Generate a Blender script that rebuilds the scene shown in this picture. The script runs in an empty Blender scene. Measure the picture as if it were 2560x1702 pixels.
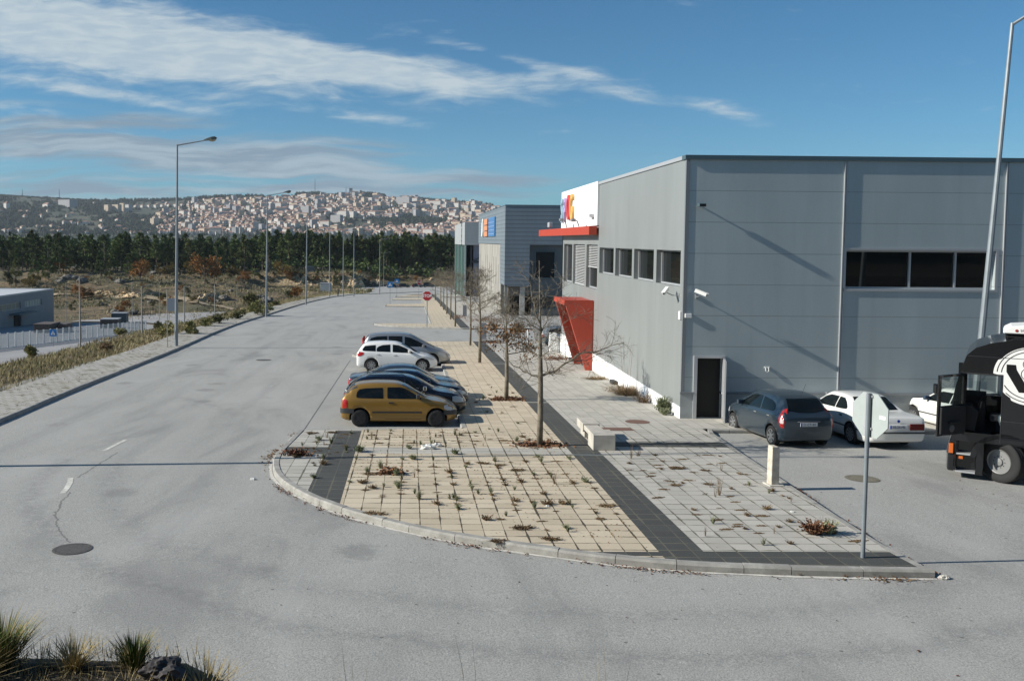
import bpy, bmesh, math, random
import numpy as np
from mathutils import Vector, Matrix
R = math.radians
random.seed(7)
scene = bpy.context.scene
COL = scene.collection

# ------------------------------------------------------------------ camera
# x = east (right of the picture), y = depth along the street, z = up; the camera stands at the origin on top of a bank.
F_, CX_, CY_, ROLL_ = 2285.0, 1056.0, 735.0, 0.0085
_yaw = math.atan((CX_ - 1024) / F_)
_pit = math.atan((CY_ - 601) / F_)
FW = Vector((math.sin(_yaw) * math.cos(_pit), math.cos(_yaw) * math.cos(_pit), -math.sin(_pit)))
RT = FW.cross(Vector((0, 0, 1))).normalized()
UP = RT.cross(FW)
RT, UP = RT * math.cos(ROLL_) + UP * math.sin(ROLL_), -RT * math.sin(ROLL_) + UP * math.cos(ROLL_)
cd = bpy.data.cameras.new("camera")
cam = bpy.data.objects.new("camera", cd)
COL.objects.link(cam)
cam.matrix_world = Matrix(((RT.x, UP.x, -FW.x, 0), (RT.y, UP.y, -FW.y, 0), (RT.z, UP.z, -FW.z, 0), (0, 0, 0, 1)))
cd.sensor_width = 36
cd.lens = 36 * F_ / 2560
cd.shift_x = (1280 - CX_) / 2560
cd.shift_y = -(851 - CY_) / 2560
cd.clip_start = 0.3
cd.clip_end = 20000
scene.camera = cam

# ------------------------------------------------------------------ node helpers
class NG:
    def __init__(s, tree):
        s.t = tree; s.n = tree.nodes; s.l = tree.links
    def node(s, typ, **kw):
        n = s.n.new(typ)
        for k, v in kw.items(): setattr(n, k, v)
        return n
    def put(s, sock, v):
        if v is None: return
        if isinstance(v, bpy.types.NodeSocket): s.l.new(v, sock)
        elif isinstance(v, (tuple, list)) and len(v) == 3 and sock.type == 'RGBA': sock.default_value = (*v, 1)
        else: sock.default_value = v
    def m(s, op, a, b=None, c=None, clamp=False):
        n = s.node('ShaderNodeMath', operation=op, use_clamp=clamp)
        s.put(n.inputs[0], a); s.put(n.inputs[1], b); s.put(n.inputs[2], c)
        return n.outputs[0]
    def mix(s, f, a, b, mode='MIX'):
        n = s.node('ShaderNodeMix', data_type='RGBA', blend_type=mode)
        s.put(n.inputs[0], f); s.put(n.inputs[6], a); s.put(n.inputs[7], b)
        return n.outputs[2]
    def noise(s, vec, scale, detail=3, rough=.55, dist=0.0):
        n = s.node('ShaderNodeTexNoise')
        s.put(n.inputs['Vector'], vec); s.put(n.inputs['Scale'], scale)
        n.inputs['Detail'].default_value = detail; n.inputs['Roughness'].default_value = rough
        n.inputs['Distortion'].default_value = dist
        return n.outputs[0]
    def ss(s, v, a, b):
        n = s.node('ShaderNodeMapRange', interpolation_type='SMOOTHSTEP')
        s.put(n.inputs[0], v); s.put(n.inputs[1], a); s.put(n.inputs[2], b)
        n.inputs[3].default_value = 0; n.inputs[4].default_value = 1
        return n.outputs[0]
    def coords(s):
        n = s.node('ShaderNodeTexCoord'); return n.outputs['Object']
    def xyz(s, v):
        n = s.node('ShaderNodeSeparateXYZ'); s.l.new(v, n.inputs[0]); return n.outputs
    def comb(s, x, y, z):
        n = s.node('ShaderNodeCombineXYZ')
        for i, v in enumerate((x, y, z)): s.put(n.inputs[i], v)
        return n.outputs[0]
    def mapv(s, v, scale=(1, 1, 1), rot=(0, 0, 0), loc=(0, 0, 0)):
        n = s.node('ShaderNodeMapping'); s.l.new(v, n.inputs[0])
        n.inputs['Scale'].default_value = scale; n.inputs['Rotation'].default_value = rot; n.inputs['Location'].default_value = loc
        return n.outputs[0]
    def between(s, v, a, b):
        return s.m('MULTIPLY', s.m('GREATER_THAN', v, a), s.m('LESS_THAN', v, b))

# ------------------------------------------------------------------ light: one sun, Nishita sky with clouds
SUN_EL, SUN_AZ = R(28), math.atan2(-.9967, -.082)      # azimuth measured from +y towards +x
SUND = Vector((math.sin(SUN_AZ) * math.cos(SUN_EL), math.cos(SUN_AZ) * math.cos(SUN_EL), math.sin(SUN_EL)))
sl = bpy.data.lights.new("sun", 'SUN'); sl.energy = 4.7; sl.angle = R(.5); sl.color = (1, .95, .86)
so = bpy.data.objects.new("sun", sl); COL.objects.link(so)
so.rotation_euler = (-SUND).to_track_quat('-Z', 'Y').to_euler()
so.location = SUND * 50

w = bpy.data.worlds.new("World"); scene.world = w; w.use_nodes = True
g = NG(w.node_tree); g.n.clear()
sky = g.node('ShaderNodeTexSky', sky_type='NISHITA')
sky.sun_disc = False; sky.sun_elevation = SUN_EL; sky.sun_rotation = SUN_AZ % (2 * math.pi)
sky.altitude = 700; sky.air_density = 1.0; sky.dust_density = .4; sky.ozone_density = 2.2
dirv = g.node('ShaderNodeTexCoord').outputs['Generated']
dx, dy, dz = g.xyz(dirv)
ady = g.m('MAXIMUM', g.m('ABSOLUTE', dy), .15)
U = g.m('DIVIDE', dx, ady); V = g.m('DIVIDE', dz, ady)
# cloud plane coordinates, streets of cirrus running slightly downhill to the right
def ell(cx, cy, rx, ry, ang):
    """soft blob in tangent coordinates given in hundredths of the view (u right, v up)"""
    u0, v0 = (cx * 1.0857 - 1024) / 2285, (601 - cy * 1.0857) / 2285
    rx, ry = rx * 1.0857 / 2285, ry * 1.0857 / 2285
    a = R(-ang); c, s_ = math.cos(a), math.sin(a)
    du = g.m('SUBTRACT', U, u0); dv = g.m('SUBTRACT', V, v0)
    p = g.m('DIVIDE', g.m('ADD', g.m('MULTIPLY', du, c), g.m('MULTIPLY', dv, s_)), rx)
    q = g.m('DIVIDE', g.m('ADD', g.m('MULTIPLY', du, -s_), g.m('MULTIPLY', dv, c)), ry)
    d2 = g.m('ADD', g.m('MULTIPLY', p, p), g.m('MULTIPLY', q, q))
    return g.m('EXPONENT', g.m('MULTIPLY', d2, -1.0))
def total(lst):
    o = None
    for (cx, cy, rx, ry, an, wt) in lst:
        e = g.m('MULTIPLY', ell(cx, cy, rx, ry, an), wt)
        o = e if o is None else g.m('ADD', o, e)
    return o
cir = total([(60, 60, 420, 95, 10, 1.25), (330, 135, 330, 62, 9, .85), (700, 152, 340, 54, 10, .9), (1000, 180, 230, 36, 6, .9),
             (1090, 118, 160, 12, 12, .42), (1330, 172, 150, 14, 9, .55), (1500, 222, 240, 20, 7, .66), (1690, 262, 90, 16, 12, .42),
             (220, 225, 330, 16, 9, .6), (880, 280, 150, 13, 6, .5), (560, 95, 250, 28, 12, .35), (60, 265, 260, 22, 10, .45),
             (1465, 286, 40, 6, 5, .35), (2300, 225, 110, 8, -25, .2)])
wv = g.comb(U, V, 0)
warp = g.node('ShaderNodeVectorMath', operation='ADD')
wn = g.node('ShaderNodeTexNoise'); g.put(wn.inputs['Vector'], wv); wn.inputs['Scale'].default_value = 6; wn.inputs['Detail'].default_value = 3
wsc = g.node('ShaderNodeVectorMath', operation='SCALE'); g.l.new(wn.outputs[1], wsc.inputs[0]); wsc.inputs['Scale'].default_value = .035
g.l.new(wv, warp.inputs[0]); g.l.new(wsc.outputs[0], warp.inputs[1])
wvw = warp.outputs[0]
n1 = g.noise(g.mapv(wvw, (9, 40, 1), (0, 0, R(9))), 1.0, 9, .66, .5)
n2 = g.noise(g.mapv(wvw, (22, 110, 1), (0, 0, R(14))), 1.0, 5, .6, .4)
nn = g.m('ADD', g.m('MULTIPLY', n1, .7), g.m('MULTIPLY', n2, .3))
dens = g.ss(g.m('ADD', g.m('MULTIPLY', cir, .74), g.m('MULTIPLY', g.m('SUBTRACT', nn, .53), 1.9)), .06, .80)
# low grey stratus sheet over the left horizon
lowm = total([(150, 330, 700, 70, 4, .8), (700, 380, 560, 45, 5, .7), (1080, 395, 170, 16, 3, .3), (300, 440, 900, 45, 0, .55)])
n3 = g.noise(g.mapv(wvw, (4, 55, 1), (0, 0, R(4))), 1.0, 6, .55, .2)
dlow = g.m('MULTIPLY', g.ss(g.m('ADD', g.m('MULTIPLY', lowm, .58), g.m('MULTIPLY', g.m('SUBTRACT', n3, .52), 2.4)), 0.0, .6), .95)
front = g.m('GREATER_THAN', dy, 0.0)
high = g.ss(dz, -.01, .02)
dens = g.m('MULTIPLY', g.m('MULTIPLY', dens, front), g.m('MULTIPLY', high, g.m('ADD', .70, g.m('MULTIPLY', g.ss(n2, .35, .65), .24))))
dlow = g.m('MULTIPLY', g.m('MULTIPLY', dlow, g.ss(lowm, .12, .45)), g.m('MULTIPLY', front, high))
n4 = g.noise(g.mapv(wvw, (6, 60, 1), (0, 0, R(3)), (4, 2, 0)), 1.0, 5, .6, .3)
# thin scattered cloud for the half of the sky behind the camera
nb = g.noise(g.mapv(dirv, (3, 3, 9)), 1.0, 6, .6)
dback = g.m('MULTIPLY', g.m('MULTIPLY', g.ss(nb, .5, .75), g.m('LESS_THAN', dy, 0.0)), .6)
tint = g.mix(1.0, sky.outputs[0], (.165, .41, .535), 'MULTIPLY')
tint = g.mix(g.m('MULTIPLY', g.ss(dz, .22, -.01), 1.0), tint, g.mix(1.0, tint, (1.12, 1.02, 1.06), 'MULTIPLY'))
c1 = g.mix(dlow, tint, g.mix(g.ss(n4, .42, .62), (1.25, 1.75, 2.25), (2.15, 2.7, 3.1)))
c2 = g.mix(dens, c1, (3.25, 3.75, 4.0))
c3 = g.mix(dback, c2, (3.0, 3.3, 3.5))
bg = g.node('ShaderNodeBackground'); bg.inputs[1].default_value = .12
g.l.new(c3, bg.inputs[0])
wo = g.node('ShaderNodeOutputWorld'); g.l.new(bg.outputs[0], wo.inputs[0])

scene.view_settings.view_transform = 'Standard'
scene.view_settings.look = 'None'
scene.view_settings.gamma = 1
scene.view_settings.exposure = .52
scene.render.engine = 'CYCLES'
scene.cycles.max_bounces = 6
scene.cycles.diffuse_bounces = 3
scene.cycles.glossy_bounces = 3
scene.cycles.volume_bounces = 0
scene.cycles.use_denoising = True

# ------------------------------------------------------------------ materials
MATS = {}
def mat(name, col=(.5, .5, .5), rough=.7, metal=0.0, var=.0, vscale=3.0, bump=0.0, bscale=60.0, spec=.5, coat=0.0, emit=None, alpha=None):
    """procedural material: a base colour with soft noise variation and optional bump"""
    if name in MATS: return MATS[name]
    m = bpy.data.materials.new(name); m.use_nodes = True
    g = NG(m.node_tree); b = g.n['Principled BSDF']
    b.inputs['Roughness'].default_value = rough; b.inputs['Metallic'].default_value = metal
    b.inputs['Specular IOR Level'].default_value = spec; b.inputs['Coat Weight'].default_value = coat
    b.inputs['Base Color'].default_value = (*col, 1)
    if var:
        n = g.noise(g.coords(), vscale, 4, .6)
        g.put(b.inputs['Base Color'], g.mix(g.ss(n, .3, .7), tuple(c * (1 - var) for c in col), tuple(min(1, c * (1 + var)) for c in col)))
    if bump:
        n = g.noise(g.coords(), bscale, 3, .6)
        bn = g.node('ShaderNodeBump'); bn.inputs['Strength'].default_value = bump; g.l.new(n, bn.inputs['Height'])
        g.l.new(bn.outputs[0], b.inputs['Normal'])
    MATS[name] = m
    return m
def custom(name, rough=.85):
    m = bpy.data.materials.new(name); m.use_nodes = True
    g = NG(m.node_tree); b = g.n['Principled BSDF']; b.inputs['Roughness'].default_value = rough
    MATS[name] = m
    return m, g, b

# ------------------------------------------------------------------ mesh helpers
def link(o, parent=None):
    COL.objects.link(o)
    if parent is not None: o.parent = parent
    return o
class MB:
    """collects shapes and links them as ONE mesh object"""
    def __init__(s): s.v = []; s.f = []; s.mi = []; s.cur = 0; s.sm = []; s.smooth = False
    def add(s, vs, fs):
        b = len(s.v); s.v += [tuple(p) for p in vs]
        for f in fs:
            s.f.append(tuple(i + b for i in f)); s.mi.append(s.cur); s.sm.append(s.smooth)
        return s
    def quad(s, *p): return s.add(p, [tuple(range(len(p)))])
    def box(s, x0, x1, y0, y1, z0, z1, M=None):
        vs = [(x, y, z) for z in (z0, z1) for y in (y0, y1) for x in (x0, x1)]
        if M is not None: vs = [tuple(M @ Vector(v)) for v in vs]
        return s.add(vs, [(0, 2, 3, 1), (4, 5, 7, 6), (0, 1, 5, 4), (2, 6, 7, 3), (0, 4, 6, 2), (1, 3, 7, 5)])
    def prism(s, poly, h0, h1, axis='z'):
        """polygon extruded along an axis; poly holds the two other coordinates"""
        n = len(poly)
        def pt(a, b, h): return {'z': (a, b, h), 'y': (a, h, b), 'x': (h, a, b)}[axis]
        vs = [pt(a, b, h0) for a, b in poly] + [pt(a, b, h1) for a, b in poly]
        fs = [tuple(range(n))[::-1], tuple(range(n, 2 * n))] + [(i, (i + 1) % n, n + (i + 1) % n, n + i) for i in range(n)]
        return s.add(vs, fs)
    def tube(s, pts, rs, n=8, cap=True, M=None):
        pts = [Vector(p) for p in pts]
        if not isinstance(rs, (list, tuple)): rs = [rs] * len(pts)
        vs = []; fs = []
        ref = Vector((0, 0, 1))
        for i, p in enumerate(pts):
            d = (pts[min(i + 1, len(pts) - 1)] - pts[max(i - 1, 0)]).normalized()
            if abs(d.dot(ref)) > .95: ref = Vector((1, 0, 0)) if abs(d.x) < .9 else Vector((0, 1, 0))
            a = d.cross(ref).normalized(); b = d.cross(a)
            for k in range(n):
                t = 2 * math.pi * k / n
                q = p + (a * math.cos(t) + b * math.sin(t)) * rs[i]
                vs.append(M @ q if M is not None else q)
        for i in range(len(pts) - 1):
            for k in range(n):
                fs.append((i * n + k, i * n + (k + 1) % n, (i + 1) * n + (k + 1) % n, (i + 1) * n + k))
        if cap:
            fs.append(tuple(range(n))[::-1]); fs.append(tuple(range((len(pts) - 1) * n, len(pts) * n)))
        return s.add(vs, fs)
    def lathe(s, prof, c=(0, 0, 0), axis='z', n=24):
        """prof = [(radius, along axis)]"""
        vs = []; fs = []
        for (r, h) in prof:
            for k in range(n):
                t = 2 * math.pi * k / n; a, b = r * math.cos(t), r * math.sin(t)
                p = {'z': (a, b, h), 'y': (a, h, b), 'x': (h, a, b)}[axis]
                vs.append((p[0] + c[0], p[1] + c[1], p[2] + c[2]))
        for i in range(len(prof) - 1):
            for k in range(n):
                fs.append((i * n + k, i * n + (k + 1) % n, (i + 1) * n + (k + 1) % n, (i + 1) * n + k))
        fs.append(tuple(range(n))[::-1]); fs.append(tuple(range((len(prof) - 1) * n, len(prof) * n)))
        return s.add(vs, fs)
    def build(s, name, mats, parent=None, loc=None):
        me = bpy.data.meshes.new(name); me.from_pydata(s.v, [], s.f)
        if not isinstance(mats, (list, tuple)): mats = [mats]
        for m in mats: me.materials.append(m)
        me.polygons.foreach_set('material_index', s.mi)
        me.polygons.foreach_set('use_smooth', s.sm)
        me.update()
        o = bpy.data.objects.new(name, me); link(o, parent)
        if loc: o.location = loc
        return o
def fixn(o):
    bm = bmesh.new(); bm.from_mesh(o.data); bmesh.ops.recalc_face_normals(bm, faces=bm.faces); bm.to_mesh(o.data); bm.free(); return o
def bevel(o, w=.01, seg=1):
    bm = bmesh.new(); bm.from_mesh(o.data)
    bmesh.ops.recalc_face_normals(bm, faces=bm.faces)
    es = [e for e in bm.edges if len(e.link_faces) == 2 and e.calc_face_angle(0) > .6]
    bmesh.ops.bevel(bm, geom=es, offset=w, segments=seg, affect='EDGES', profile=.5)
    bm.to_mesh(o.data); bm.free(); return o
def tag(o, label=None, cat=None, group=None, kind=None):
    if label: o['label'] = label
    if cat: o['category'] = cat
    if group: o['group'] = group
    if kind: o['kind'] = kind
    return o
def thing(name, loc, label, cat, group=None, rz=0.0):
    o = bpy.data.objects.new(name, None); COL.objects.link(o)
    o.location = loc; o.rotation_euler = (0, 0, rz); o.empty_display_size = .2
    return tag(o, label, cat, group)
def dup(root, loc=None, rz=None, scale=None, label=None, group=None):
    def rec(o, par):
        c = o.copy(); COL.objects.link(c)
        if par is not None:
            c.parent = par; c.matrix_parent_inverse = o.matrix_parent_inverse.copy()
        for ch in kids.get(o, ()): rec(ch, c)
        return c
    kids = {}
    def walk(o):
        kids[o] = list(o.children)
        for c_ in kids[o]: walk(c_)
    walk(root)
    r = rec(root, None)
    if loc is not None: r.location = loc
    if rz is not None: r.rotation_euler = (r.rotation_euler[0], r.rotation_euler[1], rz)
    if scale is not None: r.scale = (scale, scale, scale) if not isinstance(scale, (tuple, list)) else scale
    if label: r['label'] = label
    if group: r['group'] = group
    return r
def text_obj(name, body, size, m, parent=None, extrude=.004, M=None, sx=1.0, bold=0.0):
    c = bpy.data.curves.new('lettering', 'FONT'); c.body = body; c.size = size; c.extrude = extrude
    c.align_x = 'CENTER'; c.align_y = 'CENTER'; c.offset = bold
    t = bpy.data.objects.new('lettering', c); COL.objects.link(t)
    bpy.context.view_layer.update()
    me = bpy.data.meshes.new_from_object(t.evaluated_get(bpy.context.evaluated_depsgraph_get()))
    bpy.data.objects.remove(t); bpy.data.curves.remove(c)
    me.name = name
    me.transform(Matrix.Diagonal((sx, 1, 1, 1)))
    if M is not None: me.transform(M)
    me.materials.clear(); me.materials.append(m)
    o = bpy.data.objects.new(name, me); link(o, parent)
    return o
def basis(o, x, y):
    """matrix whose local x, y axes are the given directions, with origin o"""
    x = Vector(x).normalized(); y = Vector(y).normalized(); z = x.cross(y)
    return Matrix(((x.x, y.x, z.x, o[0]), (x.y, y.y, z.y, o[1]), (x.z, y.z, z.z, o[2]), (0, 0, 0, 1)))

# ------------------------------------------------------------------ terrain
_HY = [-50, 0, 170, 205, 240, 270, 332, 400]
_HV = [3.4, 5.05, 10.66, 12.2, 14.2, 15.6, 16.9, 17.5]
def H(y): return float(np.interp(y, _HY, _HV))
def HL(y): return 9 + .048 * y
def sst(t): t = min(1, max(0, t)); return t * t * (3 - 2 * t)
def vnoise(x, y):
    """cheap smooth bumps"""
    return (math.sin(x * .31 + 1.3 * math.sin(y * .17)) * math.sin(y * .27 + 1.1 * math.sin(x * .23)) + .5 * math.sin(x * .83 + y * .61) * math.sin(y * .97 - x * .37))
_SKX = [-3000, 0, 108, 220, 325, 434, 540, 650, 760, 870, 885, 977, 1085, 1194, 1260, 1500, 2560, 5000]
_SKY = [470, 498, 503, 508, 510, 508, 500, 497, 491, 486, 485, 496, 503, 510, 519, 545, 585, 585]
_LY = [-100, 215, 330, 400, 700, 1000, 1800, 2200]
_LV = [4.2, 19.3, 12.9, 13.2, 25, 45, 20, -8]
def hill(x, y):
    u = x / max(y, 1) * 2285 + 1024
    zr = (601 - float(np.interp(u, _SKX, _SKY))) / 2285 * 3300
    if y <= 3300:
        t = (y - 2200) / 1100
        return 8 + (zr - 8) * (t * .75 + .25 * sst(t)) + 5 * vnoise(x * .05, y * .05) * min(1, t * 3) * (1 - t)
    return zr - (y - 3300) * .12
def T(x, y):
    """height of the natural ground"""
    if y > 2200: return hill(x, y)
    if y < 400:
        h = H(y)
        lo = float(np.interp(y, _LY, _LV))
        if x < -17.6:
            wdt = 26 if y < 200 else 26 - 8 * sst((y - 200) / 60)
            t = sst((-17.6 - x) / wdt)
            z = -(h * (1 - t) + lo * t)
            if y > 225 and t > .3: z += .9 * vnoise(x, y) * sst((y - 225) / 30)
            if 112 < y < 226 and x < -40: z -= 0
            elif t > .1 and t < .95: z += .25 * vnoise(x * 1.3, y * 1.3)
            # lane at the foot of the rock cut, left of the street's far end
            mx = sst((x + 60) / 12) * sst((-7 - x) / 16)
            if y > 262:
                flat = -16.6
                top = -11.6 - .3 * sst((y - 326) / 70)
                ztar = flat if y < 318 else flat + (top - flat) * sst((y - 318) / 7)
                my = sst((y - 262) / 28) * (1 - sst((y - 360) / 30))
                z = z * (1 - mx * my) + ztar * mx * my
        else:
            z = -h
        if x >= -17.6 and y > 334:
            t = sst((y - 334) / 50); z = -(16.9 * (1 - t) + 12.9 * t) + .5 * vnoise(x, y) * t
            mx = sst((-7 - x) / 16) * (1 - sst((y - 360) / 30)); z = z * (1 - mx) + (-11.8) * mx
        # bank under and behind the camera
        if y < 9.5 and y > -60:
            e = 3.35 + .08 * vnoise(x * 2.2, 3)
            s_ = min(1, max(0, (8.2 - y) / (8.2 - e))) if y > e else 1.0
            zt = -1.825 + .06 * vnoise(x * 2, y * 2) + .37 * sst((-x - .35) / .5) * (1 - sst((-x - 14) / 12)) + max(0, -y) * .22
            z = z * (1 - s_) + zt * s_
        return z - .16
    z = -float(np.interp(y, _LY, _LV)) - .16
    return z + .6 * vnoise(x * .4, y * .4) * (1 - sst((y - 1500) / 600))
def Tn(x, y): return T(x, y) + .16
# ------------------------------------------------------------------ ground materials
m_ground, g, b = custom('scrubland', .95)
co = g.coords(); X_, Y_, Z_ = g.xyz(co)
na = g.noise(co, .035, 4, .6); nb_ = g.noise(g.mapv(co, (1, 2.2, 1)), .16, 5, .65, .5); nc = g.noise(co, 1.1, 5, .7)
c = g.mix(g.ss(nb_, .35, .62), (.066, .056, .028), (.215, .145, .075))
c = g.mix(g.m('MULTIPLY', g.ss(na, .45, .62), .7), c, (.075, .078, .036))
c = g.mix(g.m('MULTIPLY', g.ss(nc, .46, .64), .75), c, (.035, .038, .020))
c = g.mix(g.m('MULTIPLY', g.ss(g.noise(co, .28, 4, .7, 1.0), .63, .70), .7), c, (.40, .30, .185))
gn = g.node('ShaderNodeNewGeometry'); slope = g.ss(g.xyz(gn.outputs['Normal'])[2], .93, .80)
c = g.mix(g.m('MULTIPLY', slope, g.between(Y_, 225, 420)), c, g.mix(g.ss(nc, .4, .6), (.50, .38, .22), (.20, .15, .09)))
# far hillside: dark maquis broken by paler fields
f1 = g.noise(g.mapv(co, (1, .5, 2)), .012, 6, .68); f2 = g.noise(g.mapv(co, (1, .4, 2)), .05, 5, .7)
far = g.mix(g.ss(f1, .42, .62), (.030, .042, .022), (.085, .078, .042))
far = g.mix(g.m('MULTIPLY', g.ss(f2, .55, .7), .5), far, (.17, .14, .09))
far = g.mix(g.m('MULTIPLY', g.ss(f2, .5, .3), .8), far, (.022, .032, .016))
c = g.mix(g.ss(Y_, 900, 1500), c, far)
nf = g.noise(co, 14, 5, .7)
c = g.mix(g.ss(Y_, 8, 6), c, g.mix(g.ss(nf, .4, .62), (.022, .019, .014), (.11, .09, .06)))
g.put(b.inputs['Base Color'], c)
bn = g.node('ShaderNodeBump'); bn.inputs['Strength'].default_value = .7; bn.inputs['Distance'].default_value = .3
g.l.new(nc, bn.inputs['Height']); g.l.new(bn.outputs[0], b.inputs['Normal'])

m_asph, g, b = custom('asphalt', .92)
co = g.coords(); X_, Y_, Z_ = g.xyz(co)
fine = g.noise(co, 38, 3, .8); mid = g.noise(co, 5, 4, .65)
big = g.noise(g.mapv(co, (1, .35, 1)), .45, 5, .6, .6)
stre = g.noise(g.mapv(co, (1.6, .12, 1), (0, 0, R(3))), .8, 4, .6)
c = g.mix(g.ss(fine, .28, .72), (.215, .213, .198), (.462, .456, .420))
c = g.mix(g.m('MULTIPLY', g.ss(big, .50, .70), .5), c, (.185, .183, .178))
c = g.mix(g.m('MULTIPLY', g.ss(big, .5, .3), .42), c, (.42, .41, .39))
c = g.mix(g.m('MULTIPLY', g.ss(stre, .55, .8), .25), c, (.19, .19, .19))
# tyre-darkened arcs of the junction
rad = g.m('SQRT', g.m('ADD', g.m('POWER', g.m('SUBTRACT', X_, 3.5), 2.0), g.m('POWER', g.m('SUBTRACT', Y_, 24.0), 2.0)))
for r0, wd, k in ((12.4, .28, .30), (10.9, .35, .22), (14.3, .3, .2)):
    band = g.m('EXPONENT', g.m('MULTIPLY', g.m('POWER', g.m('DIVIDE', g.m('SUBTRACT', g.m('ADD', rad, g.m('MULTIPLY', big, .8)), r0 + .4), wd), 2.0), -1.0))
    band = g.m('MULTIPLY', band, g.m('MULTIPLY', g.ss(mid, .3, .6), k))
    band = g.m('MULTIPLY', band, g.m('LESS_THAN', Y_, 24.0))
    c = g.mix(band, c, (.11, .11, .115))
lane = g.m('ABSOLUTE', g.m('SUBTRACT', g.m('FRACT', g.m('DIVIDE', g.m('ADD', X_, 12.0), 1.75)), .5))
lw_ = g.m('MULTIPLY', g.m('MULTIPLY', g.ss(lane, .32, .05), g.between(X_, -11.5, -4.4)), g.m('MULTIPLY', g.m('GREATER_THAN', Y_, 24.0), g.ss(stre, .35, .65)))
c = g.mix(g.m('MULTIPLY', lw_, .22), c, (.17, .17, .165))
oil = g.node('ShaderNodeTexVoronoi'); g.put(oil.inputs['Vector'], g.mapv(co, (1, .8, 1), (0, 0, .3), (2, 5, 0))); oil.inputs['Scale'].default_value = .33
osp = g.m('MULTIPLY', g.ss(g.m('ADD', oil.outputs['Distance'], g.m('MULTIPLY', mid, .25)), .30, .18), .38)
c = g.mix(osp, c, (.10, .10, .10))
# paler wash farther up the street
c = g.mix(g.m('MULTIPLY', g.ss(Y_, 60, 110), .35), c, (.34, .335, .33))
# glints painted into the colour as sparse pale specks, then dark small stones
vor = g.node('ShaderNodeTexVoronoi'); g.put(vor.inputs['Vector'], co); vor.inputs['Scale'].default_value = 3.2
spk = g.m('LESS_THAN', vor.outputs['Distance'], .035)
c = g.mix(g.m('MULTIPLY', spk, .7), c, (.75, .75, .72))
vor = g.node('ShaderNodeTexVoronoi'); g.put(vor.inputs['Vector'], g.mapv(co, (1, 1, 1), (0, 0, .4), (3, 7, 0))); vor.inputs['Scale'].default_value = 1.6
spk = g.m('LESS_THAN', vor.outputs['Distance'], .045)
c = g.mix(g.m('MULTIPLY', spk, .6), c, (.06, .055, .05))
# thin winding crack near the manhole
ck = g.m('ABSOLUTE', g.m('SUBTRACT', X_, g.m('ADD', g.m('ADD', -7.75, g.m('MULTIPLY', g.m('POWER', g.m('SUBTRACT', Y_, 20.6), 2.0), .085)), g.m('MULTIPLY', g.noise(co, 2.2, 4, .7), .35))))
ck = g.m('MULTIPLY', g.m('LESS_THAN', ck, .022), g.between(Y_, 16.6, 20.4))
ck2 = g.m('ABSOLUTE', g.m('SUBTRACT', X_, g.m('ADD', -8.1, g.m('MULTIPLY', g.noise(co, 2.2, 4, .7), .25))))
ck2 = g.m('MULTIPLY', g.m('LESS_THAN', ck2, .02), g.between(Y_, 21.8, 24.9))
c = g.mix(g.m('MULTIPLY', g.m('MAXIMUM', ck, ck2), .55), c, (.05, .05, .05))
g.put(b.inputs['Base Color'], c)
bn = g.node('ShaderNodeBump'); bn.inputs['Strength'].default_value = .5; bn.inputs['Distance'].default_value = .02
g.l.new(fine, bn.inputs['Height']); g.l.new(bn.outputs[0], b.inputs['Normal'])

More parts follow.
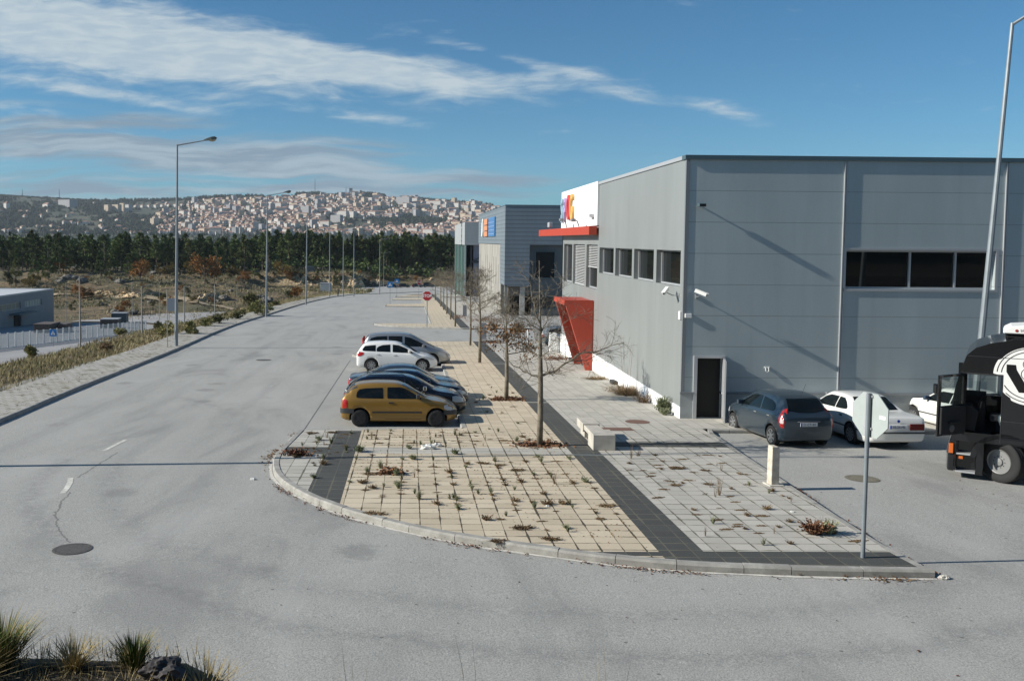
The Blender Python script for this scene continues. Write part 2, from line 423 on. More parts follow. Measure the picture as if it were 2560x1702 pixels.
def paving(name, simple=False):
    m, g, b = custom(name, .85)
    co = g.coords(); X_, Y_, Z_ = g.xyz(co)
    nmoss = g.noise(co, 1.3, 4, .6); nfi = g.noise(co, 30, 3, .7); nst = g.noise(co, .6, 5, .65)
    mort = g.m('ADD', .006, g.m('MULTIPLY', g.m('MULTIPLY', g.ss(nmoss, .40, .7), .024), g.ss(Y_, 31, 27)))
    def bricks(a, bcol, mcol):
        br = g.node('ShaderNodeTexBrick'); br.offset = 0; br.squash = 1
        g.put(br.inputs['Vector'], g.mapv(co, (1, 1, 1), (0, 0, 0), (.16, .1, 0)))
        br.inputs['Scale'].default_value = 1; br.inputs['Brick Width'].default_value = .4; br.inputs['Row Height'].default_value = .4
        g.put(br.inputs['Mortar Size'], mort); br.inputs['Mortar Smooth'].default_value = .2; br.inputs['Bias'].default_value = 0
        g.put(br.inputs['Color1'], a); g.put(br.inputs['Color2'], bcol); g.put(br.inputs['Mortar'], mcol)
        return br.outputs[0], br.outputs[1]
    cb, fb = bricks((.61, .52, .385), (.49, .41, .295), (.065, .055, .035))
    cg, _ = bricks((.49, .465, .41), (.40, .38, .335), (.12, .115, .08))
    ck, _ = bricks((.062, .064, .058), (.05, .051, .048), (.12, .115, .085))
    if simple:
        c = g.mix(g.between(X_, -40, 100), cg, cg)
    else:
        beige = g.m('MULTIPLY', g.between(X_, -1.44, 4.44), g.m('GREATER_THAN', Y_, 15.2))
        beige = g.m('MAXIMUM', beige, g.m('MULTIPLY', g.between(X_, -6, 4.44), g.m('GREATER_THAN', Y_, 28.2)))
        c = g.mix(beige, cg, cb)
        # pale row crossing the beige field
        c = g.mix(g.m('MULTIPLY', beige, g.between(Y_, 24.35, 25.2)), c, cg)
        dk = g.m('MULTIPLY', g.between(X_, -2.24, -1.44), g.m('LESS_THAN', Y_, 27.8))
        dk = g.m('MAXIMUM', dk, g.between(X_, 4.44, 5.24))
        dk = g.m('MAXIMUM', dk, g.m('MULTIPLY', g.m('GREATER_THAN', X_, 4.44), g.m('LESS_THAN', Y_, 15.84)))
        dk = g.m('MAXIMUM', dk, g.m('MULTIPLY', g.m('GREATER_THAN', X_, 5.24), g.between(Y_, 25.44, 26.2)))
        dk = g.m('MAXIMUM', dk, g.m('MULTIPLY', g.m('LESS_THAN', X_, -1.44), g.between(Y_, 24.2, 25.2)))
        dk = g.m('MAXIMUM', dk, g.m('MULTIPLY', g.between(X_, 1.2, 4.44), g.between(Y_, 15.56, 15.8)))
        dk = g.m('MAXIMUM', dk, g.m('MULTIPLY', g.between(X_, 4.44, 5.24), g.m('LESS_THAN', Y_, 300)))
        c = g.mix(dk, c, ck)
        # small pale joints in the dark strip every 9.4 m by the trees
        for yy in (34.05, 34.75, 48.3, 49.0):
            c = g.mix(g.m('MULTIPLY', g.between(X_, 4.44, 5.24), g.between(Y_, yy, yy + .13)), c, (.42, .42, .38))
        c = g.mix(g.m('MULTIPLY', g.between(X_, 4.44, 5.24), g.between(Y_, 24.2, 24.42)), c, (.25, .25, .22))
    c = g.mix(g.m('MULTIPLY', g.ss(nfi, .35, .75), .22), c, g.mix(1.0, c, (.45, .43, .38), 'MULTIPLY'))
    c = g.mix(g.m('MULTIPLY', g.ss(nst, .55, .75), .3), c, g.mix(1.0, c, (.68, .64, .55), 'MULTIPLY'))
    speck = g.noise(co, 95, 2, .6)
    c = g.mix(g.m('MULTIPLY', g.ss(speck, .64, .72), .35), c, (.5, .49, .44))
    g.put(b.inputs['Base Color'], c)
    bn = g.node('ShaderNodeBump'); bn.inputs['Strength'].default_value = .35; bn.inputs['Distance'].default_value = .01
    g.l.new(nfi, bn.inputs['Height']); g.l.new(bn.outputs[0], b.inputs['Normal'])
    return m
m_pave = paving('pavers'); m_paveL = paving('pale_pavers', True)
m_kerb, g, b = custom('kerbstone', .85)
co = g.coords(); X_, Y_, Z_ = g.xyz(co)
c = g.mix(g.ss(g.noise(co, 3, 5, .65), .35, .7), (.27, .26, .235), (.40, .39, .35))
c = g.mix(g.m('MULTIPLY', g.ss(g.noise(co, 45, 2, .7), .4, .7), .35), c, (.20, .195, .18))
g.put(b.inputs['Base Color'], c)
M_conc = mat('pale_concrete', (.50, .475, .42), .85, var=.13, vscale=2.5, bump=.25)
M_joint = mat('mortar', (.55, .53, .48), .9, var=.2, vscale=8)
M_dust = mat('gutter_sand', (.40, .37, .28), .95, var=.25, vscale=9)
M_paint = mat('worn_paint', (.55, .54, .48), .8, var=.25, vscale=9)
M_paint2 = mat('faint_paint', (.40, .39, .36), .85, var=.2, vscale=5)
M_iron = mat('cast_iron', (.085, .078, .07), .7, var=.3, vscale=20, bump=.4, bscale=80)
M_rust = mat('rusty_lid', (.16, .085, .06), .75, var=.25, vscale=12)

# ------------------------------------------------------------------ natural ground, one sheet to beyond the town hill
def lin(a, b_, st): 
    n = max(1, int(round((b_ - a) / st))); return [a + (b_ - a) * i / n for i in range(n)]
xs = lin(-5000, -3000, 500) + lin(-3000, -1600, 140) + lin(-1600, -300, 45) + lin(-300, -140, 12) + lin(-140, -60, 3) + lin(-60, -17.6, 1.6) + [-17.6, -17.3] + lin(-17, -8, 2.2) + lin(-8, -2.4, 1.0) + lin(-2.4, 2.4, .12) + lin(2.4, 12, 1.0) + lin(12, 100, 8) + lin(100, 400, 30) + lin(400, 1600, 60) + lin(1600, 5000, 850) + [5000]
ys = lin(-700, -60, 80) + lin(-60, -4, 4) + lin(-4, 2.5, .5) + lin(2.5, 4.2, .1) + lin(4.2, 10, .5) + lin(10, 110, 5) + lin(110, 240, 3.5) + lin(240, 420, 2.5) + lin(420, 700, 20) + lin(700, 2200, 100) + lin(2200, 3300, 28) + lin(3300, 5000, 120) + [5000]
grid = MB(); nx = len(xs)
vv = [(x, y, T(x, y)) for y in ys for x in xs]
ff = [(j * nx + i, j * nx + i + 1, (j + 1) * nx + i + 1, (j + 1) * nx + i) for j in range(len(ys) - 1) for i in range(nx - 1)]
grid.smooth = True; grid.add(vv, ff)
tag(grid.build('ground', m_ground), kind='structure')

def sheet(name, poly_or_rect, off, m, step=3.0, hf=None, kind='structure'):
    """a sheet draped on the street plane; rect = (x0,x1,y0,y1)"""
    hf = hf or (lambda x, y: -H(y))
    x0, x1, y0, y1 = poly_or_rect
    mb = MB(); mb.smooth = True
    kn = sorted(set([y0, y1] + [k for k in _HY if y0 < k < y1] + lin(y0, y1, step)))
    xx = lin(x0, x1, 6) + [x1]
    vs = [(x, y, hf(x, y) + off) for y in kn for x in xx]; n = len(xx)
    mb.add(vs, [(j * n + i, j * n + i + 1, (j + 1) * n + i + 1, (j + 1) * n + i) for j in range(len(kn) - 1) for i in range(n - 1)])
    o = mb.build(name, m); 
    if kind: tag(o, kind=kind)
    return o
sheet('road', (-17.2, 80, 9.6, 336), 0.0, m_asph)

def offset_line(pts, d):
    out = []
    for i, p in enumerate(pts):
        a = Vector(pts[max(i - 1, 0)]); b2 = Vector(pts[min(i + 1, len(pts) - 1)])
        t = (b2 - a).normalized(); n = Vector((-t.y, t.x)); out.append((p[0] + n.x * d, p[1] + n.y * d))
    return out
def resample(pts, st):
    out = [pts[0]]
    for a, b2 in zip(pts[:-1], pts[1:]):
        L = math.dist(a, b2); n = max(1, int(L / st))
        for k in range(1, n + 1): out.append((a[0] + (b2[0] - a[0]) * k / n, a[1] + (b2[1] - a[1]) * k / n))
    return out
def smooth_line(pts, st=.35):
    """Catmull-Rom through the points"""
    P = [Vector(p) for p in pts]; out = []
    for i in range(len(P) - 1):
        p0, p1, p2, p3 = P[max(i - 1, 0)], P[i], P[i + 1], P[min(i + 2, len(P) - 1)]
        n = max(1, int((p2 - p1).length / st))
        for k in range(n):
            t = k / n
            q = .5 * ((2 * p1) + (-p0 + p2) * t + (2 * p0 - 5 * p1 + 4 * p2 - p3) * t * t + (-p0 + 3 * p1 - 3 * p2 + p3) * t ** 3)
            out.append((q.x, q.y))
    out.append(tuple(P[-1])); return out
def kerb(name, pts, inward, h=.13, wd=.16, seg=1.0, loose=True):
    """kerbstones with open joints along a line; inward = +1 when the pavement lies to the left of the line"""
    mb = MB(); inn = offset_line(pts, wd * inward); ini = offset_line(pts, .03 * inward)
    acc = 0.0; start = 0; cum = [0]
    for a, b2 in zip(pts[:-1], pts[1:]): cum.append(cum[-1] + math.dist(a, b2))
    for i in range(len(pts) - 1):
        k0, k1 = int(cum[i] / seg), int(cum[i + 1] / seg)
        za, zb = -H(pts[i][1]), -H(pts[i + 1][1])
        jig = (hash((k0, name)) % 7 - 3) * .0025
        g0 = .012 if k0 != k1 else 0
        def lp(a, b2, t): return (a[0] + (b2[0] - a[0]) * t, a[1] + (b2[1] - a[1]) * t)
        e = 1 - g0 / max(.01, math.dist(pts[i], pts[i + 1]))
        o0, o1 = pts[i], lp(pts[i], pts[i + 1], e); t0, t1 = ini[i], lp(ini[i], ini[i + 1], e); n0, n1 = inn[i], lp(inn[i], inn[i + 1], e)
        sec = lambda o, t, n, z: [(o[0], o[1], z - .06), (o[0], o[1], z + h - .035 + jig), (t[0], t[1], z + h + jig), (n[0], n[1], z + h + jig), (n[0], n[1], z - .06)]
        A_, B_ = sec(o0, t0, n0, za), sec(o1, t1, n1, zb)
        mb.add(A_ + B_, [(k, k + 1, k + 6, k + 5) for k in range(4)] + [(0, 1, 2, 3, 4), (5, 6, 7, 8, 9)])
    return tag(fixn(mb.build(name, m_kerb)), kind='structure')
def filled(name, poly, off, m, ymax=None):
    """triangulated horizontal region draped on the street plane"""
    bm = bmesh.new()
    vs = [bm.verts.new((x, y, 0)) for x, y in poly]
    bm.faces.new(vs)
    bmesh.ops.triangulate(bm, faces=bm.faces)
    for yk in [k for k in _HY if min(p[1] for p in poly) < k < max(p[1] for p in poly)]:
        bmesh.ops.bisect_plane(bm, geom=bm.verts[:] + bm.edges[:] + bm.faces[:], plane_co=(0, yk, 0), plane_no=(0, 1, 0))
    for v in bm.verts: v.co.z = -H(v.co.y) + off
    bmesh.ops.recalc_face_normals(bm, faces=bm.faces)
    for f in bm.faces:
        if f.normal.z < 0: f.normal_flip()
    me = bpy.data.meshes.new(name); bm.to_mesh(me); bm.free(); me.materials.append(m)
    return tag(link(bpy.data.objects.new(name, me)), kind='structure')

# the near traffic island / pavement: kerb line measured on the ground, anticlockwise from the front right corner
KL = [(8.78, 14.80), (7.6, 14.84), (6.0, 14.96), (4.2, 15.26), (2.35, 15.98), (.6, 16.92), (-.75, 18.02), (-1.65, 18.98), (-2.35, 19.98), (-2.93, 21.1), (-3.3, 22.2), (-3.5, 23.4), (-3.55, 24.6), (-3.48, 26.0), (-3.38, 27.9)]
kl = smooth_line(KL, .33)
kerb('kerb', kl, -1)
kin = offset_line(kl, -.155)
bay = [(-3.22, 27.95), (1.66, 28.35), (1.70, 30.4), (1.78, 47.6), (1.78, 50.8)]
kerb('kerb', resample([(-3.38, 27.98), (1.62, 28.4)], .5), -1, h=.12)
kerb('kerb', resample([(1.66, 28.5), (1.72, 51.1)], .5), -1, h=.12)
kerb('kerb', resample([(1.70, 51.15), (-2.6, 51.5), (-3.35, 53.2)], .45), -1, h=.12)
kerb('kerb', resample([(-3.35, 53.25), (-3.1, 58.5), (-2.1, 61.0), (-.4, 62.6), (1.6, 63.5), (5.4, 63.9), (8.9, 64.0)], .45), -1, h=.12)
kr = [(8.78, 14.86), (8.72, 16.7), (8.92, 20.4), (9.14, 24.0), (9.4, 27.6)]
kerb('kerb', resample(smooth_line(kr), .4), 1, h=.12)
kerb('kerb', resample([(9.42, 27.7), (9.56, 28.35), (14.0, 28.42), (40, 28.6)], .5), 1, h=.12)
isl = list(kin[:-1]) + [(-3.2, 27.86), (1.66, 28.32), (1.80, 28.5), (1.86, 51.2), (-2.5, 51.6), (-3.2, 53.3), (-2.95, 58.4), (-2.0, 60.85), (-.35, 62.45), (1.6, 63.35), (5.4, 63.75), (9.3, 63.85), (9.3, 28.7)]
isl = isl + [(9.26, 27.7), (9.0, 24.0), (8.78, 20.4), (8.58, 16.7), (8.62, 15.0)]
filled('pavement', isl, .12, m_pave)
filled('pavement', [(9.25, 28.5), (40, 28.75), (40, 30.6), (9.25, 30.6)], .118, m_paveL)
# mortar haunch in the gutter
mb = MB(); o1 = offset_line(kl, .02); o2 = offset_line(kl, .16)
for i in range(len(kl) - 1):
    w1 = .04 + .06 * abs(math.sin(i * 1.7)) * abs(math.sin(i * .37)); w2 = .04 + .06 * abs(math.sin((i + 1) * 1.7)) * abs(math.sin((i + 1) * .37))
    a = offset_line(kl[i:i + 2], .04 + w1)[0]; b2 = offset_line(kl[i:i + 2], .04 + w2)[1]
    mb.quad((o1[i][0], o1[i][1], -H(o1[i][1]) + .006), (a[0], a[1], -H(a[1]) + .006), (b2[0], b2[1], -H(b2[1]) + .006), (o1[i + 1][0], o1[i + 1][1], -H(o1[i + 1][1]) + .006))
tag(mb.build('gutter', M_joint), kind='structure')

# second block of pavement beyond the side street, with its own parking bays
k2 = smooth_line([(9.6, 78.9), (7.0, 78.6), (4.6, 78.3), (1.5, 79.6), (-1.4, 81.2), (-2.9, 82.9), (-3.3, 84.6)], .6)
kerb('kerb', k2, -1)
kerb('kerb', resample([(-3.35, 84.7), (1.9, 84.9)], .6), -1, h=.12)
kerb('kerb', resample([(1.95, 85.0), (2.0, 126.2)], 1.0), -1, h=.12)
kerb('kerb', resample([(1.9, 126.3), (-3.4, 126.5), (-3.5, 133)], .8), -1, h=.12)
kerb('kerb', resample([(-3.5, 133.1), (1.9, 136)], .8), -1, h=.12)
kerb('kerb', resample([(2.0, 136.1), (2.0, 154.2)], 1.0), -1, h=.12)
kerb('kerb', resample([(1.9, 154.3), (-3, 154.6), (-3.1, 160), (1.6, 166), (6, 168)], .8), -1, h=.12)
isl2 = offset_line(k2, -.155) + [(-3.2, 84.6), (2.1, 84.8), (2.15, 126.4), (-3.2, 126.65), (-3.3, 132.9), (2.15, 135.9), (2.15, 154.4), (-2.9, 154.75), (-2.9, 159.8), (1.6, 165.8), (6, 167.7), (10.6, 168), (10.6, 78.95)]
filled('pavement', isl2, .12, m_pave)
kerb('kerb', resample([(6, 186), (-1.5, 184), (-2.6, 178), (-2.6, 172.4), (6, 172)], 1.2)[::-1], 1, h=.12)
filled('pavement', [(5.9, 185.8), (-1.4, 183.8), (-2.45, 178), (-2.45, 172.6), (6, 172.2), (11.2, 172.2), (11.2, 240), (6, 240)], .12, m_pave)

# left kerb and pavement of pale setts with weeds
KLEFT = [(-12.3, 9.6), (-12.9, 22), (-13.21, 29.4), (-13.71, 38.8), (-14.29, 55.4), (-15.2, 72), (-15.6, 85), (-15.6, 99.4), (-15.55, 134), (-14.6, 160), (-12.8, 190), (-10.8, 225), (-8, 250), (-3.5, 268), (4, 280)]
kleft = smooth_line(KLEFT, .8)
kerb('kerb', kleft, 1)
lo_ = offset_line(kleft, .155); lo2 = offset_line(kleft, 2.55)
mb = MB(); mb.smooth = True
for i in range(len(lo_) - 1):
    mb.quad(*[(p[0], p[1], -H(p[1]) + z) for p, z in ((lo_[i], .12), (lo_[i + 1], .12), (lo2[i + 1], .13), (lo2[i], .13))])
m_sett, g, b = custom('weedy_setts', .9)
co = g.coords()
br = g.node('ShaderNodeTexBrick'); br.offset = .5
g.put(br.inputs['Vector'], co); br.inputs['Scale'].default_value = 1; br.inputs['Brick Width'].default_value = .4; br.inputs['Row Height'].default_value = .4
br.inputs['Mortar Size'].default_value = .02; g.put(br.inputs['Color1'], (.42, .40, .36)); g.put(br.inputs['Color2'], (.36, .345, .31)); g.put(br.inputs['Mortar'], (.15, .135, .09))
c = g.mix(g.ss(g.noise(co, 1.6, 5, .7), .52, .64), br.outputs[0], (.13, .115, .07))
c = g.mix(g.m('MULTIPLY', g.ss(g.noise(co, .4, 4, .6), .5, .75), .4), c, (.24, .21, .14))
g.put(b.inputs['Base Color'], c)
tag(fixn(mb.build('pavement', m_sett)), kind='structure')

# painted dashes, worn
def ribbon(pts, wd, off, name, m):
    mb = MB(); a = offset_line(pts, wd / 2); b2 = offset_line(pts, -wd / 2)
    for i in range(len(pts) - 1):
        mb.quad(*[(p[0], p[1], -H(p[1]) + off) for p in (b2[i], b2[i + 1], a[i + 1], a[i])])
    return tag(fixn(mb.build(name, m)), kind='structure')
ribbon([(-8.42, 25.1), (-8.33, 26.75)], .12, .005, 'road_marking', M_paint)
ribbon([(-7.74, 20.3), (-7.83, 20.8), (-7.95, 21.3), (-8.12, 21.8)], .13, .005, 'road_marking', M_paint)
ribbon([(-11.1, 39.4), (-10.8, 40.9)], .08, .005, 'road_marking', M_paint2)
ribbon([(-5.98, 39.0), (-5.85, 40.6)], .08, .005, 'road_marking', M_paint2)
for k in range(3):
    x = 11.75 + 2.65 * k
    ribbon([(x + .6, 24.7), (x + .1, 28.2)], .07, .005, 'road_marking', M_paint2)
ribbon([(-3.3, 28.0), (-3.3, 51.0)], .035, .005, 'road_marking', mat('tar_seam', (.16, .155, .15), .8, var=.3, vscale=4))
def disc(x, y, r, m, name, label, off=.01, wd=None, group=None):
    mb = MB(); n = 28
    t = thing(name, (x, y, -H(y) + off), label, 'manhole cover' if wd is None else 'utility cover', group)
    sl_ = -.033
    if wd is None:
        ring = lambda r_, h: [(r_ * math.cos(2 * math.pi * k / n), r_ * math.sin(2 * math.pi * k / n), h + sl_ * r_ * math.sin(2 * math.pi * k / n)) for k in range(n)]
        a, b2 = ring(r, 0), ring(r * .86, .002)
        mb.add(a + b2, [(k, (k + 1) % n, n + (k + 1) % n, n + k) for k in range(n)]); mb.build('frame', m, t)
        mb = MB(); mb.add(ring(r * .84, .001), [tuple(range(n))])
        mb.build('lid', m, t)
    else:
        mb.quad((-wd / 2, -r, -sl_ * r), (wd / 2, -r, -sl_ * r), (wd / 2, r, sl_ * r), (-wd / 2, r, sl_ * r)); mb.build('lid', m, t)
    return t
disc(-6.02, 16.2, .345, M_iron, 'manhole_cover', 'round iron manhole cover in the foreground asphalt at the lower left')
disc(11.21, 22.12, .40, mat('sandy_iron', (.17, .155, .115), .8, var=.3, vscale=15), 'manhole_cover', 'round sandy manhole cover in the car park behind the back of the stop sign')
disc(-8.1, 50.7, .42, M_iron, 'manhole_cover', 'small dark manhole cover far up the empty street left of the parked cars')
disc(7.55, 29.77, .40, M_rust, 'manhole_cover', 'rusty round manhole cover in the pale paving beside the white plinth', .126)
disc(6.57, 28.33, .27, M_rust, 'utility_cover', 'rusty rectangular cover in the pale paving behind the concrete bench', .126, wd=.92)
# ------------------------------------------------------------------ building materials
def panel_mat(name, col, axis, pitch, phase, groove=.012, rough=.42, metal=.0, dark=.45, var=.06, ribs=False):
    """factory sheet cladding: joint lines every pitch metres along an axis"""
    m, g, b = custom(name, rough)
    co = g.coords(); XYZ = g.xyz(co)
    v = XYZ['XYZ'.index(axis)]
    fr = g.m('FRACT', g.m('DIVIDE', g.m('SUBTRACT', v, phase), pitch))
    gr = g.m('LESS_THAN', fr, groove / pitch)
    n = g.noise(g.mapv(co, (.5, .5, .12)), 1.2, 4, .6); n2 = g.noise(co, 40, 2, .5)
    c = g.mix(g.ss(n, .3, .7), tuple(x * (1 - var) for x in col), tuple(x * (1 + var) for x in col))
    c = g.mix(g.m('MULTIPLY', g.ss(n2, .4, .7), .06), c, (.1, .1, .1))
    st_ = g.noise(g.mapv(co, (2.2, 2.2, .07)), 1.0, 5, .65)
    c = g.mix(g.m('MULTIPLY', g.ss(st_, .52, .75), .16), c, tuple(x * .55 for x in col))
    if axis != 'Z' or True:
        cell = g.m('FLOOR', g.m('DIVIDE', g.m('SUBTRACT', v, phase), pitch))
        wn = g.node('ShaderNodeTexWhiteNoise', noise_dimensions='1D'); g.l.new(cell, wn.inputs['W'])
        c = g.mix(g.m('MULTIPLY', wn.outputs[0], .08), c, tuple(x * .7 for x in col))
    if ribs: gr = g.m('MULTIPLY', gr, .75)
    c = g.mix(gr, c, tuple(x * dark for x in col))
    g.put(b.inputs['Base Color'], c); b.inputs['Metallic'].default_value = metal
    bn = g.node('ShaderNodeBump'); bn.inputs['Strength'].default_value = .04; g.l.new(n, bn.inputs['Height']); g.l.new(bn.outputs[0], b.inputs['Normal'])
    return m
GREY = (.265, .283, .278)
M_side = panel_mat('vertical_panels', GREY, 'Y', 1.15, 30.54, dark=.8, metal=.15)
M_front = panel_mat('horizontal_panels', (.43, .49, .495), 'Z', 1.045, 1.73 - .006, groove=.02, dark=.55, metal=.15)  # fill light put into the colour: front paler than the same side panels
M_whitep = panel_mat('white_panels', (.80, .81, .80), 'Y', 3.5, 44.5, dark=.85, rough=.5, var=.02)
M_plinth = mat('white_plinth', (.80, .80, .78), .85, var=.04, vscale=2)
M_trim = mat('grey_trim', (.235, .25, .26), .45, metal=.3)
M_trimd = mat('dark_trim', (.09, .14, .16), .45, metal=.3)
M_alu = mat('aluminium', (.50, .51, .52), .4, metal=.4)
M_red = mat('red_cladding', (.43, .052, .024), .42, var=.05)
M_roof = mat('roof_sheet', (.38, .39, .40), .6, var=.1)
m_glass = bpy.data.materials.new('window_glass'); m_glass.use_nodes = True
b = m_glass.node_tree.nodes['Principled BSDF']; b.inputs['Base Color'].default_value = (.010, .012, .012, 1); b.inputs['Roughness'].default_value = .03; b.inputs['Specular IOR Level'].default_value = .6
MATS['window_glass'] = m_glass
M_blind = mat('blind_slats', (.42, .43, .43), .6)
M_black = mat('black_void', (.006, .006, .006), .9)
M_white = mat('white_plastic', (.78, .78, .75), .5)

def facade(axis, c, a0, a1, z0, z1, holes, depth, sgn, mb=None):
    """a wall in the plane axis=c with rectangular openings and their reveals; sgn is the direction into the building"""
    mb = mb or MB()
    A_ = sorted({a0, a1} | {h[0] for h in holes} | {h[1] for h in holes}); Z_ = sorted({z0, z1} | {h[2] for h in holes} | {h[3] for h in holes})
    P_ = (lambda a, z, d=0: (c + d * sgn, a, z)) if axis == 'x' else (lambda a, z, d=0: (a, c + d * sgn, z))
    for i in range(len(A_) - 1):
        for j in range(len(Z_) - 1):
            am, zm = (A_[i] + A_[i + 1]) / 2, (Z_[j] + Z_[j + 1]) / 2
            if any(h[0] < am < h[1] and h[2] < zm < h[3] for h in holes): continue
            mb.quad(P_(A_[i], Z_[j]), P_(A_[i + 1], Z_[j]), P_(A_[i + 1], Z_[j + 1]), P_(A_[i], Z_[j + 1]))
    for (h0, h1, k0, k1) in holes:
        mb.quad(P_(h0, k0), P_(h0, k0, depth), P_(h0, k1, depth), P_(h0, k1)); mb.quad(P_(h1, k0), P_(h1, k0, depth), P_(h1, k1, depth), P_(h1, k1))
        if k0 > z0 + .02: mb.quad(P_(h0, k0), P_(h1, k0), P_(h1, k0, depth), P_(h0, k0, depth))
        if k1 < z1 - .02: mb.quad(P_(h0, k1), P_(h1, k1), P_(h1, k1, depth), P_(h0, k1, depth))
    return mb
def window(parent, axis, c, a0, a1, z0, z1, sgn, fw=.06, splits=(), mframe=None, glass=None, name='window'):
    """frame (mesh) with pane child, set at plane c"""
    mf = mframe or M_alu; mb = MB()
    def bx(p0, p1, q0, q1, d0, d1):
        d0, d1 = sorted((c + d0 * sgn, c + d1 * sgn))
        mb.box(d0, d1, p0, p1, q0, q1) if axis == 'x' else mb.box(p0, p1, d0, d1, q0, q1)
    bx(a0, a1, z0, z0 + fw, -.05, .03); bx(a0, a1, z1 - fw, z1, -.05, .03)
    bx(a0, a0 + fw, z0 + fw, z1 - fw, -.05, .03); bx(a1 - fw, a1, z0 + fw, z1 - fw, -.05, .03)
    for s_ in splits: bx(s_ - fw / 2, s_ + fw / 2, z0 + fw, z1 - fw, -.048, .03)
    f = mb.build(name, mf, parent)
    mb = MB(); d = c + .035 * sgn
    if axis == 'x': mb.quad((d, a0 + .01, z0 + .01), (d, a1 - .01, z0 + .01), (d, a1 - .01, z1 - .01), (d, a0 + .01, z1 - .01))
    else: mb.quad((a0 + .01, d, z0 + .01), (a1 - .01, d, z0 + .01), (a1 - .01, d, z1 - .01), (a0 + .01, d, z1 - .01))
    mb.build('pane', glass or m_glass, f)
    return f
# ------------------------------------------------------------------ the near warehouse
BX, BY, BT, BE = 9.2, 30.54, 2.88, 55.1
bld = thing('warehouse', (0, 0, 0), 'near grey panel-clad warehouse with white plinth, ribbon windows and red entrance on the right', 'building')
wh = [(30.95, 34.0), (34.38, 37.42), (37.76, 40.84), (41.18, 44.28)]
wh2 = [(44.75, 47.55), (48.0, 51.4), (51.75, 54.5)]
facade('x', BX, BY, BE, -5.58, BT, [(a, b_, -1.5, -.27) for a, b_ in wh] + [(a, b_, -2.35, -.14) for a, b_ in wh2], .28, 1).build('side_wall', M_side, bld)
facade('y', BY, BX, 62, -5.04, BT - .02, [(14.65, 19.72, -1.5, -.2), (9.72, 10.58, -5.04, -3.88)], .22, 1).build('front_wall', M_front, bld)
for a, b_ in wh: window(bld, 'x', BX + .24, a, b_, -1.5, -.27, 1, .05)
for k, (a, b_) in enumerate(wh2):
    window(bld, 'x', BX + .24, a, b_, -2.35, -.14, 1, .06)
    if k < 2:
        mb = MB(); zl = -2.28 if k else -1.25
        z = -.22
        while z > zl:
            mb.box(BX + .12, BX + .17, a + .03, b_ - .03, z - .035, z); z -= .085
        mb.box(BX + .10, BX + .2, a + .02, b_ - .02, zl - .05, zl)
        mb.build('louvre_blind', M_blind, bld)
window(bld, 'y', BY + .18, 14.65, 19.72, -1.5, -.2, 1, .06, splits=(16.9, 18.45))
# window surround proud of the panels
mb = MB()
mb.box(14.56, 19.82, BY - .03, BY + .001, -.2, -.12); mb.box(14.56, 19.82, BY - .035, BY + .001, -1.58, -1.5)
mb.box(14.56, 14.65, BY - .03, BY + .001, -1.5, -.2); mb.box(19.72, 19.82, BY - .03, BY + .001, -1.5, -.2)
mb.build('window_surround', M_alu, bld)
# plinth: white on the street side, grey concrete base at the front
mb = MB(); mb.quad((BX - .03, BY - .03, -7.6), (BX - .03, BE, -7.6), (BX - .03, BE, -5.56), (BX - .03, BY - .03, -5.56))
mb.quad((BX - .03, BY - .03, -5.56), (BX - .03, BE, -5.56), (BX + .01, BE, -5.56), (BX + .01, BY, -5.56)); mb.build('plinth', M_plinth, bld)
M_base = mat('grey_base', (.33, .355, .35), .8, var=.18, vscale=1.6)
mb = facade('y', BY - .03, BX - .03, 62, -7, -5.1, [(9.72, 10.58, -5.94, -5.1)], .25, 1); mb.build('base_wall', M_base, bld)
mb = MB(); mb.box(BX - .05, 9.62, BY - .07, BY, -5.1, -5.03); mb.box(10.66, 62, BY - .07, BY, -5.1, -5.03)
mb.build('base_ledge', M_trim, bld)
# parapet caps, corner strip, vertical cover strips and pipes
mb = MB(); mb.box(BX - .06, 62, BY - .07, BY + .35, BT - .11, BT + .03); mb.build('parapet_cap', M_trimd, bld)
mb = MB(); mb.box(BX - .05, BX + .3, BY + .35, 44.5, BT - .10, BT + .028); mb.build('parapet_cap', M_alu, bld)
mb = MB(); mb.box(BX - .012, BX + .11, BY - .02, BY + .09, -5.55, BT - .111); mb.build('corner_strip', M_trim, bld)
for x in (14.5, 19.95, 25.3, 30.7):
    mb = MB(); mb.box(x, x + .035, BY - .05, BY - .001, -5.02, BT - .13); mb.box(x + .07, x + .10, BY - .035, BY - .001, -5.02, BT - .13); mb.build('cover_strip', M_alu, bld)
mb = MB(); mb.tube([(14.12, BY - .06, -5.0), (14.12, BY - .06, -5.5), (14.12, BY - .06, -5.9)], .025, 6); mb.build('drain_pipe', M_alu, bld)
mb = MB(); mb.box(BX + .3, 62, BY + .3, BE, BT - .35, BT - .3); mb.box(61.7, 62, BY + .3, BE, -8, BT - .36); mb.box(BX, 62, BE - .2, BE, -8, BT - .36); mb.build('roof', M_roof, bld)
# white sign field over the entrance, with its letters
mb = MB(); mb.box(BX - .10, BX - .002, 44.5, BE, .80, BT + .06); mb.build('sign_board', M_whitep, bld)
LC = [('S', (.30, .42, .52), 54.35), ('P', (.42, .30, .52), 53.25), ('O', (.62, .06, .05), 52.15), ('G', (.75, .42, .12), 51.15)]
for ch, col, yy in LC:
    text_obj('letter', ch, 1.95, mat('letter_' + ch.lower(), col, .5), bld, extrude=.06, bold=.03, sx=.62,
             M=basis((BX - .18, yy, 1.86 - (.12 if ch in 'SP' else 0)), (0, -1, 0), (0, 0, 1)))
# black block painting the shade inside the open doorway
mb = MB(); mb.box(9.6, 12.6, BY + .23, BY + 3, -5.93, -3.5); mb.build('doorway_shade', M_black, bld)
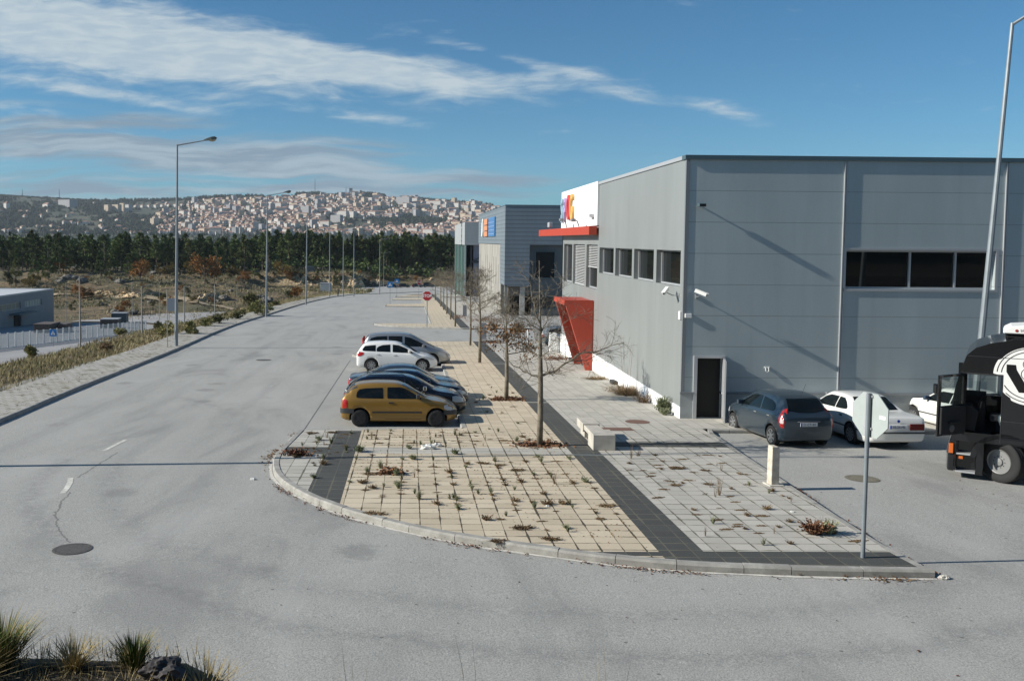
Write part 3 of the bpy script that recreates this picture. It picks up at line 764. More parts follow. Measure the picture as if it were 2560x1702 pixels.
# door frame and open door leaf
mb = MB(); mb.box(9.60, 9.72, BY - .06, BY + .05, -5.93, -3.80); mb.box(10.58, 10.66, BY - .06, BY + .05, -5.93, -3.80); mb.box(9.72, 10.58, BY - .06, BY + .05, -3.88, -3.80); mb.build('door_frame', M_alu, bld)
mb = MB(); mb.box(-.05, 0, -.88, 0, -5.90, -3.90, Matrix.Translation((10.66, BY - .07, 0)) @ Matrix.Rotation(R(-17), 4, 'Z')); d_ = mb.build('door', M_alu, bld)
mb = MB(); mb.tube([(10.37, BY - .86, -4.95), (10.30, BY - .86, -4.95), (10.33, BY - .75, -4.95)], .012, 6); mb.build('handle', M_white, d_)
# red canopy over the windows, running past the end of the building
mb = MB(); mb.box(8.70, BX - .11, 44.5, 61.8, .34, .76); bevel(mb.build('canopy', M_red, bld), .012)
# red wedge portal: a thin slab carried by two tapering fins
pt = tag(bpy.data.objects.new('entrance_portal', None)); COL.objects.link(pt); pt.parent = bld
mb = MB(); mb.box(7.72, BX - .03, 45.36, 48.75, -3.17, -2.95); mb.box(7.72, 7.80, 45.36, 48.75, -2.95, -2.91); mb.box(7.8, BX - .03, 45.36, 45.42, -2.95, -2.91); mb.build('portal_slab', M_red, pt)
for y in (45.36, 48.5):
    mb = MB(); mb.prism([(7.80, -3.17), (BX - .04, -3.17), (BX - .04, -T(BX, y) * -1 + .2 if False else -H(y) + .12), (BX - .36, -H(y) + .12)], y, y + .22, 'y'); mb.build('portal_fin', M_red, pt)
mb = MB(); mb.box(BX - .06, BX - .031, 45.7, 48.4, -H(47) + .1, -3.2); mb.build('entrance_door', mat('dark_door', (.03, .03, .03), .3), bld)
mb = MB(); mb.box(8.55, 8.95, 55.15, 55.45, -7.5, -5.55); mb.box(8.95, 9.2, 55.2, 55.4, -7.5, -5.75); tag(fixn(mb.build('gate_pier', M_plinth)), 'white rendered gate pier standing at the far end of the white plinth', 'gate pier')
# cameras, boxes and lights fixed on the corner
def cctv(p, d, arm, label, col=M_white, size=1.0):
    """d = pointing direction, arm = wall anchor"""
    t = thing('security_camera', p, label, 'security camera')
    d = Vector(d).normalized(); x = d.cross(Vector((0, 0, 1))).normalized(); z = x.cross(d)
    Mx = Matrix(((x.x, d.x, z.x, 0), (x.y, d.y, z.y, 0), (x.z, d.z, z.z, 0), (0, 0, 0, 1)))
    mb = MB(); mb.box(-.055 * size, .055 * size, -.2 * size, .2 * size, -.05 * size, .06 * size, Mx); mb.box(-.065 * size, .065 * size, -.2 * size, .26 * size, .062 * size, .075 * size, Mx); bevel(mb.build('housing', col, t), .006)
    mb = MB(); q = Mx @ Vector((0, .202 * size, 0)); mb.tube([Mx @ Vector((0, .19 * size, 0)), Mx @ Vector((0, .21 * size, 0))], .035 * size, 10); mb.build('lens', M_black, t)
    mb = MB(); a = Vector(arm) - Vector(p); mb.tube([(0, 0, -.04), a * .5 + Vector((0, 0, -.07)), a], .016, 6); mb.tube([a + Vector((0, 0, -.07)), a + Vector((0, 0, .07))], .03, 6); mb.build('bracket', M_trim, t)
cctv((9.66, BY - .40, -1.66), (.75, -.45, -.32), (9.62, BY - .02, -1.80), 'white security camera on the grey front wall just right of the near corner')
cctv((8.78, BY + .65, -1.66), (-.55, -.75, -.42), (BX, BY + .45, -1.80), 'white security camera on the street side wall just left of the near corner')
t = thing('floodlight', (9.66, BY - .26, 1.24), 'small dark floodlight high up on the grey front wall near the corner', 'floodlight')
mb = MB(); mb.box(-.12, .12, -.1, .12, -.05, .06); bevel(mb.build('housing', M_trimd, t), .01)
mb = MB(); mb.box(-.1, .1, -.108, -.101, -.03, .03); mb.build('lamp_glass', M_black, t)
mb = MB(); mb.box(-.02, .02, .12, .25, -.02, .02); mb.build('bracket', M_trim, t)
mb = MB(); mb.box(9.26, 9.48, BY - .07, BY - .002, -2.52, -2.38); tag(bevel(mb.build('alarm_box', M_white), .008), 'small white alarm box on the front wall at the near corner', 'alarm box')
mb = MB(); mb.box(BX - .07, BX - .002, BY + .12, BY + .3, -2.60, -2.32); tag(bevel(mb.build('alarm_box', M_white), .008), 'white alarm box on the street side wall at the near corner', 'alarm box')
mb = MB(); mb.tube([(12.04, BY - .04, -4.18), (12.04, BY - .06, -4.30), (12.09, BY - .06, -4.34), (12.14, BY - .06, -4.30), (12.14, BY - .04, -4.18)], .014, 6); mb.box(12.0, 12.18, BY - .03, BY - .001, -4.2, -4.16)
tag(mb.build('wall_hook', M_white), 'small white u-shaped hook on the front wall above the dark blue hatchback', 'hook')
t = thing('floodlight', (8.93, 58.3, .93), 'small pale floodlight standing on top of the red canopy', 'floodlight')
mb = MB(); mb.tube([(0, 0, -.17), (0, 0, -.02)], .03, 6); mb.build('bracket', M_trim, t)
mb = MB(); mb.box(-.14, .1, -.32, .32, -.04, .28); bevel(mb.build('housing', M_alu, t), .03)
for yy, hh in ((50.9, .45), (47.2, .35)):
    t = thing('floodlight', (8.72, yy, .78), 'curved stem floodlight on the canopy %s the coloured letters' % ('below' if yy > 50 else 'to the right of'), 'floodlight')
    mb = MB(); mb.tube([(0, 0, 0), (-.1, 0, hh * .8), (-.25, 0, hh)], .03, 6); mb.build('stem', M_trim, t)
    mb = MB(); mb.box(-.42, -.2, -.16, .16, hh - .1, hh + .05); bevel(mb.build('housing', M_trim, t), .02)
mb = MB(); mb.box(BX - .3, BX - .1, 45.25, 45.55, 1.22, 1.38); mb.box(BX - .2, BX - .1, 45.36, 45.42, 1.1, 1.22); tag(mb.build('security_camera', M_alu), 'tiny camera on the white sign field at its right edge', 'security camera')
for (x, y, s_) in ((9.0, 39.9, 1.0), (8.98, 50.3, .9)):
    mb = MB(); mb.box(x - .1, x + .12, y - .28 * s_, y + .28 * s_, -H(y) + .12, -H(y) + .30); tag(bevel(mb.build('bait_box', mat('dark_plastic', (.03, .03, .03), .6)), .03), 'small dark box at the foot of the white plinth %s the red portal' % ('before' if y < 45 else 'beyond'), 'bait box')

# ------------------------------------------------------------------ second building: blue-grey ribbed cladding
M_rib = panel_mat('ribbed_cladding', (.205, .245, .275), 'Z', .46, .05, groove=.09, rough=.45, dark=.5, metal=.2, ribs=True)
M_rib2 = panel_mat('pale_ribbed_cladding', (.36, .38, .38), 'Z', .30, .05, groove=.06, rough=.5, dark=.7, ribs=True)
m_cc, g, b = custom('board_marked_concrete', .85)
co = g.coords(); X_, Y_, Z_ = g.xyz(co)
c = g.mix(g.ss(g.noise(g.mapv(co, (1, 1, .25)), .8, 5, .65), .3, .7), (.21, .20, .18), (.34, .325, .29))
fr = g.m('FRACT', g.m('DIVIDE', Y_, 3.1))
slit = g.m('MULTIPLY', g.m('LESS_THAN', fr, .13), g.between(Z_, -6.2, -2.0))
slit = g.m('MULTIPLY', slit, g.m('LESS_THAN', g.m('ABSOLUTE', g.m('SUBTRACT', Z_, g.m('ADD', -4.2, g.m('MULTIPLY', g.m('SINE', g.m('MULTIPLY', Y_, .5)), .9)))), 1.9))
c = g.mix(slit, c, (.06, .06, .06)); g.put(b.inputs['Base Color'], c)
B2 = thing('office_building', (0, 0, 0), 'blue-grey ribbed building with a tall pale concrete wall and a blue and orange sign', 'building')
bx2, by2, be2, bt2 = 10.7, 103, 143, 3.98
def P2(n, m, *boxes, par=B2):
    mb = MB()
    for q in boxes: mb.box(*q)
    return mb.build(n, m, par)
P2('upper_cladding', M_rib, (bx2, bx2 + .3, by2, 108.3, -5.0, bt2), (bx2, bx2 + .3, 108.3, be2, -.36, bt2), (bx2 + .301, 13.5, by2, by2 + .4, -5.1, bt2), (13.5, 44, by2, by2 + .4, -.42, bt2))
P2('concrete_wall', m_cc, (bx2 + .12, bx2 + .9, 108.3, be2, -12, -.361))
P2('roof', M_roof, (bx2 + .3, 44, by2 + .4, be2, bt2 - .4, bt2 - .3), (43.7, 44, by2 + .4, be2, -10, bt2 - .41), (bx2 + 1, 44, be2 - .3, be2 - .01, -12, bt2 - .41))
P2('parapet_cap', M_trimd, (bx2 - .04, 44, by2 - .05, by2 + .1, bt2, bt2 + .1), (bx2 - .04, bx2 + .1, by2 + .1, be2, bt2, bt2 + .08))
M_b2d = mat('slate_panel', (.10, .12, .13), .45, var=.1, vscale=.6)
M_b2w = mat('weathered_render', (.20, .205, .195), .8, var=.2, vscale=.7)
P2('recessed_wall', M_b2d, (13.5, 44, by2 + .7, by2 + .9, -6.1, -.42))
P2('ground_floor_wall', M_b2w, (13.9, 44, by2 + 1.0, by2 + 1.2, -10, -6.1))
P2('undercroft_shade', M_black, (bx2 + 1.2, 13.4, by2 + 1.4, by2 + 1.6, -10, -6.2), (bx2 + .9, bx2 + 1.1, 105.5, 108.3, -10, -5.0))  # black sheets painting the shade of the ground-floor recess
P2('soffit_beam', mat('brown_beam', (.16, .14, .12), .8), (bx2 + .5, 13.5, by2 + .5, by2 + 1.2, -6.2, -5.1))
P2('column', M_conc, (12.5, 13.05, by2 + .3, by2 + .8, -9.4, -5.15)); P2('column', M_b2w, (bx2 + .05, bx2 + .4, by2 + .3, by2 + .7, -9.6, -5.05))
P2('column', M_b2w, (bx2 + .05, bx2 + .4, 107.4, 107.9, -9.6, -5.05))
window(B2, 'y', by2 + .60, 14.2, 16.5, -4.2, -1.1, 1, .08, mframe=M_trimd); window(B2, 'y', by2 + .90, 14.1, 16.6, -7.7, -6.25, 1, .08, mframe=M_trimd)
window(B2, 'y', by2 + .60, 20.2, 24.5, -4.2, -1.1, 1, .08, mframe=M_trimd)
bs = bpy.data.objects.new('sign', None); COL.objects.link(bs); bs.parent = B2
mb = MB(); mb.prism([(133.8, .62), (132.9, .60), (131.9, 1.3), (131.9, 2.6), (131.0, 3.15), (132.2, 3.12), (133.2, 2.5), (133.4, 1.2)], bx2 - .30, bx2 - .05, 'x'); mb.build('logo_arc', mat('sign_white', (.82, .83, .80), .5), bs)
mb = MB()
for z0, z1 in ((.62, 1.30), (1.42, 2.1), (2.22, 3.02)): mb.box(bx2 - .2, bx2 - .05, 125.0, 130.6, z0, z1)
mb.build('orange_field', mat('sign_orange', (.55, .24, .12), .55), bs)
mb = MB(); mb.box(bx2 - .14, bx2 - .05, 114.6, 123.6, .6, 3.05); mb.build('blue_field', mat('sign_blue', (.06, .19, .40), .5), bs)
mb = MB()
for k in range(6): mb.box(bx2 - .19, bx2 - .145, 115.6 + k * 1.35, 115.85 + k * 1.35, .75, 2.9)
for k in range(4): mb.box(bx2 - .185, bx2 - .145, 115.0, 123.2, .85 + k * .5, .93 + k * .5)
mb.build('blue_bars', mat('sign_pale_blue', (.22, .36, .58), .5), bs)

# ------------------------------------------------------------------ third building: pale box on green glass
B3 = thing('showroom_building', (0, 0, 0), 'far pale box-shaped showroom raised over a green glazed ground floor', 'building')
bx3, by3, be3, bt3 = 11.36, 190, 232, 3.85
P2('upper_box', M_rib2, (bx3, bx3 + .4, by3, be3, -.88, bt3), (bx3 + .401, 44, by3, by3 + .4, -.88, bt3), par=B3)
P2('roof', M_roof, (bx3 + .4, 44, by3 + .4, be3, bt3 - .4, bt3 - .3), (bx3 + .3, 44, by3 + .3, be3, -.88, -.8), (43.6, 44, by3 + .4, be3, -13, bt3 - .41), (bx3 + .5, 43.5, be3 - .3, be3, -14, bt3 - .42), par=B3)
m_gg = bpy.data.materials.new('green_glass'); m_gg.use_nodes = True; q = m_gg.node_tree.nodes['Principled BSDF']; q.inputs['Base Color'].default_value = (.01, .10, .06, 1); q.inputs['Roughness'].default_value = .12
P2('green_glazing', m_gg, (bx3 + .35, bx3 + .45, by3 + .5, be3 - .5, -14, -.9), par=B3)
for y in (190.1, 203, 217, 231): P2('column', M_alu, (bx3 + .02, bx3 + .32, y, y + .5, -14.3, -.9), par=B3)
P2('lower_wall', mat('lilac_panel', (.22, .235, .29), .6, var=.06), (bx3 + 1.9, 44, by3 + 1.2, by3 + 1.4, -14, -.9), par=B3)
mb = MB()
for z in (-4.6, -9.3): mb.box(bx3 + 1.4, 30, by3 + .9, by3 + 1.15, z, z + .35)
for z in (-4.3, -9.0):
    mb.tube([(bx3 + 1.5, by3 + .8, z), (bx3 + 8.5, by3 + .8, z + 3.2)], .13, 6)
mb.box(bx3 + 1.2, bx3 + 1.6, by3 + .75, by3 + 1.1, -14, -.9)
mb.build('steel_frame', mat('dark_steel', (.04, .045, .05), .5), B3)
mb = MB(); mb.lathe([(2.2, 0), (2.3, .5), (2.2, .9)], (13.5, 188.6, -12.9), 'z', 20); mb.build('entrance_ramp', mat('green_base', (.06, .24, .17), .6), B3)
text_obj('lettering', 'STAND', 1.5, M_trimd, B3, extrude=.05, M=basis((bx3 - .08, 200.5, 1.4), (0, 0, 1), (0, 1, 0)), sx=1.1)

# ------------------------------------------------------------------ depot on the lower ground at the left, with fence and yard
def Tlow(x, y): return Tn(x, y)
m_lower = mat('lower_asphalt', (.30, .295, .29), .9, var=.1, vscale=.3, bump=.2)
def patch(name, poly, off, m, st=4):
    """draped irregular patch"""
    bm = bmesh.new(); bm.faces.new([bm.verts.new((x, y, 0)) for x, y in poly]); 
    x0, x1 = min(p[0] for p in poly), max(p[0] for p in poly); y0, y1 = min(p[1] for p in poly), max(p[1] for p in poly)
    for yk in lin(y0 + st, y1, st): bmesh.ops.bisect_plane(bm, geom=bm.verts[:] + bm.edges[:] + bm.faces[:], plane_co=(0, yk, 0), plane_no=(0, 1, 0))
    for xk in lin(x0 + st, x1, st): bmesh.ops.bisect_plane(bm, geom=bm.verts[:] + bm.edges[:] + bm.faces[:], plane_co=(xk, 0, 0), plane_no=(1, 0, 0))
    for v in bm.verts: v.co.z = Tlow(v.co.x, v.co.y) + off
    bmesh.ops.recalc_face_normals(bm, faces=bm.faces)
    for f in bm.faces:
        if f.normal.z < 0: f.normal_flip()
    me = bpy.data.meshes.new(name); bm.to_mesh(me); bm.free(); me.materials.append(m)
    return tag(link(bpy.data.objects.new(name, me)), kind='structure')
patch('lower_road', [(-60, 60), (-44, 60), (-43.6, 170), (-40, 205), (-44, 232), (-62, 226), (-76, 212), (-76, 206), (-60, 204), (-48, 190), (-48.2, 170), (-56.5, 95)], .06, m_lower)
patch('yard', [(-100, 90), (-57.5, 90), (-49.2, 165), (-49.5, 186), (-60, 200), (-100, 200)], .04, mat('yard_concrete', (.27, .27, .265), .9, var=.12, vscale=.4))
patch('path', [(-120, 262), (-84, 258), (-62, 250), (-50, 240), (-46, 236), (-45, 239), (-50, 245), (-62, 254), (-84, 262), (-120, 266)], .08, mat('dirt_track', (.33, .26, .17), .95, var=.2, vscale=.5))
dep = thing('depot_building', (0, 0, 0), 'low grey depot building with flat pale roof and strip windows at the left edge', 'building')
def PP(n, m, *boxes):
    mb = MB()
    for q in boxes: mb.box(*q)
    return mb.build(n, m, dep)
facade('x', -78, 120, 201, -19.2, -11.3, [(168, 184, -14.3, -13.0), (186, 194.5, -14.3, -13.0), (180.6, 184.2, -18.9, -15.3)], .3, -1).build('front_wall', mat('depot_wall', (.27, .265, .26), .7, var=.06, vscale=.5), dep)
PP('roof', mat('pale_roof', (.52, .53, .54), .6, var=.08, vscale=.2), (-120, -78.2, 120, 200.8, -11.45, -11.35)); PP('parapet', M_alu, (-78.2, -77.95, 120, 201.1, -11.5, -11.2), (-120, -78.2, 200.8, 201.1, -19, -11.2))
window(dep, 'x', -78.25, 168, 184, -14.3, -13.0, -1, .1, splits=(170, 172, 174, 176, 178, 180, 182), glass=mat('dusty_glass', (.28, .26, .19), .4)); window(dep, 'x', -78.25, 186, 194.5, -14.3, -13.0, -1, .1, splits=(187.4, 188.8, 190.2, 191.6, 193), glass=mat('pale_blind_glass', (.5, .48, .40), .5))
PP('door', M_black, (-78.3, -78.25, 180.6, 184.2, -18.9, -15.3)); PP('canopy', M_trimd, (-77.9, -75.9, 178.5, 187, -15.25, -15.0))
# white palisade fence
fl = [(-59.2, 88), (-53.9, 120.6), (-48.5, 155), (-47.7, 165.5)]
fr_ = resample(fl, 1.7)
fen = thing('metal_fence', (0, 0, 0), 'white metal mesh fence with slender posts around the lower depot yard', 'fence')
M_fw = mat('white_metal', (.78, .78, .74), .5)
for p in fr_:
    if p[1] < 105: continue
    z = Tlow(*p); mb = MB(); mb.box(p[0] - .09, p[0] + .09, p[1] - .09, p[1] + .09, z - .2, z + 2.1); mb.build('post', M_fw, fen)
mesh_m, g, b = custom('wire_mesh', .6)
co = g.coords(); X_, Y_, Z_ = g.xyz(co)
g.put(b.inputs['Base Color'], (.74, .75, .72))
lines = g.m('MAXIMUM', g.m('LESS_THAN', g.m('FRACT', g.m('MULTIPLY', Y_, 9.0)), .45), g.m('LESS_THAN', g.m('FRACT', g.m('MULTIPLY', Z_, 5.0)), .2))
tr = g.node('ShaderNodeBsdfTransparent'); mx = g.node('ShaderNodeMixShader'); g.l.new(lines, mx.inputs[0]); g.l.new(tr.outputs[0], mx.inputs[1]); g.l.new(b.outputs[0], mx.inputs[2]); g.l.new(mx.outputs[0], g.n['Material Output'].inputs[0])
mb = MB()
for a, b2 in zip(fr_[:-1], fr_[1:]): mb.quad((a[0], a[1], Tlow(*a) + .1), (b2[0], b2[1], Tlow(*b2) + .1), (b2[0], b2[1], Tlow(*b2) + 1.95), (a[0], a[1], Tlow(*a) + 1.95))
mb.build('mesh_panel', mesh_m, fen)
for zz, rr in ((2.0, .03), (.05, .09)):
    mb = MB(); mb.tube([(a[0], a[1], Tlow(*a) + zz) for a in fr_], rr, 5); mb.build('rail', M_fw, fen)

def at(x, y, tf=None, lo=8, hi=3300):
    """the point of the ground seen in a given direction (photo pixels of the 2560 wide picture)"""
    d = FW * F_ + RT * (x - CX_) - UP * (y - CY_); d = d / d.y
    t = lo
    while t < hi:
        st = max(.5, t * .01)
        if d.z * (t + st) < (tf or Tn)(d.x * (t + st), t + st): 
            a, b2 = t, t + st
            for _ in range(20):
                m_ = (a + b2) / 2
                if d.z * m_ > (tf or Tn)(d.x * m_, m_): a = m_
                else: b2 = m_
            return Vector((d.x * a, a, d.z * a))
        t += st
    return None
def street(x, y, off=0.0):
    d = FW * F_ + RT * (x - CX_) - UP * (y - CY_); d = d / d.y
    a, b2 = 3, 900
    for _ in range(50):
        m_ = (a + b2) / 2
        if d.z * m_ + H(m_) - off > 0: a = m_
        else: b2 = m_
    return Vector((d.x * a, a, d.z * a))

# ------------------------------------------------------------------ street lamps
M_galv = mat('galvanised_steel', (.22, .25, .27), .5, metal=.3, var=.12, vscale=1.5)
M_lampd = mat('luminaire_cap', (.035, .05, .05), .5)
M_bowl = mat('luminaire_bowl', (.42, .38, .26), .25)
def street_lamp(p, label, h=12.75, arm=(1, 0, .17), L=1.75, group='tall galvanised street lamps along the street', lean=0.0, r=.115):
    t = thing('street_lamp', p, label, 'street lamp', group)
    t.rotation_euler = (0, lean, 0)
    a = Vector(arm).normalized()
    mb = MB(); mb.tube([(0, 0, -.15), (0, 0, 1.1), (0, 0, 1.12), (0, 0, h)], [r, r, r * .93, r * .45], 10); mb.build('pole', M_galv, t)
    mb = MB(); mb.box(-.04, .04, -r - .012, -r + .05, .45, .95); mb.build('access_door', M_galv, t)
    mb = MB(); mb.tube([(0, 0, h - .05), Vector((0, 0, h)) + a * L], [.045, .035], 8); mb.build('arm', M_galv, t)
    x = a; y = Vector((0, 0, 1)).cross(a).normalized(); z = x.cross(y); o = Vector((0, 0, h)) + a * L
    Mx = Matrix(((x.x, y.x, z.x, o.x), (x.y, y.y, z.y, o.y), (x.z, y.z, z.z, o.z), (0, 0, 0, 1)))
    hd = MB()
    secs = [(-.06, .04, -.02, .05), (.10, .09, -.03, .09), (.45, .15, -.02, .15), (.68, .14, 0, .15), (.78, .06, .02, .06)]
    vs = []
    for (u, w_, z0, z1) in secs: vs += [Mx @ Vector(q) for q in ((u, -w_, z0), (u, -w_ * .8, z1), (u, w_ * .8, z1), (u, w_, z0))]
    hd.add(vs, [(i * 4 + k, i * 4 + (k + 1) % 4, i * 4 + 4 + (k + 1) % 4, i * 4 + 4 + k) for i in range(4) for k in range(4)] + [(0, 1, 2, 3), (16, 17, 18, 19)])
    hd_ = fixn(hd.build('luminaire', M_lampd, t))
    mb = MB(); vs = []; mb.smooth = True
    for (u, w_, dz_) in ((.22, .05, -.02), (.32, .11, -.10), (.52, .13, -.15), (.68, .10, -.10), (.74, .04, -.01)): vs += [Mx @ Vector(q) for q in ((u, -w_, -.01), (u, -w_ * .6, dz_), (u, w_ * .6, dz_), (u, w_, -.01))]
    mb.add(vs, [(i * 4 + k, i * 4 + (k + 1) % 4, i * 4 + 4 + (k + 1) % 4, i * 4 + 4 + k) for i in range(4) for k in range(4)] + [(0, 1, 2, 3), (16, 17, 18, 19)])
    fixn(mb.build('glass_bowl', M_bowl, hd_))
    return t
ords = ['nearest', 'second', 'third', 'fourth', 'fifth', 'sixth', 'seventh', 'eighth']
lampsX = [(448.4, 869), (665.5, 789.3), (765, 760), (824, 742), (858, 740.6), (884.5, 739.8), (949, 734.8), (959, 717)]
for k, (x, y) in enumerate(lampsX):
    p = street(x, y, .12)
    if k == 7: p = Vector(((959 - 1024) / 2285 * 332, 332, -16.9))
    if k == 0: p = Vector((-14.73 - .15, 58.3, -H(58.3) + .12))
    street_lamp(p, 'galvanised street lamp standing %s along the left kerb, counted from the camera' % ords[k], h=12.75 if k < 4 else 12.2, lean=.012 if k < 3 else 0)
street_lamp((-14.3, 22.75, -H(22.75) + .12), 'street lamp just out of view at the left whose shadow crosses the road')
# lamps of the lower depot road, thin and plain
M_pole2 = mat('thin_pole', (.27, .27, .25), .5)
for k, (xb, yb, yt, lb) in enumerate([(201, 868.5, 690.5, 'thin street lamp pole before the white fence at the far left'), (166, 805, 710, 'thin pole at the right end of the grey depot building'), (331, 811, 705, 'thin pole right of the dark containers on the lower road'),
                                  (355, 836, 716, 'thin pole at the end of the white fence'), (399, 803, 704, 'thin pole by the oval island of the lower road'), (537, 790, 711, 'thin pole on the scrub right of the grey panel'), (593, 772, 709, 'thin pole on the scrub just left of the second big lamp'), (461, 812, 716, 'thin pole right behind the nearest big lamp')]):
    p = at(xb, yb); 
    if p is None: continue
    h = (yb - yt) / 2285 * p.y
    t = thing('lamp_pole', p, lb, 'lamp pole', 'thin pale poles of the lower road')
    mb = MB(); mb.tube([(0, 0, -.2), (0, 0, h)], [.07, .04], 6); mb.build('pole', M_pole2, t)
    mb = MB(); mb.tube([(0, 0, h), (.7, .9, h + .1)], .03, 5); mb.build('arm', M_pole2, t)
mb = MB(); mb.tube([(0, 0, 0), (.0, 0, 3.6)], .028, 6); p = Vector((-15.2, 57.4, -H(57.4) + .12)); tag(mb.build('thin_post', M_pole2, None, p), 'thin short post right beside the foot of the nearest left lamp', 'post')
# the tall lamp rising behind the lorry, leaning slightly
p0 = Vector((17.25, 27.3, -H(27.3)))
def ray_at(x, y, Y):
    d = FW * F_ + RT * (x - CX_) - UP * (y - CY_); return d / d.y * Y
pb, ptp = ray_at(2455.8, 820, 27.0), ray_at(2531.0, 58, 27.0)
dd = (ptp - pb).normalized(); base = pb - dd * ((pb.z + H(27.0)) / dd.z)
hh = (ptp.z - base.z) / dd.z
rl = street_lamp(base, 'tall lamp pole rising behind the black lorry in front of the grey front wall', h=hh, arm=(.62, -.5, .52), L=2.2, group=None)
rl.rotation_euler = (0, math.atan2(dd.x, dd.z), 0)

# ------------------------------------------------------------------ traffic signs
M_signback = mat('sign_back', (.36, .40, .385), .5, var=.05)
M_signred = mat('sign_red', (.36, .015, .02), .4)
M_signw = mat('sign_white_sheet', (.75, .75, .75), .4)
M_signb = mat('sign_blue_sheet', (.01, .17, .46), .4)
def octo(r, d0, d1):
    mb = MB(); mb.prism([(r * math.cos(math.pi / 8 + k * math.pi / 4), r * math.sin(math.pi / 8 + k * math.pi / 4)) for k in range(8)], d0, d1, 'y'); return mb
def stop_sign(p, h, r, rz, label, pole_r=.038, group=None):
    """front of the plate looks along local -y"""
    t = thing('stop_sign', p, label, 'stop sign', group, rz)
    mb = MB(); mb.tube([(0, .03, -.1), (0, .03, h + r * .92)], pole_r, 12); mb.build('pole', M_galv, t)
    o = octo(r, -.03, -.012).build('plate', M_signback, t); o.location.z = h
    q = octo(r * .985, -.036, -.031).build('border', M_signw, o)
    q = octo(r * .93, -.040, -.0365).build('red_face', M_signred, o)
    text_obj('lettering', 'STOP', r * .80, M_signw, o, extrude=.002, M=basis((0, -.043, 0), (1, 0, 0), (0, 0, 1)), sx=.9, bold=.008)
    mb = MB()
    for x in (-.004, .075): mb.box(x, x + .03, -.012, .004, h - r * .88, h + r * .9)
    for z in (-.6 * r, .75 * r): mb.box(-.06, .12, -.012, .012, h + z, h + z + .04)
    mb.build('mounting_rail', M_alu, t)
    return t
s_ = stop_sign((7.95, 15.52, -H(15.52) + .12), 2.50, .415, R(180 - 71), 'blank back of a stop sign on a tall post near the front paving corner')
mb = MB(); mb.box(-.33, -.20, -.0115, -.0105, 2.47, 2.53); mb.build('sticker', M_signw, s_)
stop_sign((1.53, 79.6, -H(79.6) + .12), 2.72, .46, R(-8), 'red stop sign facing the camera on the paving beyond the side street')
stop_sign((1.6, 158.4, -H(158.4) + .12), 2.9, .52, R(38), 'distant red stop sign turned half away far up the street')
def ped_sign(p, h, s, label, rz=0, z0=-.2):
    t = thing('crossing_sign', p, label, 'crossing sign', None, rz)
    mb = MB(); mb.tube([(0, .03, z0), (0, .03, h)], .035, 8); mb.build('pole', M_galv, t)
    mb = MB(); mb.prism([(-s / 2, h), (s / 2, h), (s / 2, h + s), (-s / 2, h + s)], -.02, 0, 'y'); o = bevel(mb.build('plate', M_signb, t), .004)
    mb = MB(); c_ = h + s * .5; mb.prism([(-s * .33, c_ - s * .28), (s * .33, c_ - s * .28), (0, c_ + s * .32)], -.026, -.021, 'y'); mb.build('white_triangle', M_signw, o)
    mb = MB(); k = s * .5
    for poly in ([(-.05, .30), (.05, .30), (.05, .42), (-.05, .42)], [(-.07, -.08), (.08, -.08), (.06, .27), (-.05, .27)], [(-.08, -.08), (.02, -.08), (-.12, -.48), (-.2, -.48)], [(0, -.08), (.09, -.08), (.2, -.48), (.11, -.48)]):
        mb.prism([(a * k, c_ + (b_ - .1) * k) for a, b_ in poly], -.031, -.027, 'y')
    mb.build('walking_figure', M_black, o)
    return t
ped_sign((-2.84, 132.3, -H(132.3) + .12), 2.45, .82, 'blue pedestrian crossing sign at the corner of the farther pavement')
ped_sign((-2.55, 181, -H(181) + .12), 2.5, .85, 'smaller blue crossing sign farther up the street by the dark cars')
p = at(133, 868); ped_sign(p, 1.5, .95, 'blue crossing sign low in front of the white fence at the left')
p = at(452, 806); t = thing('billboard', p, 'large blank grey board seen left of the nearest big lamp', 'billboard')
s = p.y / 2285
mb = MB(); mb.box(-34 * s, -7 * s, 0, .12, 28 * s, 60 * s); mb.build('panel', mat('grey_board', (.24, .27, .30), .6), t)
mb = MB(); mb.box(-30 * s, -29 * s, .13, .25, -.3, 58 * s); mb.box(-12 * s, -11 * s, .13, .25, -.3, 58 * s); mb.build('post', M_pole2, t)
# containers and cabins
def crate(name, p, w_, d, h, m, mt, label, cat, rz=0, group=None):
    t = thing(name, p, label, cat, group, rz)
    mb = MB(); mb.box(-w_ / 2, w_ / 2, -d / 2, d / 2, 0, h * .93)
    for k in range(int(w_ / .35)): mb.box(-w_ / 2 + .1 + k * .35, -w_ / 2 + .25 + k * .35, -d / 2 - .03, -d / 2, .1, h * .88)
    mb.build('body', m, t)
    mb = MB(); mb.box(-w_ / 2 - .06, w_ / 2 + .06, -d / 2 - .06, d / 2 + .06, h * .93, h); mb.build('lid', mt, t)
    mb = MB(); mb.box(-w_ / 2, w_ / 2, -d / 2 + .1, d / 2 - .1, -.5, -.001); mb.build('base', M_conc, t)
    return t
M_dbox = mat('dark_box', (.045, .042, .04), .6); M_bbox = mat('brown_box', (.10, .08, .07), .7); M_tbox = mat('teal_box', (.07, .10, .11), .6); M_lid = mat('pale_lid', (.36, .37, .38), .5)
crate('storage_container', at(277, 820), 3.3, 3.0, 1.9, M_dbox, M_lid, 'black container with pale top right behind the white fence', 'container', .1)
crate('storage_container', at(300, 806), 3.2, 2.5, 2.2, M_tbox, M_lid, 'teal grey cabin behind the black container on the lower road', 'cabin', .1)
crate('storage_container', at(118, 831), 2.9, 4.5, 1.7, M_dbox, M_bbox, 'dark container with brown top beside the depot wall', 'container', 0)
crate('storage_container', at(155, 829), 2.5, 3.5, 1.5, M_bbox, M_bbox, 'low brown container to the right of the dark one by the depot', 'container', 0)
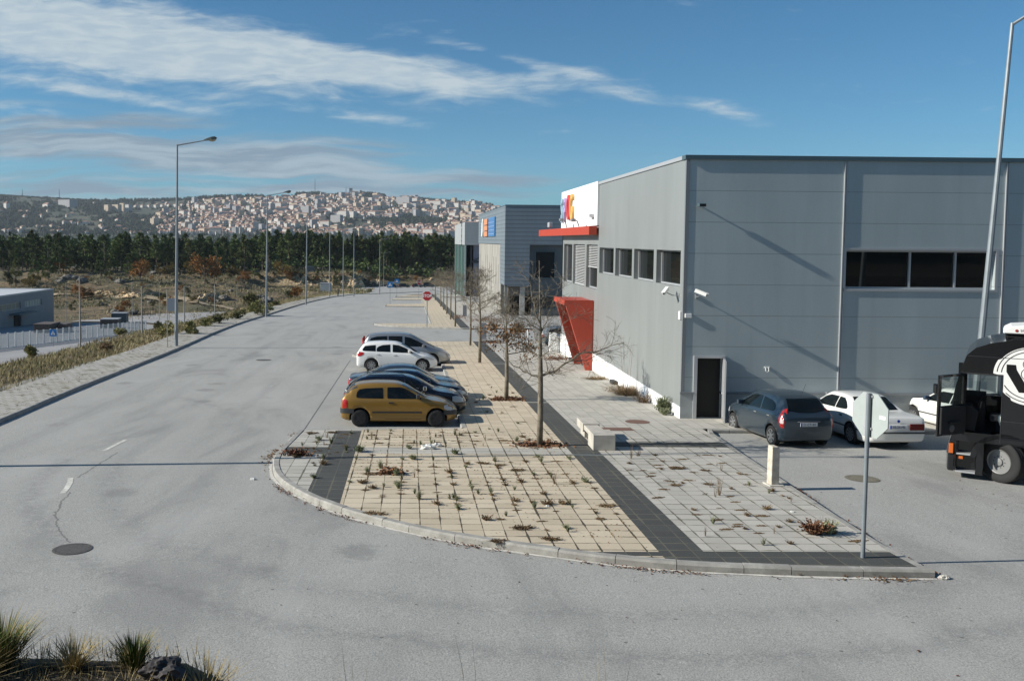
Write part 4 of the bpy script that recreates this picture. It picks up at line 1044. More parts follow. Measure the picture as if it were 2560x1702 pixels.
p = at(815, 728); crate('transformer_cabin', p, 27 * p.y / 2285, 3.0, 21 * p.y / 2285, mat('cabin_white', (.55, .56, .54), .7), M_lid, 'white transformer cabin below the rock cut beyond the street lamps', 'cabin', 0)
p = at(776, 679); crate('site_cabin', p, 17 * p.y / 2285, 3, 13 * p.y / 2285, M_tbox, M_tbox, 'small dark green hut at the forest edge above the rock cut', 'hut', 0)
p = at(994, 685); crate('site_cabin', p, 17 * p.y / 2285, 3, 9.5 * p.y / 2285, M_dbox, M_dbox, 'small black hut standing before the pines at the end of the street', 'hut', 0)

# ------------------------------------------------------------------ bollards, pillars, bench, cabinets on the paving
def pillar(p, w_, d, h, m, label, name='concrete_bollard', cat='bollard', rz=0, group=None):
    t = thing(name, p, label, cat, group, rz)
    mb = MB(); mb.prism([(-w_ / 2, 0), (w_ / 2, 0), (w_ / 2 * .94, h - .05), (w_ / 2 * .5, h), (-w_ / 2 * .94, h)], -d / 2, d / 2, 'y'); bevel(mb.build('shaft', m, t), .012)
    mb = MB(); mb.box(-w_ / 2 - .06, w_ / 2 + .08, -d / 2 - .07, d / 2 + .07, -.06, .025); mb.build('base_plate', M_conc, t)
    return t
M_boll = mat('stained_concrete', (.52, .47, .38), .8, var=.2, vscale=7, bump=.3)
pillar((8.52, 20.95, -H(20.95) + .12), .20, .22, .92, M_boll, 'square pale concrete bollard with chipped top at the kerb of the car park', rz=.1)
M_cab = mat('cabinet_grey', (.26, .265, .27), .7, var=.1)
pillar((5.35, 65.9, -H(65.9) + .10), .45, .4, 1.22, M_cab, 'grey cabinet with a sunlit edge beside the dark paving strip at the side street', 'utility_cabinet', 'cabinet')
pillar((5.95, 98.3, -H(98.3) + .12), .45, .4, 1.25, M_cab, 'farther grey cabinet beside the dark strip in front of the ribbed building', 'utility_cabinet', 'cabinet')
for k, (x, y, lab) in enumerate([(8.2, 62.9, 'leftmost'), (9.0, 61.2, 'second from the left'), (9.15, 59.4, 'third from the left'), (9.25, 57.8, 'rightmost')]):
    mb = MB(); mb.tube([(0, 0, -.1), (0, 0, .88)], .035, 8); mb.lathe([(.04, .86), (.03, .92), (.0, .93)], n=8); tag(mb.build('bollard', M_white, None, (x, y, -H(y) + .1)), 'thin white post by the parked teal and silver car, %s of four' % lab, 'bollard', 'thin white posts by the side street')
bn = thing('concrete_bench', (5.1, 24.9, -H(25) + .12), 'low concrete bench of two blocks and a slab beside the dark paving strip', 'bench')
M_bench = mat('bench_concrete', (.47, .44, .38), .8, var=.14, vscale=3, bump=.3)
mb = MB(); mb.box(.0, .62, 0, .75, 0, .44); bevel(mb.build('block', M_bench, bn), .012)
mb = MB(); mb.box(.0, .5, 1.55, 2.5, .20, .44); mb.box(.08, .42, 1.7, 2.3, 0, .199); bevel(mb.build('block', M_bench, bn), .012)
mb = MB(); mb.box(.04, .46, .75, 1.55, .26, .40); bevel(mb.build('seat_slab', M_bench, bn), .01)
# ------------------------------------------------------------------ cars
def pchip(X, Y, x):
    X = np.array(X, float); Y = np.array(Y, float); h = np.diff(X); d = np.diff(Y) / h; m_ = np.zeros(len(X))
    for i in range(1, len(X) - 1):
        if d[i - 1] * d[i] > 0: w1, w2 = 2 * h[i] + h[i - 1], h[i] + 2 * h[i - 1]; m_[i] = (w1 + w2) / (w1 / d[i - 1] + w2 / d[i])
    m_[0], m_[-1] = d[0], d[-1]
    x = np.clip(x, X[0], X[-1]); k = np.clip(np.searchsorted(X, x) - 1, 0, len(X) - 2); t = (x - X[k]) / h[k]
    return (2 * t**3 - 3 * t**2 + 1) * Y[k] + (t**3 - 2 * t**2 + t) * h[k] * m_[k] + (-2 * t**3 + 3 * t**2) * Y[k + 1] + (t**3 - t**2) * h[k] * m_[k + 1]
M_tyre = mat('tyre', (.018, .018, .018), .85)
M_rim = mat('alloy', (.42, .43, .44), .3, metal=.8)
M_rimd = mat('dark_rim', (.03, .03, .032), .5, metal=.3)
M_well = mat('wheel_well', (.008, .008, .008), .95)
M_plast = mat('bumper_plastic', (.035, .038, .042), .55)
M_cglass = mat('car_glass', (.006, .009, .010), .03, spec=.3)
M_lens = mat('headlight_lens', (.55, .56, .56), .12, spec=.9)
M_tail = mat('tail_lens', (.40, .015, .012), .2, spec=.8)
M_tailc = mat('clear_tail_lens', (.62, .50, .48), .2)
M_plateb = mat('plate_white', (.62, .64, .66), .4); M_platet = mat('plate_text', (.02, .02, .03), .5); M_plbl = mat('plate_blue', (.02, .06, .35), .4)
M_chrome = mat('chrome', (.6, .6, .6), .15, metal=.9)
def paint(name, c, metal=.3, rough=.32): return mat(name, c, rough, metal=metal, coat=.7, spec=.5)
class Car:
    def __init__(s, L, zs, belt, roof, wb, wr): s.L = L; s.zs = zs; s.b = belt; s.r = roof; s.wb = wb; s.wr = wr
    def P(s, tab, x): return float(pchip([p[0] for p in tab], [p[1] for p in tab], x))
    def sec(s, x):
        zb, zr, wb, wr = s.P(s.b, x), s.P(s.r, x), s.P(s.wb, x), s.P(s.wr, x)
        zs = s.zs + .10 * max(0, 1 - x / .45) ** 2 + .08 * max(0, 1 - (s.L - x) / .45) ** 2
        zr = max(zr, zb + .015); g = min(1, max(0, (zr - zb - .05) / .25)); wr = wb * .90 * (1 - g) + wr * g
        hb = zb - zs
        pts = [(0, zs), (wb * .60, zs), (wb * .88, zs + .01), (wb * .955, zs + .06), (wb * .985, zs + hb * .28), (wb, zs + hb * .52), (wb * .992, zs + hb * .74), (wb * .972, zs + hb * .90), (wb * .945, zb - .005), (wb * .925, zb + .012 * g + .002)]
        w9 = wb * .925
        for t, bul in ((.35, .012), (.7, .014), (.92, .004)):
            pts.append((w9 + (wr - w9) * t + bul * g, zb + .012 * g + .002 + (zr - zb - .05 * g - .01) * t))
        pts += [(wr * .96, zr - .03 * g - .004), (wr * .86, zr - .010 * g - .002), (wr * .5, zr + .004), (0, zr + .012)]
        return pts
    def side_y(s, x, z):
        p = s.sec(x)
        for a, b2 in zip(p[2:-3], p[3:-2]):
            if a[1] <= z <= b2[1] and b2[1] > a[1]: return a[0] + (b2[0] - a[0]) * (z - a[1]) / (b2[1] - a[1])
        return p[3][0] if z < p[3][1] else p[-3][0]
    def top_z(s, x, y):
        p = s.sec(x)[8:]
        for a, b2 in zip(p[:-1], p[1:]):
            if b2[0] <= y <= a[0] and a[0] > b2[0]: return a[1] + (b2[1] - a[1]) * (a[0] - y) / (a[0] - b2[0])
        return p[0][1]
def build_car(spec, label, cat='car', group=None):
    c = Car(spec['L'], spec.get('zs', .17), spec['belt'], spec['roof'], spec['wb'], spec['wr']); L = c.L
    t = thing('parked_car', (0, 0, 0), label, cat, group)
    xs_ = sorted(set(np.round(np.concatenate([np.linspace(0, L, 44), [.03, .07, .12, L - .03, L - .07, L - .12] + [p[0] for p in spec['roof']] + [p[0] for p in spec['belt']]]), 4)))
    mb = MB(); mb.smooth = True; rings = []
    for x in xs_:
        p = c.sec(x); ring = [(x, y, z) for y, z in p] + [(x, -y, z) for y, z in p[-2:0:-1]]
        rings.append(ring)
    n = len(rings[0]); vs = [q for r in rings for q in r]
    mb.add(vs, [(i * n + k, i * n + (k + 1) % n, (i + 1) * n + (k + 1) % n, (i + 1) * n + k) for i in range(len(rings) - 1) for k in range(n)] + [tuple(range(n))[::-1], tuple(range((len(rings) - 1) * n, len(rings) * n))])
    body = fixn(mb.build('body', [spec['paint'], M_well], t))
    R_ = spec.get('R', .30); xa, xf = spec['axles']; W = max(p[1] for p in spec['wb'])
    cut = MB()
    for x in (xa, xf):
        for s_ in (-1, 1): cut.lathe([(R_ + .055, s_ * (W - .30)), (R_ + .055, s_ * (W + .2))], (x, 0, R_ + .01), 'y', 28)
    co_ = fixn(cut.build('cutter', M_well))
    md = body.modifiers.new('b', 'BOOLEAN'); md.operation = 'DIFFERENCE'; md.object = co_; md.solver = 'EXACT'
    bpy.context.view_layer.update()
    me = bpy.data.meshes.new_from_object(body.evaluated_get(bpy.context.evaluated_depsgraph_get()))
    body.modifiers.clear(); body.data = me; bpy.data.objects.remove(co_)
    me.materials.clear(); me.materials.append(spec['paint']); me.materials.append(M_well)
    for f in me.polygons:
        cx = f.center
        inn = any((cx.x - x) ** 2 + (cx.z - R_ - .01) ** 2 < (R_ + .058) ** 2 for x in (xa, xf)) and abs(f.normal.z * (cx.z - R_) + f.normal.x) > -9
        on = any(abs(math.hypot(cx.x - x, cx.z - R_ - .01) - (R_ + .055)) < .012 for x in (xa, xf)) and abs(f.normal.y) < .4
        deep = inn and abs(abs(cx.y) - (W - .30)) < .01
        if on or deep: f.material_index = 1; f.use_smooth = False
        if cx.z < c.zs + .02 and f.normal.z < -.8: f.material_index = 1
    # wheels
    for x in (xa, xf):
        for s_ in (-1, 1):
            o = bpy.data.objects.new('wheel', None); COL.objects.link(o); o.parent = t; o.location = (x, s_ * (W - .10), R_)
            if x == xf and spec.get('steer'): o.rotation_euler = (0, 0, spec['steer'])
            mb = MB(); mb.smooth = True
            mb.lathe([(R_ * .62, -.085), (R_ * .9, -.09), (R_ * .985, -.07), (R_, -.03), (R_, .03), (R_ * .985, .07), (R_ * .9, .09), (R_ * .62, .085)], axis='y', n=32); mb.build('tyre', M_tyre, o)
            mb = MB(); d0 = s_ * .088; mb.cur = 0
            mb.lathe([(R_ * .64, d0 * .9), (R_ * .66, d0), (R_ * .60, d0), (R_ * .57, d0 * .6)], axis='y', n=28)
            ns = spec.get('spokes', 8)
            for k in range(ns):
                a = 2 * math.pi * k / ns; ca, sa = math.cos(a), math.sin(a); wd = R_ * (.11 if ns > 6 else .15)
                q = [(R_ * .1, -wd * .7), (R_ * .6, -wd), (R_ * .6, wd), (R_ * .1, wd * .7)]
                mb.add([(u * ca - v * sa, d0 * .97, u * sa + v * ca) for u, v in q] + [(u * ca - v * sa, d0 * .7, u * sa + v * ca) for u, v in q], [(0, 1, 2, 3), (0, 1, 5, 4), (2, 3, 7, 6), (1, 2, 6, 5)])
            mb.lathe([(R_ * .16, d0 * .8), (R_ * .14, d0 * 1.02)], axis='y', n=14); mb.cur = 1
            mb.lathe([(R_ * .57, d0 * .55), (.01, d0 * .55)], axis='y', n=20)
            mb.build('rim', [spec.get('rim', M_rim), M_well], o)
    def patch_side(name, rows, m, s_, off=.007, nz=3, par=t, smooth=True):
        mb = MB(); mb.smooth = smooth; vs = []
        for (x, z0, z1) in rows:
            for k in range(nz + 1):
                z = z0 + (z1 - z0) * k / nz; vs.append((x, s_ * (c.side_y(x, z) + off), z))
        n1 = nz + 1
        mb.add(vs, [(i * n1 + k, (i + 1) * n1 + k, (i + 1) * n1 + k + 1, i * n1 + k + 1) for i in range(len(rows) - 1) for k in range(nz)])
        return fixn(mb.build(name, m, par))
    def dens(rows, st=.06):
        out = []
        for a, b2 in zip(rows[:-1], rows[1:]):
            n_ = max(1, int((b2[0] - a[0]) / st)); out += [tuple(a[j] + (b2[j] - a[j]) * k / n_ for j in range(3)) for k in range(n_)]
        return out + [rows[-1]]
    for s_ in (-1, 1):
        for rows in spec['glass']: patch_side('side_window', dens(rows), M_cglass, s_)
        for rows in spec.get('moulds', []): patch_side('side_moulding', dens(rows), spec.get('mould_mat', M_plast), s_, .014, 1)
        for rows in spec.get('seams', []): patch_side('door_seam', rows, M_well, s_, .003, 1)
        for (x, z) in spec.get('handles', []):
            mb = MB(); y = s_ * (c.side_y(x, z) + .005); mb.box(x - .08, x + .08, y - .015, y + .02 * 1, z - .018, z + .018) if s_ > 0 else mb.box(x - .08, x + .08, y - .02, y + .015, z - .018, z + .018)
            bevel(mb.build('door_handle', spec.get('handle_mat', spec['paint']), t), .006)
        for rows in spec.get('head', []): patch_side('headlight', dens(rows), M_lens, s_, .012)
        for rows in spec.get('tail', []): patch_side('taillight', dens(rows, .03), M_tail, s_, .012)
        x, z = spec['mirror']; y0 = c.side_y(x, z)
        mb = MB(); mb.box(-.05, .07, 0, .19, -.03, .11); mb.box(-.02, .04, -.05, .02, -.05, .0); o = bevel(mb.build('mirror', spec.get('mirror_mat', spec['paint']), t), .02)
        o.location = (x, s_ * y0, z); o.scale = (1, s_, 1)
        if s_ < 0: fixn(o)
    def patch_top(name, xb, xt, fb, ft, m, off=.008, n1=10, n2=9, bow=.10):
        """windscreen or rear window between two stations; fb, ft = half-widths"""
        mb = MB(); mb.smooth = True; vs = []
        for i in range(n1 + 1):
            tt = i / n1; 
            for k in range(n2 + 1):
                u = -1 + 2 * k / n2; hw = fb + (ft - fb) * tt
                x = xb + (xt - xb) * tt - (bow if xb > xt else -bow) * u * u * (1 - tt * .3); y = u * hw
                z = c.top_z(x, abs(y)); vs.append((x + (off if xb > xt else -off) * .6, y, z + off))
        n3 = n2 + 1
        mb.add(vs, [(i * n3 + k, (i + 1) * n3 + k, (i + 1) * n3 + k + 1, i * n3 + k + 1) for i in range(n1) for k in range(n2)])
        return fixn(mb.build(name, m, t))
    patch_top('windscreen', *spec['wind'], M_cglass); patch_top('rear_window', *spec['rearw'], M_cglass, bow=.05)
    # bumpers, plates, lamps on the ends
    W0 = c.P(spec['wb'], .0)
    def endband(name, x_front, z0, z1, m, wf=.98, proud=.02, depth=.5):
        mb = MB(); vs = []; mb.smooth = True
        xsq = [0, .02, .06, .15, .3, depth] if not x_front else [L, L - .02, L - .06, L - .15, L - .3, L - depth]
        path = [(x, -1) for x in xsq[::-1]] + [(x, 1) for x in xsq]
        sg = 1 if x_front else -1
        for (x, s_) in path:
            for z in (z0, z1): vs.append((x + sg * proud, s_ * (min(c.side_y(x, z), c.P(spec['wb'], x)) * wf + proud), z))
        n_ = len(path)
        mb.add(vs, [(2 * i, 2 * i + 2, 2 * i + 3, 2 * i + 1) for i in range(n_ - 1)]); return fixn(mb.build(name, m, t))
    if 'bump' in spec:
        z0, z1 = spec['bump']; endband('bumper', False, z0, z1, spec.get('bump_mat', M_plast), depth=spec.get('bdep', .45)); endband('bumper', True, z0 - .04, z1 - .04, spec.get('bump_mat', M_plast), depth=spec.get('bdep', .45))
    def endpatch(name, front, y0, y1, z0, z1, m, off=.012, par=t):
        x = L + off if front else -off
        mb = MB(); mb.box(x - .02, x, y0, y1, z0, z1) if front else mb.box(x, x + .02, y0, y1, z0, z1); return bevel(mb.build(name, m, par), .004)
    pl = endpatch('number_plate', False, -.26, .26, *spec.get('plate', (.52, .63)), M_plateb, .03)
    zc = sum(spec.get('plate', (.52, .63))) / 2
    endpatch('country_band', False, .215, .258, zc - .052, zc + .052, M_plbl, .033, pl)
    if spec.get('reg'): text_obj('lettering', spec['reg'], .10, M_platet, pl, .001, M=basis((-.032, -.01, zc), (0, -1, 0), (0, 0, 1)), sx=.95)
    endpatch('number_plate', True, -.24, .24, .36, .46, M_plateb, .03)
    for q in spec.get('extras', []): q(c, t, endpatch, patch_side, dens)
    return t
def place(t, x, y, rz, z=None, sc=None):
    """origin at the rear bumper centre; car tilted with the street"""
    zz = -H(y) if z is None else z
    t.location = (x, y, zz)
    sl_ = -(H(y + 1) - H(y - 1)) / 2
    # heading vector and lateral vector lying on the street plane
    hx, hy = math.cos(rz), math.sin(rz)
    f = Vector((hx, hy, hy * sl_)).normalized(); up_ = Vector((0, -sl_, 1)).normalized(); l_ = up_.cross(f)
    t.rotation_euler = Matrix(((f.x, l_.x, up_.x), (f.y, l_.y, up_.y), (f.z, l_.z, up_.z))).to_euler()
    if sc: t.scale = sc
    return t

hatch3 = dict(L=3.75, paint=paint('gold_paint', (.29, .165, .030)), R=.285, axles=(.62, 3.09), spokes=5, rim=M_rimd,
    belt=[(0, .80), (.05, .86), (.3, .90), (2.3, .90), (2.75, .88), (3.3, .78), (3.6, .66), (3.75, .54)],
    roof=[(0, .81), (.06, .90), (.16, 1.05), (.36, 1.28), (.6, 1.355), (1.2, 1.40), (1.75, 1.385), (2.05, 1.31), (2.45, 1.09), (2.82, .905), (3.3, .80), (3.6, .68), (3.75, .56)],
    wb=[(0, .66), (.06, .74), (.2, .79), (.6, .82), (2.9, .82), (3.4, .76), (3.62, .66), (3.75, .50)], wr=[(0, .56), (.4, .60), (1.2, .62), (2.0, .60), (2.8, .62), (3.75, .5)],
    glass=[[(.50, .97, 1.02), (.53, .94, 1.13), (.60, .935, 1.20), (.80, .93, 1.235), (1.32, .92, 1.255), (1.36, .93, 1.25)], [(1.50, .95, 1.26), (1.53, .915, 1.27), (1.9, .91, 1.27), (2.05, .91, 1.235), (2.35, .91, 1.08), (2.52, .91, .98), (2.60, .915, .935)]],
    moulds=[[(1.02, .455, .51), (2.62, .455, .51)]], seams=[[(1.42, .28, 1.27), (1.432, .28, 1.27)], [(2.62, .30, .9), (2.632, .30, .9)], [(1.44, .265, .275), (2.6, .265, .275)]],
    handles=[(1.62, .79)], handle_mat=M_plast, mirror=(2.48, .95), mirror_mat=M_plast, wind=(2.80, 2.02, .60, .52), rearw=(.10, .42, .52, .47),
    head=[[(3.33, .60, .70), (3.45, .545, .735), (3.56, .53, .70), (3.67, .53, .63)]], tail=[[(.05, .60, .86), (.12, .60, .90), (.20, .62, .86)]], bump=(.44, .59), plate=(.62, .73),
    extras=[lambda c, t, e, ps, dn: ps('roof_spoiler', dn([(.20, 1.06, 1.09), (.36, 1.20, 1.25), (.52, 1.26, 1.31)]), M_plast, -1, .01)])
place(build_car(hatch3, 'gold three-door hatchback with grey bumpers, nearest in the row of parked cars', group='cars parked in the street bays'), -2.20, 29.95, R(.5))

hatchb = dict(L=4.22, paint=paint('black_paint', (.006, .008, .016), .1, .2), R=.31, axles=(.80, 3.34), spokes=5, zs=.18,
    belt=[(0, .78), (.06, .88), (.4, .93), (2.6, .93), (3.1, .91), (3.8, .80), (4.1, .68), (4.22, .56)],
    roof=[(0, .80), (.08, .95), (.30, 1.14), (.62, 1.34), (1.0, 1.41), (1.6, 1.43), (2.15, 1.40), (2.5, 1.30), (2.85, 1.11), (3.15, .95), (3.8, .83), (4.1, .70), (4.22, .58)],
    wb=[(0, .68), (.08, .78), (.3, .84), (.8, .87), (3.4, .87), (3.9, .80), (4.12, .68), (4.22, .52)], wr=[(0, .58), (.5, .62), (1.5, .64), (2.4, .62), (3.1, .64), (4.22, .5)],
    glass=[[(.62, 1.0, 1.05), (.75, .96, 1.22), (1.10, .95, 1.29), (1.35, .95, 1.30)], [(1.40, .95, 1.30), (2.05, .94, 1.30)], [(2.13, .94, 1.30), (2.35, .94, 1.26), (2.7, .94, 1.08), (2.9, .94, .99)]],
    seams=[[(1.38, .5, 1.3), (1.39, .5, 1.3)], [(2.09, .3, 1.3), (2.10, .3, 1.3)], [(2.95, .4, .9), (2.96, .4, .9)]], moulds=[[(1.2, .48, .54), (2.95, .48, .54)]], handles=[(1.5, .84), (2.2, .84)],
    mirror=(2.78, .98), mirror_mat=M_chrome, wind=(3.12, 2.48, .64, .55), rearw=(.14, .60, .56, .50), head=[[(3.74, .58, .74), (3.86, .55, .76), (4.0, .54, .73), (4.12, .55, .66)]], tail=[[(.03, .56, .82), (.12, .56, .86), (.22, .60, .85)]])
def rack(c, t, e, ps, dn):
    for s_ in (-1, 1):
        mb = MB(); mb.tube([(.75, s_ * .58, 1.37), (.85, s_ * .58, 1.44), (2.0, s_ * .57, 1.46), (2.15, s_ * .57, 1.40)], .018, 6); mb.build('roof_rail', M_plast, t)
    mb = MB(); mb.tube([(.9, 0, 1.42), (.72, 0, 1.62)], .006, 4); mb.build('aerial', M_plast, t)
hatchb['extras'] = [rack]
place(build_car(hatchb, 'black hatchback with roof rails directly behind the gold hatchback', group='cars parked in the street bays'), -2.25, 31.85, R(.5))

sedan = dict(L=4.42, paint=paint('night_blue_paint', (.007, .015, .032), .3, .22), R=.31, axles=(.92, 3.58), spokes=6, zs=.18,
    belt=[(0, .72), (.06, .90), (.5, .94), (2.8, .92), (3.3, .89), (4.0, .78), (4.3, .64), (4.42, .54)],
    roof=[(0, .74), (.07, .92), (.55, .99), (.85, 1.06), (1.25, 1.27), (1.6, 1.36), (2.1, 1.38), (2.5, 1.34), (2.95, 1.13), (3.35, .92), (4.0, .81), (4.3, .67), (4.42, .56)],
    wb=[(0, .66), (.08, .76), (.35, .83), (.9, .86), (3.6, .86), (4.1, .79), (4.32, .66), (4.42, .5)], wr=[(0, .6), (.8, .60), (1.5, .61), (2.4, .60), (3.3, .64), (4.42, .5)],
    glass=[[(1.05, .97, 1.02), (1.25, .96, 1.14), (1.5, .955, 1.24), (1.72, .95, 1.255)], [(1.78, .95, 1.26), (2.2, .945, 1.265), (2.45, .94, 1.24), (2.8, .94, 1.08), (3.05, .94, .98)]],
    seams=[[(1.75, .4, 1.26), (1.76, .4, 1.26)], [(3.1, .4, .9), (3.11, .4, .9)]], handles=[(1.9, .84)], mirror=(2.95, .98), wind=(3.34, 2.52, .66, .54), rearw=(.62, 1.28, .60, .50),
    head=[[(3.98, .58, .70), (4.1, .55, .72), (4.22, .55, .68), (4.33, .56, .62)]], tail=[[(.02, .62, .84), (.1, .60, .88), (.2, .64, .87), (.3, .70, .84)]])
place(build_car(sedan, 'dark blue saloon third in the row, mostly hidden by the black hatchback', group='cars parked in the street bays'), -2.25, 33.75, R(.5))
sed2 = dict(sedan); sed2['paint'] = paint('steel_blue_paint', (.055, .080, .11), .5, .28)
place(build_car(sed2, 'steel blue-grey saloon fourth in the row with a red tail lamp showing', group='cars parked in the street bays'), -2.36, 35.6, R(.5))

whatch = dict(L=4.04, paint=paint('white_paint', (.80, .80, .78), 0, .3), R=.31, axles=(.74, 3.30), spokes=8, zs=.16,
    belt=[(0, .84), (.06, .93), (.4, .98), (1.2, .96), (2.5, .91), (3.0, .88), (3.6, .76), (3.92, .62), (4.04, .50)],
    roof=[(0, .86), (.06, .96), (.16, 1.14), (.34, 1.36), (.7, 1.44), (1.3, 1.47), (1.9, 1.45), (2.3, 1.34), (2.7, 1.12), (3.05, .92), (3.6, .79), (3.92, .64), (4.04, .52)],
    wb=[(0, .70), (.07, .80), (.25, .84), (.7, .865), (3.3, .865), (3.75, .78), (3.95, .66), (4.04, .5)], wr=[(0, .58), (.5, .62), (1.3, .63), (2.2, .60), (3.0, .62), (4.04, .5)],
    glass=[[(.30, 1.03, 1.12), (.42, 1.015, 1.26), (.7, 1.01, 1.29), (.95, 1.0, 1.31)], [(1.0, 1.0, 1.15), (1.1, .99, 1.24), (1.3, .985, 1.31), (1.68, .97, 1.335)], [(1.80, .965, 1.335), (2.1, .95, 1.30), (2.4, .935, 1.18), (2.75, .92, 1.0), (2.85, .92, .94)]],
    seams=[[(1.74, .3, 1.33), (1.75, .3, 1.33)], [(2.84, .34, .9), (2.85, .34, .9)], [(.98, .62, 1.0), (.99, .62, 1.0)], [(1.0, .26, .275), (2.8, .26, .275)]], handles=[(1.05, .86), (1.88, .83)], mirror=(2.62, .97),
    wind=(3.02, 2.28, .62, .54), rearw=(.10, .36, .56, .50), head=[[(3.36, .66, .70), (3.55, .60, .72), (3.75, .58, .69), (3.88, .58, .63)]], tail=[[(.04, .76, .92), (.14, .75, .98), (.26, .79, .96), (.36, .86, .94)]], plate=(.62, .73))
place(build_car(whatch, 'white five-door hatchback with multi-spoke wheels in the far pair of parked cars', group='cars parked in the street bays'), -2.63, 46.2, R(.3))
mpv = dict(L=4.70, paint=paint('silver_paint', (.34, .36, .37), .6, .3), R=.32, axles=(.95, 3.72), spokes=6, zs=.18,
    belt=[(0, .92), (.06, 1.0), (.4, 1.04), (2.9, 1.0), (3.5, .96), (4.1, .82), (4.5, .66), (4.70, .52)],
    roof=[(0, .94), (.06, 1.08), (.2, 1.40), (.4, 1.62), (1.0, 1.70), (1.9, 1.72), (2.5, 1.66), (3.0, 1.42), (3.5, 1.15), (3.95, .93), (4.3, .80), (4.55, .67), (4.70, .54)],
    wb=[(0, .76), (.08, .86), (.3, .90), (.9, .92), (3.7, .92), (4.3, .82), (4.6, .66), (4.7, .5)], wr=[(0, .66), (.5, .68), (1.5, .69), (2.5, .66), (3.9, .62), (4.7, .5)],
    glass=[[(.34, 1.10, 1.20), (.5, 1.08, 1.46), (.8, 1.07, 1.54), (1.35, 1.06, 1.57)], [(1.42, 1.06, 1.57), (2.15, 1.05, 1.57)], [(2.27, 1.05, 1.55), (2.6, 1.04, 1.48), (3.0, 1.03, 1.30), (3.35, 1.02, 1.11), (3.45, 1.02, 1.05)]],
    seams=[[(1.38, .4, 1.57), (1.39, .4, 1.57)], [(2.2, .3, 1.57), (2.21, .3, 1.57)]], handles=[(1.5, .92), (2.35, .92)], mirror=(3.25, 1.04), wind=(3.90, 2.55, .60, .57), rearw=(.09, .32, .62, .56), 
    head=[[(4.05, .62, .78), (4.25, .58, .76), (4.45, .57, .68)]], tail=[[(.02, .96, 1.45), (.07, .96, 1.48), (.12, .98, 1.46)]])
place(build_car(mpv, 'silver people carrier behind the white hatchback in the far pair of cars', group='cars parked in the street bays'), -2.52, 48.9, R(.3))

# cars of the car park, rear towards the camera
rear_hatch = dict(L=3.85, paint=paint('slate_blue_paint', (.040, .062, .082), .5, .28), R=.30, axles=(.62, 3.08), spokes=7, zs=.17, reg='11-CT-44',
    belt=[(0, .86), (.07, .95), (.4, .99), (2.4, .96), (2.85, .92), (3.4, .80), (3.7, .64), (3.85, .50)],
    roof=[(0, .88), (.07, 1.0), (.18, 1.17), (.36, 1.38), (.7, 1.49), (1.3, 1.53), (1.9, 1.50), (2.25, 1.40), (2.7, 1.17), (3.05, .96), (3.45, .83), (3.7, .67), (3.85, .52)],
    wb=[(0, .70), (.06, .78), (.2, .82), (.6, .84), (3.1, .84), (3.5, .76), (3.75, .62), (3.85, .48)], wr=[(0, .54), (.5, .58), (1.3, .60), (2.2, .58), (3.0, .62), (3.85, .5)],
    glass=[[(.55, 1.06, 1.16), (.65, 1.035, 1.26), (.9, 1.02, 1.33), (1.25, 1.01, 1.37), (1.32, 1.01, 1.37)], [(1.40, 1.01, 1.375), (1.8, 1.0, 1.37), (2.1, .99, 1.31), (2.5, .97, 1.12), (2.7, .96, 1.02)]],
    seams=[[(1.36, .3, 1.37), (1.37, .3, 1.37)], [(2.6, .4, .95), (2.61, .4, .95)]], handles=[(.78, .88), (1.58, .87)], handle_mat=M_chrome, mirror=(2.5, 1.0), wind=(3.02, 2.2, .6, .52), rearw=(.085, .40, .55, .48),
    head=[[(3.35, .62, .76), (3.55, .58, .72)]], tail=[], plate=(.66, .77))
def rear_lamps(c, t, e, ps, dn):
    for s_ in (-1, 1):
        ps('taillight', dn([(.02, .62, .80), (.08, .62, 1.02), (.14, .68, 1.18), (.20, .82, 1.12)], .02), M_tail, s_, .014)
        ps('clear_lens', dn([(.03, .74, .82), (.10, .74, .92), (.13, .76, .92)], .02), M_tailc, s_, .019, 2)
    mb = MB()
    for s_ in (-1, 1): mb.box(-.012, .02, *sorted((s_ * .57, s_ * .70)), .63, .86)
    e('chrome_strip', False, -.34, .34, .785, .81, M_chrome, .02)
    mb = MB(); mb.tube([(.45, .0, 1.46), (.20, 0, 1.86)], .006, 4); mb.build('aerial', M_plast, t)
rear_hatch['extras'] = [rear_lamps]
place(build_car(rear_hatch, 'slate blue five-door hatchback parked nose to the wall right of the open door'), 11.55, 25.95, R(96), z=-H(25.95) - .02)
